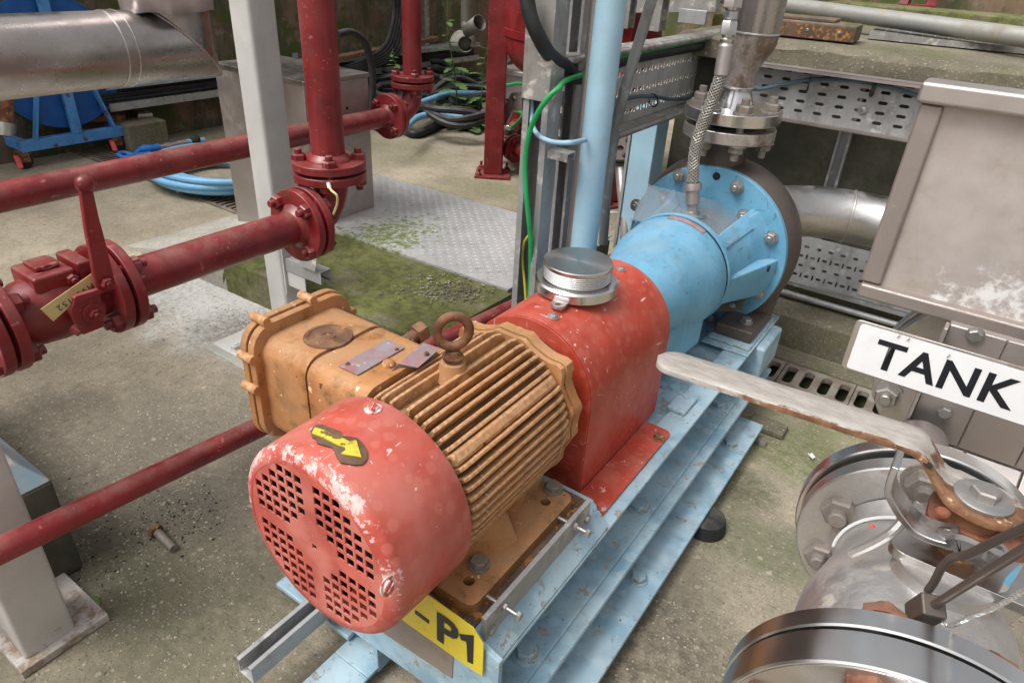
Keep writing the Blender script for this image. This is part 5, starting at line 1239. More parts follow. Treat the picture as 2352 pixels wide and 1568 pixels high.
# ================================================================ CABLE TRAY ON THE FAR-LEFT WALL
ty = -4.10
ct = thing('wall_cable_tray', 'white-edged tray along the far-left wall loaded with black cables', 'cable tray', (ty,3.2,.4))
lipb = [U(253,238,x=ty+.02), U(300,244,x=ty+.02), U(380,243,x=ty+.02), U(500,218,x=ty+.02)]; lipt = [U(240,200,x=ty), U(330,195,x=ty), U(500,172,x=ty), U(640,142,x=ty)]
z_lo = sum(p.z for p in lipb)/4; z_hi = sum(p.z for p in lipt)/4; print('tray', lipb, lipt)
ya = lipb[0].y
m = MB(); m.box(-4.235, ty, ya, 5.4, z_lo-.004, z_lo+.0); m.build('tray_floor', 'galvanised_dirty', ct)
m = MB(); m.box(ty, ty+.008, ya, 5.4, z_lo-.02, z_lo+.022); m.build('lower_lip', 'galvanised', ct)
m = MB(); m.box(-4.235, ty+.02, ya, 5.4, z_hi, z_hi+.01); m.box(ty+.012, ty+.02, ya, 5.4, z_hi-.02, z_hi); m.build('upper_shelf', 'galvanised', ct)
for yy in (2.5,3.4,4.3,5.2):
    m = MB(); m.box(-4.245, -4.225, yy, yy+.04, z_lo-.05, z_hi+.05); m.build('bracket', 'galvanised', ct)
nk = 9
for k in range(nk):
    zz = z_lo+.02+(z_hi-z_lo-.05)*(k/nk); pts = []
    for i in range(14):
        y = ya-.05+(5.4-ya)*i/13; pts.append((ty-.03-.02*(k%2)+.012*noise.noise(V((y, k*3, 0))), y, zz+.012*noise.noise(V((k*5, y*1.5, 1)))))
    m = MB(); m.tube(smooth_path(pts, 3), .0125 if k < nk-1 else .010, 8); o = m.build('cable', 'black_hose' if k != nk-2 else 'cable_green')
    tag(o, 'black cable running along the far-left wall tray' if k != nk-2 else 'green cable lying on top of the black cables in the wall tray', 'cable', 'cables in the wall tray' if k != nk-2 else None)
# steel rail further along the wall and its painted stripe
m = MB(); m.box(-4.248, -4.19, 2.4, 6.1, .915, .95); o = m.build('wall_rail', 'galvanised_dirty', bevel=.003); tag(o, 'thin pale steel rail fixed high along the far-left wall', 'rail')
m = MB(); m.box(-4.248, -4.21, 2.4, 6.1, 1.42, 1.445); o = m.build('wall_conduit', 'trolley_blue', bevel=.003); tag(o, 'thin teal strip along the top of the far-left wall', 'strip')
for k, yy in enumerate((4.55, 4.75, 5.9)):
    m = MB(); m.box(-4.24, -4.17, yy, yy+.05, .3, 2.4); o = m.build('wall_strut', 'galvanised_dirty', bevel=.003); tag(o, ['dark steel strut upright on the far wall left of black hoses','dark steel strut upright on the far wall right of its twin','last steel strut upright near the far corner of the yard'][k], 'strut')

# ================================================================ HEAP OF HOSES
random.seed(11)
hz0 = U(700,240,z=.05)
def hose(cx, cy, rx, ry, rot, turns, r, mat, label, z0=.03, zamp=.09, group='hoses heaped on the far floor', a0=0):
    pts = []; n_ = int(turns*22)
    sd_ = random.random()*50
    for i in range(n_+1):
        a = a0+2*pi*i/22; w_ = 1+.10*noise.noise(V((i*.13, sd_, 0))); x = rx*w_*cos(a); y = ry*w_*sin(a)
        x += .06*noise.noise(V((i*.2, sd_, 4)))
        pts.append((cx+x*cos(rot)-y*sin(rot), cy+x*sin(rot)+y*cos(rot), z0+zamp*(noise.noise(V((i*.22, sd_, 9)))+.5)))
    pts = [(p[0], p[1], max(r, p[2])) for p in pts]
    m = MB(); m.tube(smooth_path(pts, 2), r, 8); o = m.build('hose', mat); tag(o, label, 'hose', group); return o
HP = [U(p[0], p[1], z=.1) for p in ((720,225),(930,255),(1050,268),(880,215),(700,190),(1060,230),(800,230),(980,210))]
for i, h in enumerate(HP):
    hose(h.x+random.uniform(-.1,.1), h.y+random.uniform(.0,.3), random.uniform(.35,.6), random.uniform(.25,.4), random.uniform(0,3), random.uniform(2.2,3.6), random.choice((.024,.028,.022)), 'black_hose', ['black hose loops at left end of the heap, behind steel cabinet','black hose coils lying in front of the weeds','black hose coils directly left of the red column foot','black hose coils high at the back of the heap under rusty rail','black hose coils just behind the distant red elbow','black hose coils farthest right, behind the red column','black hose coils half hidden by the distant red riser','black hose coils around the stems of the flowering weed'][i], z0=.06+.025*(i%5), zamp=.14)
for i, (a, b) in enumerate((((900,300),(700,170)),((1080,280),(760,262)))):
    pass
# blue hoses through the heap
for i, pl_ in enumerate(([(925,300),(960,270),(1010,262),(1060,268),(1110,275),(1200,275)], [(940,246),(985,230),(1030,216),(1080,215),(1130,215),(1210,205)])):
    m = MB(); m.tube(smooth_path([U(a, b, z=.16-.06*i+(.10 if i else 0)) for a, b in pl_], 6), .021, 10); o = m.build('hose', 'blue_hose'); tag(o, ['light blue hose arching through the black heap, nearer to floor','light blue hose lying across top of the black heap'][i], 'hose')
# tall loop beside the cabinet
m = MB(); m.tube(smooth_path([U(776,80,x=-2.9), U(806,75,x=-2.9), U(835,96,x=-2.9), U(852,140,x=-2.9), U(856,200,x=-2.9), U(850,270,x=-2.9)], 6), .020, 12); o = m.build('hose', 'black_hose'); tag(o, 'black hose looping down behind the steel cabinet', 'hose')
# hose in front with brass/steel valve
hv = thing('hose_valve', 'small nickel ball valve with lever lying on black hose end near red column', 'valve', U(1030,268,z=.05))
a, b = U(1003,262,z=.06), U(1045,276,z=.06); m = MB(); m.cyl(a, b, .022, n=16); m.ball(a.lerp(b,.5), .034, 14); m.hexa(a, b-a, .058, .03); m.hexa(b-(b-a)*.28, b-a, .058, .03); m.build('body', 'stainless', hv)
m = MB(); m.bar(a.lerp(b,.5)+V((0,0,.035)), a.lerp(b,.5)+V((-.05,.06,.045)), .018, .006); m.build('lever', 'stainless', hv)
m = MB(); m.tube(smooth_path([b, U(1062,281,z=.05), U(1085,284,z=.04), U(1110,285,z=.035), U(1180,278,z=.03)], 5), .028, 12); m.build('hose_tail', 'black_hose', hv)
m = MB(); m.tube(smooth_path([U(930,300,z=.03), U(955,308,z=.03), U(990,296,z=.03), U(1010,285,z=.03), U(1050,280,z=.03)], 6), .028, 12); o = m.build('hose', 'black_hose'); tag(o, 'nearest black hose bulging toward the cover plate in front of heap', 'hose')
# rising bundle of cables on the far corner
for k in range(6):
    p0 = U(905+7*k, 0, x=-4.0); m = MB(); m.tube(smooth_path([p0+V((0,0,.4)), p0, U(900+6*k,60+3*k,x=-3.95), U(880+6*k,110+4*k,x=-3.9), U(830,140+5*k,x=-3.9), U(770,160+5*k,x=-4.0)], 5), .014, 8); o = m.build('cable', 'black_hose'); tag(o, 'black cable sweeping down the far wall towards the hose heap', 'cable', 'cables sweeping down the far wall')
# plank / rail lying behind: rusty angle along the wall
m = MB(); a, b = U(770,135,x=-3.95), U(1000,88,x=-3.95); m.bar(a, b, .08, .03); o = m.build('steel_rail', 'rust_plate', bevel=.003); tag(o, 'rusty flat steel rail running behind the distant red riser', 'rail')
# galvanised downpipe with shoe, upper middle
dn = thing('downpipe', 'short grey galvanised downpipe with open shoe left of the red column', 'pipe', U(890,60,x=-3.3))
a, b = U(868+0,-40,x=-3.2), U(872,58,x=-3.2); 
a, b = U(1868/2.351*.57422*0+ (860/2.351+1500)*.57422, -60, y=4.2), U((860/2.351+1500)*.57422, 250/2.351*.57422, y=4.2)
m = MB(); m.tube([a, b], .040, 20); m.build('pipe', 'pipe_dull', dn); m = MB(); m.tube([b+V((0,-.0,.02)), b+V((.03,-.02,-.02)), U((985/2.351+1500)*.57422, 215/2.351*.57422, y=4.15)], [.042,.048,.055], 20, cap=False); o = m.build('shoe', 'pipe_dull', dn); o.modifiers.new('s','SOLIDIFY').thickness = .004
# broken lump of concrete and pipe end
m = MB(); c = U((810/2.351+1500)*.57422, 390/2.351*.57422, y=4.6); m.ball(c, .085, 12, (1,.8,.9)); 
for v in m.b.verts: v.co += (v.co-c)*.35*noise.noise(v.co*9)
o = m.build('rubble_lump', 'concrete_speckled', ang=20); tag(o, 'rough pale lump of broken concrete behind the flowering weed', 'rubble')
m = MB(); m.tube([U((850/2.351+1500)*.57422, 420/2.351*.57422, y=4.5), U((885/2.351+1500)*.57422, 375/2.351*.57422, y=4.75)], .06, 24, cap=False); o = m.build('pipe_offcut', 'pipe_dull'); o.modifiers.new('s','SOLIDIFY').thickness = .006; tag(o, 'open grey pipe offcut next to the broken concrete lump', 'pipe offcut')

# ================================================================ WEEDS
def weed(base, h, lean, label, flower=True, seed=1, nl=16, ls=.09):
    random.seed(seed); t = thing('weed', label, 'plant', base); base = V(base)
    top = base+V((lean[0], lean[1], h)); pth = smooth_path([base, base.lerp(top, .35)+V((.02,.0,0)), base.lerp(top, .7)-V((.015,0,0)), top], 6)
    m = MB(); m.tube(pth, [.006*(1-.7*i/len(pth)) for i in range(len(pth))], 6); m.build('stem', 'stem_green', t)
    for k in range(nl):
        f = .08+.80*k/nl; p = pth[int(f*(len(pth)-1))]; a = k*2.4+random.random(); L = ls*(1.5-f)*random.uniform(.8,1.3); d = V((cos(a), sin(a), random.uniform(-.1,.55))).normalized(); s_ = d.cross(V((0,0,1))).normalized()
        m = MB(); prev = None; NN = 9
        for i in range(NN+1):
            q = i/NN; wd = L*.26*sin(pi*min(1,q*1.02))**.7*(1+.55*(1 if i%2 else -1)*.6); c_ = p+d*(L*q)+V((0,0,-.35*L*q*q)); l_, r_, mm_ = m.b.verts.new(c_+s_*wd), m.b.verts.new(c_-s_*wd), m.b.verts.new(c_-V((0,0,.12*wd)))
            if prev: m.b.faces.new((prev[0], l_, mm_, prev[2])); m.b.faces.new((prev[2], mm_, r_, prev[1]))
            prev = (l_, r_, mm_)
        m.build('leaf', 'leaf_green', t)
    if flower:
        for k in range(4):
            q = top+V((random.uniform(-.07,.07), random.uniform(-.04,.04), random.uniform(-.10,.03))) if k else top; m = MB(); m.tube([pth[-4], q], .0018, 5); m.build('stalk', 'stem_green', t); m = MB(); m.ball(q, .012 if k == 0 else .007, 8, (1,1,.8)); m.build('flower_head', 'flower_yellow' if k < 2 else 'stem_green', t)
wb = U(1050,292,z=0)
weed(wb, .84, (-.14,.05), 'tall flowering weed with jagged leaves left of the red column', seed=3, nl=26, ls=.105)
weed(wb+V((.08,.08,0)), .62, (.10,.05), 'shorter leaning weed close beside the flowering one', seed=5, nl=20, ls=.095)
weed(wb+V((.14,-.05,0)), .12, (.04,.03), 'low clump of weed leaves at base of flowering weeds', False, seed=8, nl=14, ls=.10)
weed(U(905,170,z=.35)*1.0, .16, (0,0), 'small sprig of green leaves behind the distant red flange', False, seed=9, nl=12, ls=.06)

# ================================================================ RED TANK
tk = thing('red_tank', 'glossy dark red pressure tank on box legs behind galvanised trunking', 'tank', (-1.9,3.38,0))
tcx, tcy, tR = -1.905, 3.40, .405
m = MB(); prof = [(0,0)] + [(.215-.215*cos(a), tR*sin(a)) for a in [pi/2*i/12 for i in range(1,13)]] + [(.25,tR),(.25,tR+.007),(.285,tR+.007),(.285,tR),(1.6,tR),(1.6,0)]
m.lathe(prof, (tcx,tcy,.50), (0,0,1), 72); m.build('vessel', RP, tk)
for k, (fx_, fy_) in enumerate(((-2.275,3.165),(-1.53,3.215),(-1.9,3.83))):
    an = atan2(fy_-tcy, fx_-tcx); M_ = Matrix.Translation((fx_,fy_,0)) @ Matrix.Rotation(an, 4, 'Z')
    m = MB(); m.box(-.052,.052,-.052,.052,.014,1.75, M_); lg = m.build('leg', RP, tk, bevel=.006)
    m = MB(); m.box(-.10,.10,-.10,.10,0,.014, M_); m.build('foot_plate', RP, lg, bevel=.002)
    for s_ in (-1,1): p = M_ @ V((.075*1, .075*s_, .014)); bolt(p, (0,0,1), .026, RP, lg, 'nut', stud=.9)
    p = M_ @ V((-.075, -.075, .014)); bolt(p, (0,0,1), .026, RP, lg, 'nut', stud=.9)
# small red valve below the tank
sv = thing('small_red_valve', 'small dark red ball valve with bare steel lever under the tank', 'valve', U(1175,330,y=2.95))
zf = lambda a, b: ((a/3.92+1950)*.57422, (b/3.92+400)*.57422)
yv = 3.30
cR = U(*zf(450,770), y=yv); cL = U(*zf(120,680), y=yv)
ax = V((.80,-.58,-.12)).normalized(); ax = (cR-cL).normalized()
ax = (ax + V((0,-.5,0))).normalized()
o1 = cR
flange(o1, ax, .078, .016, .02, parent=sv); flange(o1-ax*.034, ax, .078, .016, .02, parent=sv); bolts_round(o1+ax*.016, ax, .058, 4, .024, RP, sv, ph=.6); bolts_round(o1-ax*.036, -ax, .058, 4, .024, RP, sv, ph=.6)
m = MB(); m.cyl(o1-ax*.22, o1-ax*.03, .048, n=24); m.ball(o1-ax*.11, .062, 16); m.build('valve_body', RP, sv)
m = MB(); m.box(-.045,.045,-.05,.05,-.03,.055, Matrix.Translation(o1-ax*.12)); m.build('body_block', RP, sv, bevel=.006)
m = MB(); m.cyl(o1-ax*.11+V((0,0,.05)), o1-ax*.11+V((0,0,.085)), .03); m.build('stem', 'cast_iron_dark', sv); lvp = o1-ax*.11+V((0,0,.09))
m = MB(); m.bar(lvp+V((.03,0,0)), lvp+V((-.03,0,0)), .04, .012); m.bar(lvp+V((-.03,0,0)), U(*zf(130,240), y=yv-.03), .016, .006, up=(0,1,0)); m.bar(U(*zf(130,240), y=yv-.03), U(*zf(85,230), y=yv-.03), .016, .006, up=(0,1,0)); m.build('lever', 'stainless', sv); bolt(lvp+V((0,0,.006)), (0,0,1), .02, 'stainless', sv)
flange(o1-ax*.23, ax, .078, .016, .02, parent=sv)
m = MB(); m.cyl(o1+ax*.01, o1+ax*.3, .035); m.build('branch', RP, sv)
t_ = [U(*zf(*q_), y=yv-.07) for q_ in ((172,690),(240,700),(236,1020),(168,1012))]
st_ = thing('small_valve_tag', 'narrow yellow tag lettered HVS0148 hanging upright from small red valve', 'label tag', t_[0]); slab(t_, .001, 'tag_plate', 'tag_yellow', st_)
uo = U(*zf(192,722), y=yv-.072); ue = U(*zf(190,985), y=yv-.072); uu = (ue-uo).normalized(); vv = uu.cross(V((0,1,0))); vv = -vv if vv.x < 0 else vv
tm, wd = text_mb('HVS0148', uo, uu, vv, .016, .0003, sx=1.25, spacing=1.1); tm.build('lettering', 'tag_ink', st_, smooth=False)
# second red elbow and flange behind
rb = thing('red_branch_pipe', 'dark red branch pipe with round flange behind the small valve', 'pipe', U(1215,290,y=3.3))
c = U(*zf(470,370), y=3.6); flange(c, (.3,-.9,0), .085, .018, .01, parent=rb); bolts_round(c, (.3,-.9,0), .062, 4, .024, RP, rb, ph=.8); m = MB(); m.tube([c, U(*zf(330,500), y=3.38), U(*zf(250,520), y=3.34)], .035, 16); m.build('bend', RP, rb)
m = MB(); m.cyl(c+V((0,.02,0)), c+V((0,.02,-.4)), .045); m.build('stand_pipe', RP, rb)
# grey steel stand behind the tank with sloping stainless arm, hopper box
sb = thing('stainless_bracket', 'bent stainless bracket arm leaning behind the small red valve', 'bracket', U(1180,330,y=3.5))
pp = [U((1170/2.351+1500)*.57422, 1140/2.351*.57422, y=3.25), U((1245/2.351+1500)*.57422, 1180/2.351*.57422, y=3.25), U((1310/2.351+1500)*.57422, 1040/2.351*.57422, y=3.25), U((1400/2.351+1500)*.57422, 1040/2.351*.57422, y=3.25), U((1400/2.351+1500)*.57422, 865/2.351*.57422, y=3.25), U((1300/2.351+1500)*.57422, 870/2.351*.57422, y=3.25)]
slab(pp, .02, 'arm', 'stainless_dull', sb, bevel=.003); bolt(pp[4].lerp(pp[5], .7)+V((0,-.02,-.03)), (0,-1,0), .022, 'stainless', sb)
jb_ = thing('junction_box', 'grey stainless junction box with clamped lid behind the tank leg', 'box', U(1240,210,y=3.9))
c = U((1300/2.351+1500)*.57422, 760/2.351*.57422, y=3.8); m = MB(); m.box(c.x-.14, c.x+.25, 3.8, 4.1, c.z-.12, c.z+.03); m.build('body', 'stainless_dull', jb_, bevel=.006); m = MB(); m.box(c.x-.16, c.x+.27, 3.78, 4.12, c.z+.032, c.z+.06); m.build('lid', 'stainless_dull', jb_, bevel=.004); bolt((c.x-.1,3.78,c.z-.02), (0,-1,0), .03, 'bolt_steel', jb_)
sl = thing('sloping_channel', 'pale sloping steel channel behind the tank leg', 'channel', U(1160,130,y=3.9))
a, b = U((1110/2.351+1500)*.57422, 650/2.351*.57422, y=3.75), U((1260/2.351+1500)*.57422, 500/2.351*.57422, y=3.75); m = MB(); m.bar(a, b, .09, .05); m.build('channel', 'grey_paint', sl, bevel=.004)
m = MB(); m.tube(smooth_path([U(1133,196,y=3.5), U(1165,196,y=3.45), U(1190,192,y=3.4), U(1215,196,y=3.4)], 5), .009, 8); m.tube(smooth_path([U(1140,258,y=3.5), U(1128,280,y=3.4), U(1150,300,y=3.35), U(1178,290,y=3.35), U(1200,262,y=3.4), U(1170,252,y=3.5)], 6), .009, 8); o = m.build('thin_green_hose', 'cable_green'); tag(o, 'thin green hose curling round the bracket behind tank leg', 'hose')

# ================================================================ TRUNKING, TRAY AND CABLES (left of the pump)
TX = -.95
tk2 = thing('cable_trunking', 'upright galvanised cable trunking, covered above and open below, by blue pole', 'trunking', (-.95,1.48,0))
x0_ = U(1197,345,y=1.45).x; x1_ = U(1253,345,y=1.45).x
print('trunk', x0_, x1_)
zc0 = U(1200,225,y=1.445).z
dpt = .055
m = MB(); m.box(x0_, x1_, 1.45+dpt-.002, 1.45+dpt, .0, 1.7); m.build('back', 'galvanised', tk2)
for a, b, c in ((x0_, x0_+.002, 1), (x1_-.002, x1_, -1)):
    m = MB(); m.box(a, b, 1.45, 1.45+dpt-.0025, .0, 1.7); lx = (a, a+.017) if c == 1 else (b-.017, b); m.box(lx[0], lx[1], 1.447, 1.4495, .0, 1.7); m.build('side', 'galvanised', tk2)
m = MB(); m.box(x0_-.003, x1_+.003, 1.442, 1.4465, zc0, 1.7); m.box(x1_+.0005, x1_+.0028, 1.4468, 1.45+dpt, zc0, 1.7); m.box(x0_-.0028, x0_-.0005, 1.4468, 1.45+dpt, zc0, 1.7); m.build('cover', 'galvanised_dirty', tk2, bevel=.001)
x0b = U(1272,450,y=1.62).x
t3 = thing('strut_upright', 'narrow galvanised strut upright between the trunking and blue pole', 'upright', (x0b,1.62,0))
m = MB(); cprof(m, (x0b+.02,1.66,0), (0,0,1), (1,0,0), (0,-1,0), 1.7, .041, .041); m.build('channel', 'galvanised', t3)
t4 = thing('strut_upright', 'galvanised strut upright behind tray, right of the dark red vessel', 'upright', (-1.15,2.2,0))
c = U(1490,60,x=-1.05); m = MB(); cprof(m, (c.x,c.y,.93), (0,0,1), (0,1,0), (1,0,0), 1.2, .06, .05); m.build('channel', 'galvanised_dirty', t4)
c = U(1418,60,x=-1.15); t5 = thing('strut_upright', 'weathered strut upright directly behind the light blue pole', 'upright', c); m = MB(); cprof(m, (c.x,c.y,.93), (0,0,1), (0,1,0), (1,0,0), 1.2, .05, .05); m.build('channel', 'galvanised_dirty', t5)
# perforated tray
pt = thing('perforated_tray', 'galvanised slotted cable tray on edge running from trunking to the pump flange', 'cable tray', (TX,2.1,.8))
zt0, zt1, yt0, yt1 = .688, .922, 1.535, 2.95
def slots_plate(w, h, px_, rows, sw=.020, sh=.0068, vert=True):
    S_ = []
    k = 0
    for r_, (yy, ph_) in enumerate(rows):
        n_ = int(w/px_)
        for i in range(n_):
            x = (i+.5+ph_)*px_
            if sw < x < w-sw: S_.append(slot(x, yy, sw, sh, 2))
            xv = x+px_*.5
            if vert and sw < xv < w-sw: S_.append(slot(xv, yy, sw, sh*.75, 2, pi/2))
    return S_
def strips(m, w, h, holes_by_col, o, u, v, t, N_=None):
    pass
def tray_web(w, h, px_, rows, o, u, v, t, name, mat, parent, sw=.020, sh=.0068, vert=True):
    """web cut into bays so that each bay is a small polygon with few holes"""
    m = MB(); n_ = int(round(w/px_)); px_ = w/n_; u_ = V(u).normalized()
    for i in range(n_):
        H = []
        for (yy, ph_) in rows:
            for (dx, L_, ang) in (((.28+ph_) % 1, sw, 0),) + ((((.28+.5+ph_) % 1, sw, 1),) if vert else ()):
                x = dx*px_
                if ang == 0:
                    lo, hi = max(.0015, x-sw/2), min(px_-.0015, x+sw/2)
                    if hi-lo < .5*sw: continue
                    H.append(slot((lo+hi)/2, yy, hi-lo, sh, 2))
                elif .004 < x < px_-.004: H.append(slot(x, yy, sw, sh*.7, 2, pi/2))
        m.plate([(0,0),(px_,0),(px_,h),(0,h)], H, V(o)+u_*(i*px_), u, v, t)
    return m.build(name, mat, parent, smooth=False)
tray_web(yt1-yt0, zt1-zt0, .046, [(.035,0),(.095,0),(.150,0),(.205,0)], (TX,yt0,zt0), (0,1,0), (0,0,1), .0018, 'slotted_web', 'tray_zinc', pt, sw=.021, sh=.012)
for zz, s_ in ((zt1, 1), (zt0, -1)):
    m = MB(); m.box(TX, TX+.052, yt0, yt1, zz-.0012 if s_ > 0 else zz-.0012, zz+.0012); m.build('side_flange', 'galvanised_dirty', pt)
    m = MB(); pr = [V((TX+.052+.009*sin(a), 0, zz-s_*0-.009+.009*cos(a))) for a in [pi*i/8 for i in range(9)]]
    rows = []
    for yy in (yt0, yt1): rows.append([m.b.verts.new((p.x, yy, p.z)) for p in pr])
    for i in range(8): m.b.faces.new((rows[0][i], rows[0][i+1], rows[1][i+1], rows[1][i]))
    o = m.build('rolled_lip', 'galvanised_dirty', pt); o.modifiers.new('s','SOLIDIFY').thickness = .0022
m = MB(); m.tube(smooth_path([U(1208,-30,y=1.40), U(1216,30,y=1.40), U(1235,80,y=1.41), U(1262,125,y=1.45), U(1298,152,y=1.53), V((TX+.03,1.66,.86)), V((TX+.028,1.9,.885)), V((TX+.028,2.4,.885)), V((TX+.03,2.9,.885))], 7), .0175, 14); o = m.build('black_cable', 'black_hose'); tag(o, 'thick black cable drooping from above onto the slotted tray', 'cable')
m = MB(); m.tube(smooth_path([V((TX+.04,2.9,.905)), V((TX+.045,2.3,.905)), V((TX+.045,1.8,.898)), V((TX+.05,1.66,.878)), U(1300,185,y=1.50), U(1283,203,y=1.445), U(1262,222,y=1.425), U(1236,258,y=1.42), U(1216,305,y=1.42), U(1206,370,y=1.42), U(1208,440,y=1.42), U(1214,500,y=1.425), U(1219,560,y=1.44), U(1218,640,y=1.46), U(1212,760,y=1.47)], 7), .0064, 12); o = m.build('green_cable', 'cable_green'); tag(o, 'bright green cable curving down in front of open trunking', 'cable')
m = MB(); m.tube(smooth_path([U(1222,222,y=1.465), U(1221,262,y=1.46), U(1224,290,y=1.45), U(1238,312,y=1.44), U(1268,326,y=1.43), U(1310,328,y=1.42), U(1345,322,y=1.50)], 7), .0062, 10); o = m.build('blue_cable', 'cable_blue'); tag(o, 'pale blue cable looping out of trunking to behind blue pole', 'cable')
m = MB(); m.tube(smooth_path([U(1215,540,y=1.455), U(1203,560,y=1.46), U(1200,600,y=1.465), U(1206,660,y=1.465), U(1210,740,y=1.47)], 6), .0038, 8); o = m.build('yellow_cable', 'cable_yellow'); tag(o, 'thin yellow-green wire low inside the open trunking', 'cable')
m = MB(); m.tube(smooth_path([U(1420,232,x=TX+.02), U(1465,222,x=TX+.02), U(1500,222,x=TX+.02), U(1540,228,x=TX+.02), U(1580,226,x=TX+.02), U(1610,216,x=TX+.03), U(1640,192,x=TX+.04), U(1665,180,y=2.1), U(1700,192,y=2.3), U(1735,205,y=2.42), U(1790,196,y=2.44), U(1840,186,y=2.44), U(1900,182,y=2.44), U(1960,186,y=2.44), U(2030,198,y=2.44), U(2095,216,y=2.44), U(2140,235,y=2.44)], 6), .0062, 8); o = m.build('blue_cable', 'cable_slate'); tag(o, 'long thin grey-blue cable strung along both slotted trays', 'cable')
for i, (px, py, x_) in enumerate(((1502,222,TX+.02),(1860,184,None),(2008,194,None))):
    c = U(px, py, x=x_) if x_ is not None else U(px, py, y=2.44)
    m = MB(); m.torus(c-V((0,0,.012)), (.3,1,.2) if x_ is not None else (1,.2,0), .020, .0024 if i < 2 else .006, 20, 6); o = m.build('cable_tie', 'black_rubber'); tag(o, ['black cable tie curled on the left tray','small black cable tie on right tray nearest the riser','fat black tie lump on the right tray cable'][i], 'cable tie')
# lower horizontal strut between trunking and pole
cs = thing('strut_channel', 'short grey strut arm ending open below the pale blue cable', 'strut', (-.9,1.5,.66)); m = MB(); q_ = U(1262,345,y=1.52)
cprof(m, (x1_+.001, 1.475, .718), (1,-.02,0), (0,1,0), (0,0,-1), .060, .04, .020); m.build('channel', 'galvanised', cs)
# blue pole and conduits
pb = U(1404,0,x=-.80); ppy = pb.y
bp = thing('blue_pole', 'thick light blue painted round pole standing behind the coupling guard', 'pole', (-.80,ppy,0))
m = MB(); m.cyl((-.80,ppy,0), (-.80,ppy,2.2), .0355, n=40); m.build('pole', 'pole_blue_paint', bp)
c0 = U(1362,0,y=ppy+.02); c1_ = U(1308,560,y=ppy+.02)
cdt = thing('grey_conduit', 'paint-spotted steel conduit strapped along left side of the blue pole', 'conduit', (c0.x,c0.y,0)); m = MB(); xm = (c0.x+c1_.x)/2; m.cyl((xm+.004,ppy+.02,0), (xm+.004,ppy+.02,2.2), .0115, n=20); m.build('tube', 'stainless_dull', cdt)
pth = smooth_path([U(1520,-60,y=1.80), U(1497,0,y=1.80), U(1470,90,y=1.80), U(1447,165,y=1.80), U(1430,225,y=1.80), U(1415,290,y=1.80), U(1404,360,y=1.80), U(1394,440,y=1.80), U(1385,560,y=1.8)], 5)
lc = thing('leaning_conduit', 'bent steel conduit leaning behind right side of the light blue pole', 'conduit', pth[-1]); m = MB(); m.tube(pth, .0145, 18); m.build('tube', 'galvanised', lc)
# blue frame leg
bl = thing('blue_frame_leg', 'light blue square steel leg below slotted tray beside concrete wall', 'leg', (-1.035,2.43,0))
m = MB(); m.box(-1.085, -.99, 2.38, 2.49, 0, .72); m.build('leg', 'pole_blue_paint', bl, bevel=.005)
m = MB(); m.box(-1.097, -1.0865, 2.375, 2.39, .12, .62); m.build('edge_strip', 'galvanised', bl)
# small dark flanged pipe behind
sf = thing('small_flanged_pipe', 'small dark flanged steel pipe standing between the blue pole and leg', 'pipe', U(1428,370,y=2.55))
c = U(1424,355,y=2.5); flange(c, (.2,-.5,.8), .062, .014, .012, mat='cast_iron_dark', parent=sf); flange(c+V((.005,-.012,.02)), (.2,-.5,.8), .062, .014, .012, mat='cast_iron_dark', parent=sf); bolts_round(c+V((.007,-.02,.035)), (.2,-.5,.8), .045, 6, .018, 'cast_iron_dark', sf)
m = MB(); m.tube([c, U(1428,420,y=2.45), U(1436,500,y=2.4), U(1437,560,y=2.38)], .022, 16); m.tube([c, U(1402,338,y=2.8), U(1380,330,y=3.1)], .03, 14); m.build('pipe', 'stainless_dull', sf)
gk = MB(); c = U(1404,479,z=.004); gk.torus(c, (0,0,1), .062, .0045, 40, 8); o = gk.build('gasket_ring', 'white_plastic'); tag(o, 'white ring gasket lying on floor behind the light blue pole', 'gasket ring')
# loose grey plate leaning out by the pump
c = [U(1372,560,z=.16), U(1385,540,z=.16), U(1403,545,z=.16), U(1380,572,z=.16)]
slab([U(1330,520,z=.15), U(1404,543,z=.15), U(1376,566,z=.15), U(1310,560,z=.15)], .006, 'plate_corner', 'concrete_grey', thing('plate_edge', 'pale corner of checker plate poking out beside blue pump housing', 'plate', c[0]))
# low concrete wall stub by frame leg, and dark vessel behind blue leg
# structure behind the tray: pale frames and pipes on the left end of terrace
st2 = thing('steel_stand', 'galvanised steel frame with beam above left end of the wall', 'frame', (-1.1,3.2,.93))
a, b = U(1540,22,y=3.1), U(1640,4,y=3.1); m = MB(); m.bar(a+V((-.5,0,-.02)), b+V((.02,0,0)), .05, .08); m.build('beam', 'galvanised_dirty', st2, bevel=.004)
m = MB(); c = U(1585,65,y=3.0); m.box(c.x-.06, c.x+.06, 3.0, 3.02, CZ-.02, c.z+.07); m.build('upstand', 'galvanised', st2, bevel=.003)

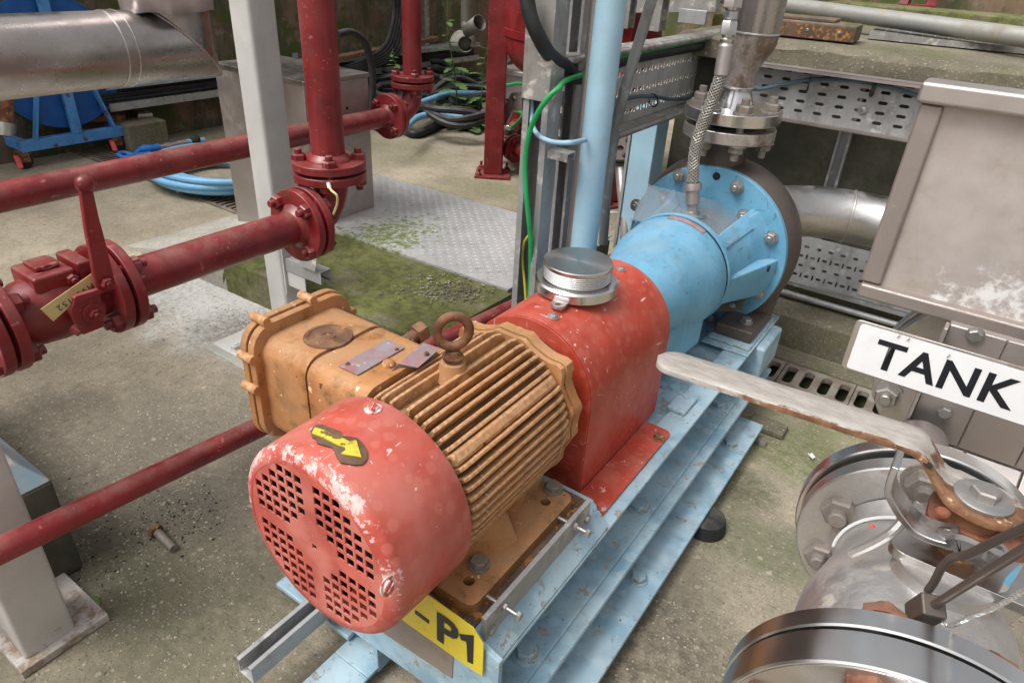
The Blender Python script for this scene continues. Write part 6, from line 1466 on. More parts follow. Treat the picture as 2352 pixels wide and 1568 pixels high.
# ================================================================ RIGHT WALL FITTINGS
ty1 = 2.455
wt = thing('upper_wall_tray', 'slotted stainless cable tray mounted on the wall behind TANK box', 'cable tray', (0,ty1,.79))
zA, zB = .700, .862
m = MB(); wx0, wx1 = -.80, .95
tray_web(wx1-wx0, zB-zA, .0605, [(.030,0),(.060,.0),(.090,.0),(.120,.0),(.147,.0)], (wx0,ty1,zA), (1,0,0), (0,0,1), -.0018, 'slotted_web', 'galvanised', wt, sw=.030, sh=.0100, vert=False)
for zz in (zA, zB): m = MB(); m.box(wx0, wx1, ty1-.050, ty1, zz-.001, zz+.001); m.box(wx0, wx1, ty1-.050, ty1-.048, zz-.010 if zz == zB else zz, zz if zz == zB else zz+.010); m.build('side_flange', 'stainless_dull', wt)
c = U((835/2.3614+3100)*.57422, 1040/2.3614*.57422, y=ty1); bolt((c.x, ty1-.001, c.z), (0,-1,0), .020, 'bolt_steel', wt, 'screw')
for k, px in enumerate((1930, 2230)):
    c = U(px, 330, y=ty1+.03); t = thing('wall_strut', ['vertical galvanised strut carrying the wall trays left of TANK box','vertical galvanised strut hidden partly behind the TANK box'][k], 'strut', (c.x,ty1+.03,.1)); m = MB(); cprof(m, (c.x,WY-.002,.13), (0,0,1), (1,0,0), (0,-1,0), .76, .041, .030); m.build('channel', 'galvanised', t)
ty2 = 2.46
w2 = thing('lower_wall_tray', 'slotted tray low on the wall beneath the stainless suction elbow', 'cable tray', (0,ty2,.25))
q1_, q2_ = U(1815,525,y=ty2+.03), U(1808,625,y=ty2-.04); zl, zh = q2_.z, q1_.z; print('lower tray', zl, zh)
zl, zh = .175, .335
tray_web(wx1+.9, zh-zl, .040, [(.025,0),(.058,.25),(.091,0),(.124,.25)], (-.9,ty2-.05,zl), (1,0,0), (0,.35,1), -.0018, 'slotted_web', 'galvanised', w2, sw=.019, sh=.0085)
m = MB(); m.box(-.9, wx1, ty2-.085, ty2-.05, zl-.004, zl-.001); m.box(-.9, wx1, ty2-.087, ty2-.085, zl-.004, zl+.010); m.build('side_flange', 'galvanised', w2)
m = MB(); m.cyl((-1.0,2.37,ST+.022), (1.0,2.37,ST+.022), .0105, n=16); o = m.build('floor_conduit', 'galvanised'); tag(o, 'thin grey conduit lying along the mossy concrete step', 'conduit')
# suction elbow
su = thing('suction_elbow', 'stainless suction pipe curving from pump casing towards the TANK box', 'pipe', (-.3,2.2,.48))
pe = smooth_path([V((-.50,2.06,.486)), V((-.44,2.16,.486)), V((-.36,2.235,.484)), V((-.26,2.275,.482)), V((-.10,2.285,.480)), V((.3,2.285,.478)), V((.7,2.285,.476))], 8)
m = MB(); m.tube(pe, .078, 40); m.build('pipe', 'stainless', su, ang=60)
i_ = min(range(len(pe)), key=lambda k: abs(pe[k].x+.27)); tn = (pe[i_+1]-pe[i_-1]); m = MB(); m.torus(pe[i_], tn, .0782, .0035, 44, 8); m.build('weld_bead', 'stainless_weathered', su)
# terrace items
gpz = CZ+.065
gp2 = thing('terrace_pipe', 'long weathered grey pipe lying along upper terrace at top right', 'pipe', (0,3.0,gpz))
pa, pb_ = U((0/2.3614+3160)*.57422, 55/2.3614*.57422, y=3.3), U(4096*.57422, 355/2.3614*.57422, y=2.9)
print('gpipe', pa, pb_)
d_ = (pb_-pa).normalized(); m = MB(); m.cyl(pa-d_*1.5, pb_+d_*1.5, .030, n=32); m.build('pipe', 'galvanised_pipe', gp2)
A_, B_ = U((20/2.3614+3100)*.57422, 255/2.3614*.57422, z=CZ+.03), U((760/2.3614+3100)*.57422, 330/2.3614*.57422, z=CZ+.03)
tm_ = thing('timber_offcut', 'short mossy timber with rust-stained front face resting on the terrace edge', 'timber', A_)
dv = (B_-A_); dv.z = 0; L_ = dv.length; dv.normalize(); nv = V((-dv.y, dv.x, 0))
def obox(m, o, a, b, L, D, z0, z1, s0=0): 
    vs = [o+a*s0, o+a*(s0+L), o+a*(s0+L)+b*D, o+a*s0+b*D]; lo = [m.b.verts.new((p.x,p.y,z0)) for p in vs]; hi = [m.b.verts.new((p.x,p.y,z1)) for p in vs]; m.b.faces.new(lo[::-1]); m.b.faces.new(hi)
    for i in range(4): m.b.faces.new((lo[i], lo[(i+1)%4], hi[(i+1)%4], hi[i]))
m = MB(); obox(m, A_, dv, nv, L_+.12, .15, CZ+.002, CZ+.055, -.12); m.build('beam', 'timber', tm_, bevel=.006)
m = MB(); obox(m, A_-nv*.003, dv, nv, L_+.06, .0025, CZ+.006, CZ+.046, -.06); m.build('rusty_plate', 'rust_plate', tm_)
for f_ in (.02,.40,.8): bolt(A_+dv*(L_*f_)-nv*.003, -nv, .011, 'bolt_steel', tm_, 'screw', washer=False)
for k in range(3):
    m = MB(); obox(m, A_+nv*(.03+.04*k), dv, nv, L_*.9, .03, CZ+.0555, CZ+.066, -.05); m.build('slat', 'timber', tm_, bevel=.003)
# mesh grating on the terrace
mg = thing('mesh_grating', 'galvanised mesh walkway grating half hidden beneath the terrace pipe', 'grating', (0,2.95,CZ))
g0, g1 = U((880/2.3614+3100)*.57422, 355/2.3614*.57422, z=CZ+.006), U((2352/2.3614+3100)*.57422, 500/2.3614*.57422, z=CZ+.006)
dv = (g1-g0); dv.z = 0; L_ = dv.length+.5; dv.normalize(); nv = V((-dv.y, dv.x, 0))
m = MB(); obox(m, g0, dv, nv, L_, .006, CZ+.002, CZ+.022); obox(m, g0+nv*.30, dv, nv, L_, .006, CZ+.002, CZ+.022); m.build('edge_bar', 'galvanised_dirty', mg)
for k in range(26):
    m = MB(); obox(m, g0+dv*(.042*k)+nv*.006, nv, dv, .294, .0035, CZ+.003, CZ+.020); m.build('cross_bar', 'galvanised_dirty', mg)
for k in range(9):
    m = MB(); obox(m, g0+nv*(.030*(k+1)+.002), dv, nv, L_, .003, CZ+.016, CZ+.0205); m.build('long_bar', 'galvanised_dirty', mg)
m = MB(); obox(m, g0+nv*.005, dv, nv, L_, .295, CZ-.0005, CZ+.0018); m.build('gap_shade_sheet', 'dark_recess', mg)  # thin near-black sheet, painted shade beneath the mesh
# red machine frames on the terrace behind
for k, (pxa, pxb) in enumerate(((2075,2135),(2222,2310))):
    a, b = U(pxa, 14, z=CZ+.01), U(pxb, 18, z=CZ+.01); t = thing('red_machine_stand', ['dark red machine foot on the terrace, the left of two','dark red machine stand with dark gap on terrace, right of two'][k], 'machine stand', a)
    d_ = (b-a).normalized(); m = MB(); w_ = (b-a).length
    for s_ in (0, w_): m.bar(a+d_*s_, a+d_*(w_*.5+(s_-w_*.5)*.7)+V((0,.1,.35)), .06, .05)
    m.build('legs', RP, t, bevel=.004); m = MB(); m.bar(a, b, .06, .03); m.build('base_bar', RP, t, bevel=.003); m = MB(); m.cyl(a.lerp(b,.5)+V((0,.2,.06)), a.lerp(b,.5)+V((0,.2,.5)), w_*.28, n=20); m.build('motor_body', RP if k == 0 else 'cast_iron_dark', t)
# cast drain cover with slots
dc = thing('slotted_drain_cover', 'worn cast iron slotted drain cover in the floor below TANK sign', 'drain cover', (-.2,2.07,0))
H = []; sx = .0482
for k in range(20):
    x = -.93+sx*1.0*k*1.52
zt_f = zz = None
ztf = lambda a, b: ((a/2.1451+3000)*.57422, (b/2.1451+1100)*.57422)
cs_ = [((340,850)), ((495,900)), ((645,950)), ((800,1000)), ((960,1050))]
P_ = [U(*ztf(*c), z=0) for c in cs_]; px_ = (P_[-1].x-P_[0].x)/4; y_ = sum(p.y for p in P_)/5; print('slots', P_, px_)
for k in range(-14, 18):
    x = P_[0].x+px_*k
    if -.95 < x < .72: H.append(slot(x, y_, .112, .030, 5, pi/2))
groups = [H[i:i+4] for i in range(0, len(H), 4)]
xs0 = -1.15
for gi, g_ in enumerate(groups):
    xe = (g_[-1][0][0]+.0)
    cxs = [sum(p[0] for p in h)/len(h) for h in g_]
    xa, xb_ = cxs[0]-px_/2, cxs[-1]+px_/2
    if gi == 0: xa = -.98
    if gi == len(groups)-1: xb_ = .75
    m = MB(); m.plate([(xa+.0008,1.988),(xb_-.0008,1.988),(xb_-.0008,2.152),(xa+.0008,2.152)], g_, (0,0,-.022), (1,0,0), (0,1,0), .020); m.build('cover_panel', 'drain_iron', dc, bevel=.0025, smooth=True)
m = MB(); m.box(-.98, .76, 2.1535, 2.236, -.02, .004); m.build('edge_strip', 'concrete_ledge', dc, bevel=.003)

# ================================================================ RIGHT FOREGROUND (pump scale)
MODE[0] = 'P'
z9 = lambda a, b: ((a/1.5722+2600)*.57422, (b/1.5722+1734)*.57422)
z6 = lambda a, b: ((a/1.5722+2600)*.57422, (b/1.5722+900)*.57422)
# stainless hopper box
hb = thing('hopper_box', 'lime-stained stainless steel box with bright rolled top edge above TANK sign', 'hopper', (.1,1.1,.755))
m = MB(); m.box(-.074, .46, 1.001, 1.042, .757, 1.012); m.build('box_body', 'stainless_dull', hb, bevel=.003)
m = MB(); m.box(-.060, .46, .9985, 1.0108, .772, 1.016); m.build('front_panel', 'stained_panel', hb)
m = MB(); m.box(-.081, -.055, .990, 1.004, .7755, 1.0115); m.build('side_flange', 'hopper_trim', hb, bevel=.004)
m = MB(); m.box(-.086, .46, .980, 1.03, 1.0125, 1.037); m.build('top_lip', 'stainless_dull', hb, bevel=.005, seg=3)
m = MB(); m.box(-.079, .46, .984, 1.003, .754, .7745); m.build('bottom_lip', 'hopper_trim', hb, bevel=.004)
# cladding panels below, hung in front of the duct
dk = thing('clad_duct', 'grey stainless clad duct of bolted panels behind the TANK sign', 'duct', (.12,.88,.6))
m = MB(); m.box(.034, .50, .8645, .878, .50, .800); m.build('duct_body', 'stainless_dull', dk)
xs_ = [.0335,.0905,.150,.212,.28,.36]
for i in range(5):
    m = MB(); m.plate([(xs_[i]+.0008,.652),(xs_[i+1]-.0008,.652-.0),(xs_[i+1]-.0008,.802),(xs_[i]+.0008,.802)], [], (0,.8635,0), (1,0,0), (0,0,1), .003); m.build('cladding_panel', 'stainless_dull', dk, bevel=.002)
    m = MB(); q0, q1 = xs_[i]+.0008+.01, xs_[i+1]-.0008+.01
    vs = [(q0,.8605,.6505),(q1,.8605,.6505),(q1,.80,.585),(q0,.80,.585)]; a_ = [m.b.verts.new(p) for p in vs]; b_ = [m.b.verts.new((p[0],p[1]+.004,p[2]-.003)) for p in vs]; m.b.faces.new(a_); m.b.faces.new(b_[::-1])
    for j in range(4): m.b.faces.new((a_[j], a_[(j+1)%4], b_[(j+1)%4], b_[j]))
    m.build('cladding_panel', 'stainless_dull', dk, bevel=.0015)
m = MB(); m.box(.0290, .0333, .845, .866, .650, .802); m.build('edge_strip', 'stainless_weathered', dk, bevel=.0015)
for (x, z) in ((.0602,.7978-.045),(.0602,.745)): pass
for px, py in ((2240,769),(2170,945)): p = U(px, py, y=.86); bolt((p.x,.8605,p.z), (0,-1,0), .0135, 'bolt_steel', dk, 'bolt')
# big disc flange on the left of the duct
FC = (.1084,1.05,.6327)
df = thing('duct_flange', 'large round stainless flange partly hidden behind left end of TANK sign', 'flange', FC)
m = MB(); m.ring((FC[0],1.050,FC[2]), (FC[0],1.073,FC[2]), .1360, .05, 96); m.build('disc', 'stainless', df, bevel=.002)
m = MB(); m.ring((FC[0],1.080,FC[2]), (FC[0],1.103,FC[2]), .1400, .05, 96); m.build('disc', 'stainless', df, bevel=.002)
p = U(2037,907,y=1.045); bolt((p.x, 1.050, p.z), (0,-1,0), .030, 'bolt_steel', df, 'nut', stud=.2)
m = MB(); m.ring((FC[0],1.0,FC[2]), (FC[0],1.0495,FC[2]), .09, .05, 48); m.build('neck', 'stainless_dull', df)
# TANK sign
ts = thing('tank_sign', 'white sign lettered TANK in black, framed in grey steel, under hopper', 'sign', (.05,.78,.78))
m = MB(); m.plate(rrect(-.0545, .24, .7475, .8105, .005, 3), [], (0,.7835,0), (1,0,0), (0,0,1), .0025); m.build('frame', 'stainless_weathered', ts, bevel=.0008)
m = MB(); m.plate(rrect(-.0485, .234, .7500, .8070, .003, 3), [], (0,.7808,0), (1,0,0), (0,0,1), .0012); m.build('white_plate', 'sign_white', ts)
o_ = V((-.0265,.7795,.7612)); xr_ = .1085
tm, wd = text_mb('TANK', o_, (1,0,0), (0,0,1), .0352, .0003, bold=.072, spacing=1.06)
tm.b.free(); tm, wd2 = text_mb('TANK', o_, (1,0,0), (0,0,1), .0352, .0003, bold=.022, sx=(xr_-o_.x-.006)/wd, spacing=1.05); tm.build('lettering', 'sign_black', ts, smooth=False)
for (a, b) in ((1265,530),(1345,560),(1690,700)): p = U(*ztf(a, b), y=.779); m = MB(); m.tube([p+V((0,-.0005,0)), p+V((.0015,-.0008,.002)), p+V((.0018,-.0006,.004))], .0005, 5); m.build('scratch', 'sign_brown', ts)

# ball valve
VA, VB = V((.068,.640,.650)), V((.0885,.400,.650)); vx = (VA-VB).normalized()
bvv = thing('stainless_ball_valve', 'big cast stainless flanged ball valve with long rusty lever handle, right foreground', 'valve', (.08,.5,.65))
def flr(o, t, R, mat='stainless_brushed', name='flange', par=bvv, bore=.04): m = MB(); m.lathe([(0,bore),(0,R-.0015),(.0012,R),(t-.0012,R),(t,R-.0015),(t,bore),(0,bore)], o, vx, 128); return m.build(name, mat, par, ang=30)
at = lambda y: VB+(VA-VB)*((y-.400)/(.640-.400))
flr(at(.6275), .0195, .1035, 'stainless'); 
m = MB(); m.lathe([(0,.04),(0,.1015),(.0004,.1015),(.0004,.04)], at(.6270), vx, 96); m.build('flange_face', 'cast_stainless', bvv)
flr(at(.4035), .0175, .1225, 'stainless_brushed')
m = MB(); m.lathe([(0,.045),(0,.088),(.004,.088),(.004,.045)], at(.6470), vx, 64); m.build('gasket', 'dark_recess', bvv)
m = MB(); m.lathe([(0,.075),(.006,.078),(.03,.083),(.07,.086),(.105,.083),(.135,.074),(.16,.066),(.178,.0625),(.195,.066),(.206,.070)], at(.4205), vx, 64); m.build('body', 'cast_stainless', bvv, ang=70, sub=0)
m = MB(); m.lathe([(0,.0),(.0,.052),(.03,.050),(.06,.040),(.075,.036),(.09,.036),(.09,0)], (.0835,.518,.655), (0,0,1), 40); m.build('bonnet', 'cast_stainless', bvv, ang=50)
# raised casting seams and cast rib
m = MB(); m.tube(smooth_path([z for z in (U(*z9(1262,752), y=.50), U(*z9(1400,690), y=.50), U(*z9(1520,620), y=.50), U(*z9(1590,550), y=.505))], 5), .004, 8); m.build('cast_rib', 'cast_stainless', bvv)
m = MB(); m.tube([at(.600)+V((sin(a)*.066, 0, cos(a)*.066)) for a in [(-1.6+.12*i) for i in range(18)]], .0017, 8); m.build('seal_ring', 'sign_white', bvv)
m = MB(); pA = U(*z9(1395,578), y=.56); m.ball(pA, .0022, 8, (1.4,1,.6)); m.build('paint_dot', 'red_plastic', bvv)
# nuts on far flange
for (px, py, mt, d) in ((1180,490,'bolt_corroded',.0300),(1060,770,'bolt_corroded',.0280),(1720,350,'bolt_corroded',.0290)):
    p = U(*z9(px, py), y=.615); bolt((p.x, at(.627).y, p.z), -vx, d, mt, bvv, 'nut', stud=.28, rot=.6)
m = MB(); p = U(*z9(1070,850), y=.60); m.box(p.x-.0008, p.x+.0008, p.y-.012, p.y+.008, p.z-.018, p.z+.014, None); m.build('tab_plate', 'sign_black', bvv)
# nuts between body and near flange (backs), rusty
for (px, py) in ((1480,1100),(2290,1430)):
    p = U(*z9(px, py), y=.435); d_ = V((p.x-at(.42).x, 0, p.z-.65)).normalized()*.098; bolt(at(.4215)+d_, vx, .030, 'bolt_rust', bvv, 'nut', stud=.2)
# top mounting plate, stem pieces
hz_ = .800
hb0 = U(2260,1140,z=hz_+.006); print('handle bolt', hb0)
HX, HY = hb0.x, hb0.y
m = MB(); m.plate([(p[0]+HX, p[1]+HY) for p in rrect(-.045,.075,-.034,.034,.012)], [], (0,0,.742), (1,0,0), (0,1,0), .009); m.build('mounting_plate', 'stainless', bvv, bevel=.0015)
m = MB(); m.cyl((HX,HY,.70), (HX,HY,hz_-.002), .017, n=28); m.build('stem', 'rusty_iron', bvv)
m = MB(); m.plate([(p[0]+HX, p[1]+HY) for p in rrect(-.030,.040,-.022,.022,.010)], [], (0,0,.776), (1,0,0), (0,1,0), .007); m.build('stop_plate', 'bolt_rust', bvv, bevel=.0015)
def sheet_y(pts, y0, y1, t, name, mat, par, bevel=.0012, seg=2):
    """bent flat bar: (x,z) centre line, extruded from y0 to y1"""
    P_ = smooth_path([V((x, 0, z)) for x, z in pts], 6) if len(pts) > 3 else [V((x,0,z)) for x, z in pts]
    m = MB(); up_, dn_ = [], []
    for i, p in enumerate(P_):
        tn = (P_[min(i+1, len(P_)-1)]-P_[max(0, i-1)]).normalized(); nn = V((-tn.z, 0, tn.x)); up_.append(p+nn*t/2); dn_.append(p-nn*t/2)
    loop = up_+dn_[::-1]; A_ = [m.b.verts.new((q.x, y0, q.z)) for q in loop]; B_ = [m.b.verts.new((q.x, y1, q.z)) for q in loop]; n_ = len(loop); k = len(P_)
    for i in range(n_): m.b.faces.new((A_[i], A_[(i+1)%n_], B_[(i+1)%n_], B_[i]))
    for i in range(k-1):
        m.b.faces.new((A_[i], A_[i+1], A_[n_-2-i], A_[n_-1-i])); m.b.faces.new((B_[i], B_[i+1], B_[n_-2-i], B_[n_-1-i]))
    return m.build(name, mat, par, bevel=bevel, seg=seg)
def zx(a, b, y): p = U(*z9(a, b), y=y); return (p.x, p.z)
ly = .488
sheet_y([zx(1545,215,ly), zx(1520,270,ly), zx(1500,340,ly), zx(1500,400,ly), zx(1560,510,ly), zx(1640,610,ly), zx(1700,650,ly), zx(1800,690,ly), zx(1930,720,ly)], ly, ly+.026, .0052, 'latch_plate', 'stainless', bvv)
sheet_y([zx(1905,722,ly-.004), zx(1950,712,ly-.004), zx(2060,760,ly-.004), zx(2185,815,ly-.004)], ly-.006, ly+.0, .016, 'latch_end', 'stainless', bvv)
for (a, b, yy) in ((1890,610,.50),(2190,700,.487)):
    p = U(*z9(a, b), y=yy); bolt(p-V((0,0,.012)), (0,0,1), .0155, 'stainless', bvv, 'socket', washer=False)
# lever handle: zinc-grey top, rust along the near edge and over the lug
n = newmat('lever_mat')
ed = n.ramp(n.math('SUBTRACT', n.pos(1), n.math('MULTIPLY', n.pos(0), .075)), .5385, .5315)      # near edge of the bar
lug = n.ramp(n.pos(0), .022, .055)
side = n.n.new('ShaderNodeSeparateXYZ'); n.l.new(n.geo.outputs['Normal'], side.inputs[0]); sd_ = n.ramp(side.outputs[2], .85, .4)
xk = n.ramp(n.pos(0), -.19, -.02, .25, 1)
k = n.math('ADD', n.math('MULTIPLY', n.math('MAXIMUM', n.math('MULTIPLY', ed, .55), n.math('MULTIPLY', sd_, .9)), xk), n.math('MULTIPLY', lug, .42))
k = n.ramp(n.math('ADD', n.math('MULTIPLY', k, .5), n.noise(38, 9, .7)), .68, .82)
base_ = n.mix(n.ramp(n.noise(100, 9, .78, stretch=(.35,1,1)), .34, .70), (.43,.395,.36), (.27,.24,.21))
rust_ = n.mix(n.ramp(n.noise(60, 8, .7), .35, .65), (.085,.036,.018), (.21,.10,.045)); rust_ = n.mix(n.ramp(n.noise(95, 6, .7), .58, .66), rust_, (.50,.38,.24))
n.set(Base_Color=n.mix(k, base_, rust_), Metallic=n.math('MULTIPLY', n.math('SUBTRACT', 1, k), .2), Roughness=n.mixf(k, .55, .8), Normal=n.bump(n.math('ADD', n.noise(120, 7, .7), k), .5, .0012))
HZ = .823
NB = 64
xs_h = [-.190+.0045*i for i in range(50)]
def hz_of(x): 
    k = min(1, max(0, (x-.032)/.034)); k = k*k*(3-2*k); return HZ+(hz_-HZ)*k + .0003*noise.noise(V((x*30,0,0)))
def hy_of(x): return .5405+(x+.13)*.075 + (HY-(.5405+(HX+.13)*.075))*min(1, max(0,(x-.03)/(HX-.03)))
m = MB(); rows = []
xe = HX+.030
xs_h = [-.187+(xe+.187)*i/90 for i in range(91)]
for x in xs_h:
    hw = .0185
    if x < -.187+.0185: hw = sqrt(max(1e-6, .0185**2-(-.187+.0185-x)**2))
    if x > HX-.03: hw = .0185+.0075*min(1, (x-(HX-.03))/.012)
    if x > HX+.006: hw = max(.004, sqrt(max(1e-6, .0262**2-(x-HX-.004)**2)))
    z = hz_of(x); y = hy_of(x); hw *= 1+.012*noise.noise(V((x*160, 3, 0)))
    rows.append([m.b.verts.new((x, y-hw, z-.0028)), m.b.verts.new((x, y-hw, z+.0018)), m.b.verts.new((x, y-hw+.0012, z+.0030)), m.b.verts.new((x, y-hw*.45, z+.0032)), m.b.verts.new((x, y+hw*.45, z+.0032)), m.b.verts.new((x, y+hw-.0012, z+.0030)), m.b.verts.new((x, y+hw, z+.0018)), m.b.verts.new((x, y+hw, z-.0028))])
for A_, B_ in zip(rows, rows[1:]):
    for k in range(8): m.b.faces.new((A_[k], A_[(k+1)%8], B_[(k+1)%8], B_[k]))
m.b.faces.new(rows[0]); m.b.faces.new(rows[-1][::-1])
hnd = m.build('handle', 'lever_mat', bvv, ang=60)
m = MB(); m.lathe([(0,0),(0,.0205),(.0025,.0205),(.0035,.0190),(.0035,0)], (HX,HY,hz_+.0034), (0,0,1), 40); m.build('washer', 'bolt_steel', bvv)
bolt((HX,HY,hz_+.0066), (0,0,1), .0185, 'bolt_steel', bvv, 'bolt', washer=False)
for dx, dy in ((-.022,-.030),(.030,-.010)): m = MB(); m.ball((HX+dx,HY+dy*.8,hz_-.005), .0045, 12, (1.3,1,.9)); m.build('lever_stop', 'bolt_rust', bvv)
m = MB(); p = U(*z9(1757,172), z=HZ); m.lathe([(0,0),(0,.0035),(.0004,.0035),(.0004,0)], (p.x, p.y, hz_of(p.x)+.0030), (0,0,1), 14); m.build('lock_hole', 'dark_recess', bvv)
# rods, wire rope
rd = thing('locking_rod', 'thin dark bent rod crossing valve body with forked end', 'rod', U(*z9(1740,990), y=.45))
m = MB(); m.tube(smooth_path([U(*z9(2420,560), y=.40), U(*z9(2200,660), y=.42), U(*z9(2000,755), y=.44), U(*z9(1900,780), y=.446), U(*z9(1835,840), y=.45), U(*z9(1790,925), y=.452), U(*z9(1745,990), y=.452)], 6), .0028, 12); m.build('rod', 'cast_iron_dark', rd)
r2_ = thing('locking_rod', 'straight dark rod running into a square block beside valve', 'rod', U(*z9(1800,1070), y=.44))
m = MB(); m.cyl(U(*z9(2420,680), y=.385), U(*z9(1790,1075), y=.432), .0029, n=14); m.build('rod', 'cast_iron_dark', r2_)
a_ = U(*z9(1790,1075), y=.432); dr = (a_-U(*z9(2420,680), y=.385)).normalized(); m = MB(); m.bar(a_, a_+dr*.030, .016, .016); m.build('block', 'cast_iron_dark', r2_, bevel=.002)
wr = thing('wire_rope', 'thin bright twisted wire rope slung across valve at lower right', 'wire rope', U(*z9(1880,1205), y=.43))
pth = smooth_path([U(*z9(1840,1190), y=.43), U(*z9(1900,1200), y=.428), U(*z9(2020,1150), y=.42), U(*z9(2180,1085), y=.41), U(*z9(2440,935), y=.39)], 12)
for k in range(5):
    m = MB(); pts = []
    L_ = 0
    for i, p in enumerate(pth):
        if i: L_ += (p-pth[i-1]).length
        t = (pth[min(i+1,len(pth)-1)]-pth[max(i-1,0)]).normalized(); u_ = V((0,1,0)); u_ = (u_-t*u_.dot(t)).normalized(); v_ = t.cross(u_); a = L_*650+2*pi*k/5; pts.append(p+(u_*cos(a)+v_*sin(a))*.0011)
    m.tube(pts, .0008, 5); m.build('strand', 'rope_wire', wr)
m = MB(); m.tube(smooth_path([U(*z9(1675,440), y=.56), U(*z9(1700,455), y=.555), U(*z9(1740,450), y=.55)], 4), .0026, 8); o = m.build('wire_loop', 'rope_wire'); tag(o, 'short end of twisted wire under the rusty lever', 'wire')
m = MB(); q_ = [U(*z9(2310,830), y=.44), U(*z9(2352,820), y=.44), U(*z9(2245,990), y=.44), U(*z9(2195,1000), y=.44), U(*z9(2240,900), y=.44)]; 
# blue paint daub on the body
a_ = [m.b.verts.new(p) for p in q_]; b_ = [m.b.verts.new(p+V((0,.002,-.002))) for p in q_]; m.b.faces.new(a_); m.b.faces.new(b_[::-1])
for i in range(5): m.b.faces.new((a_[i], a_[(i+1)%5], b_[(i+1)%5], b_[i]))
m.build('paint_daub', 'blue_paint', bvv)
# pipe flange beyond the valve (A2), reducer up to the duct
fa = thing('pipe_flange', 'bright rimmed stainless flange bolted behind the ball valve', 'flange', tuple(at(.66)))
flr(at(.6535), .0195, .1085, 'stainless_brushed', par=fa)
m = MB(); m.lathe([(0,.032),(.03,.032),(.17,.032)], at(.6735), vx, 40); m.build('pipe_neck', 'stainless_dull', fa, ang=60)
m = MB(); m.lathe([(0,.104),(.10,.104)], at(.68), vx, 56); 
# near flange (B1) of the pipe below the frame
fb = thing('pipe_flange', 'polished stainless flange with rusty bolts at bottom right corner, nearest camera', 'flange', tuple(at(.385)))
flr(at(.3700), .0300, .1225, 'stainless_brushed', par=fb)
m = MB(); m.lathe([(0,.04),(0,.1195),(.0004,.1195),(.0004,.04)], at(.3694), vx, 96); m.build('flange_face', 'stainless', fb)
tA, tB = U(*z9(1340,1560), y=.357), U(*z9(665,1590), y=.357)
print('bolt angles', math.degrees(atan2(tA.z-.65, tA.x-at(.369).x)), math.degrees(atan2(tB.z-.65, tB.x-at(.369).x)), (tA-at(.369)).length)
a0_ = atan2(tA.z-.65, tA.x-at(.369).x)
for k in range(8):
    a = a0_+pi/4*k; d_ = V((cos(a), 0, sin(a)))*.099; bolt(at(.3692)+d_, -vx, .032, 'bolt_rust', fb, 'bolt', washer=False)
m = MB(); m.lathe([(0,.055),(.03,.052),(1.6,.052)], at(.3692), -vx, 40); m.build('pipe_neck', 'stainless', fb)
m = MB(); m.lathe([(0,.04),(0,.095),(.0045,.095),(.0045,.04)], at(.3999), vx, 56); m.build('gasket', 'dark_recess', fb)
# valve support so that nothing floats: stand under the lower pipe
m = MB(); m.box(.05,.12,.46,.54,-.058,.565); m.build('support_leg', 'stainless_dull', bvv)

# ================================================================ SMALL THINGS ON THE FLOOR
MODE[0] = 'G'
p = U(1749,1015,z=.008); m = MB(); m.lathe([(0,.008),(0,.0135),(.014,.0135),(.014,.008),(0,.008)], (p.x,p.y,.001), (0,0,1), 6); m.hexa((p.x,p.y,.0005), (0,0,1), .026, .0135); m.lathe([(.0135,0),(.0142,.007),(.0146,.0085)], (p.x,p.y,.0), (0,0,1), 14); o = m.build('loose_nut', 'bolt_corroded'); tag(o, 'loose steel nut lying on mossy floor right of the skid', 'nut')
a, b = U(362,1222,z=.012), U(398,1258,z=.010)
lb = thing('loose_bolt', 'old rusty threaded bolt lying on the dirty concrete floor', 'bolt', a); d_ = (b-a).normalized()
pr = []; t_ = 0
L_ = (b-a).length
pr = [(0,0)]
while t_ < L_: pr += [(t_,.0085),(t_+.0012,.0096),(t_+.0024,.0085)]; t_ += .0032
pr += [(L_+.002,.008),(L_+.002,0)]
m = MB(); m.lathe(pr, a, d_, 14); m.build('shank', 'bolt_corroded', lb); m = MB(); m.hexa(a-d_*.012, d_, .028, .012); m.build('head', 'rusty_iron', lb)
def feather(px, py, s_, label, mode=1):
    c = U(px, py, z=.006); t = thing('feather', label, 'feather', c); m = MB(); m.tube([c, c+V((s_*.6,-s_*.7,.004))], .0012, 5); m.build('quill', 'white_plastic', t); m = MB()
    for k in range(9):
        q = c+V((s_*.6,-s_*.7,.004))*(0) + V((s_*.06*k,-s_*.07*k,.003)); m.tube([q, q+V((s_*.28,s_*.12,.006))], .0012, 4); m.tube([q, q+V((-s_*.12,-s_*.26,.006))], .0012, 4)
    m.build('barbs', 'white_plastic', t)
feather(708-295,760-320,.035,'small white feather on floor in front of the blue hose coil'); feather(1858,1045,.022,'tiny white feather on moss under lever handle')
c = U(373,1203+0,z=.003); m = MB(); c = U(372,1206,z=.003)
lf = U(372,1208-0,z=.004); 
m = MB(); m.ball(U(371,1206+199-199,z=.003), .001, 6); m.b.free()
m = MB(); cL = U((625/1.68)*.57422, (1020/1.68+1798)*.57422, z=.003); m.ball(cL, .016, 12, (1.2,.7,.12)); o = m.build('green_leaf', 'leaf_green'); tag(o, 'small round green leaf on the floor left of fan cowl', 'leaf')
for i, (px, py) in enumerate(((1880*1.0,0),)): pass
m = MB(); c = U((740/1.5722+2600)*.57422, (1262/1.5722+900)*.57422, z=.01); m.box(c.x-.05,c.x+.05,c.y-.03,c.y+.03,.001,.018); o = m.build('broken_slab', 'concrete_ledge', bevel=.004); tag(o, 'flat broken piece of concrete beside skid lower flange', 'slab')
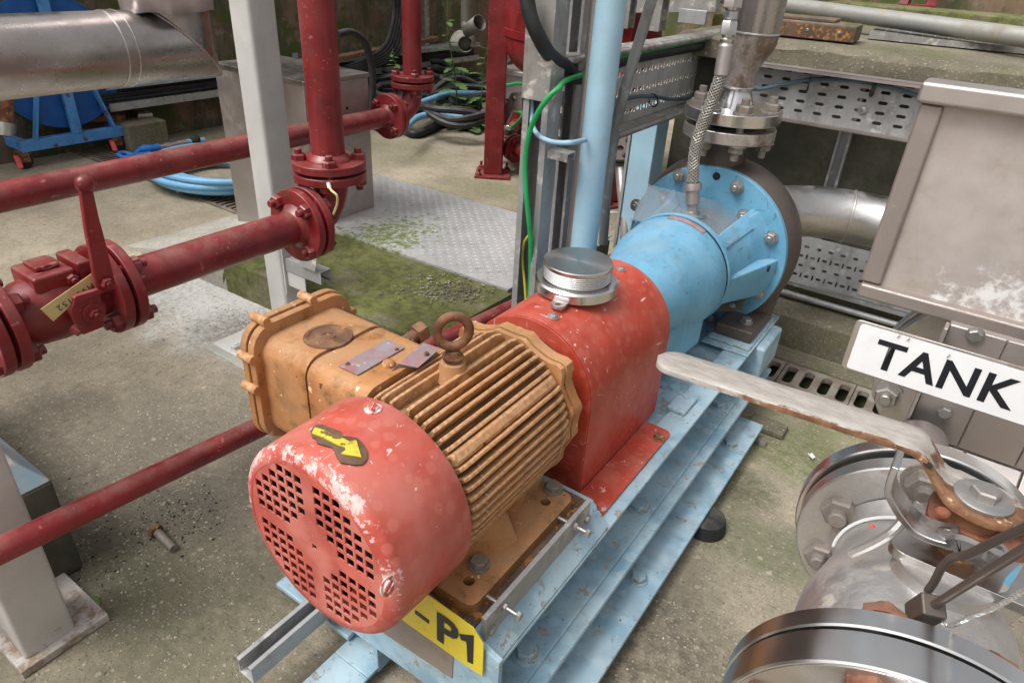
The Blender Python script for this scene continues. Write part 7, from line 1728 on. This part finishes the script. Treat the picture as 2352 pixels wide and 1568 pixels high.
# loose grit, pebbles and chips
def grit(n_, boxes, smin, smax, name, mat, seed):
    random.seed(seed); m = MB(); dirs = [V(d) for d in ((1,0,0),(-1,0,0),(0,1,0),(0,-1,0),(0,0,1),(0,0,-1))]; F_ = ((0,2,4),(2,1,4),(1,3,4),(3,0,4),(2,0,5),(1,2,5),(3,1,5),(0,3,5))
    for _ in range(n_):
        bx_ = random.choice(boxes); px, py, sx, sy = bx_[:4]; z_ = bx_[4] if len(bx_) > 4 else 0.0
        c = U(random.gauss(px, sx), random.gauss(py, sy), z=z_)
        if z_ == 0 and ((-2.8 < c.x < -1.12 and c.y > 1.27 and c.y < 2.96) or (c.y > 1.98 and c.x > -1.1)): continue
        if z_ > 0 and not (-2.08 < c.x < -1.18 and 1.33 < c.y < 2.9): continue
        s_ = random.uniform(smin, smax)*random.choice((1,1,1,1.6)); R_ = Matrix.Rotation(random.uniform(0, 6.3), 3, 'Z'); sc = V((random.uniform(.7,1.3), random.uniform(.6,1.1), random.uniform(.4,.8)))
        vs = [m.b.verts.new(c + R_ @ V((d.x*s_*sc.x, d.y*s_*sc.y, d.z*s_*sc.z)) + V((0,0,s_*(.2 if z_ == 0 else -.2)))) for d in dirs]
        for f in F_: m.b.faces.new([vs[i] for i in f])
    o = m.build(name, mat, kind='stuff', smooth=False); return o
areas = [(450,850,250,90),(620,760,40,25),(560,740,40,20),(200,1100,150,120),(420,1160,140,80),(400,1300,150,100),(600,1000,120,120),(300,1450,200,100),(1600,1450,150,150),(1000,430,150,50),(200,480,200,50),(1000,400,200,60)]
grit(5200, areas, .0010, .0026, 'grit', 'stone_grit', 3)
grit(700, areas[:-2]+areas[:4], .0010, .0020, 'pale_grit', 'stone_pale', 4)
grit(620, [(430,1165,55,26),(390,1225,70,22),(620,745,38,16),(560,790,60,30),(250,1310,70,25),(330,1180,120,60)], .0008, .0026, 'dark_debris', 'dark_recess', 5)
grit(380, [(1050,672,45,14,PH),(1020,662,60,16,PH)], .002, .0052, 'exposed_pebbles', 'stone_grit', 6)
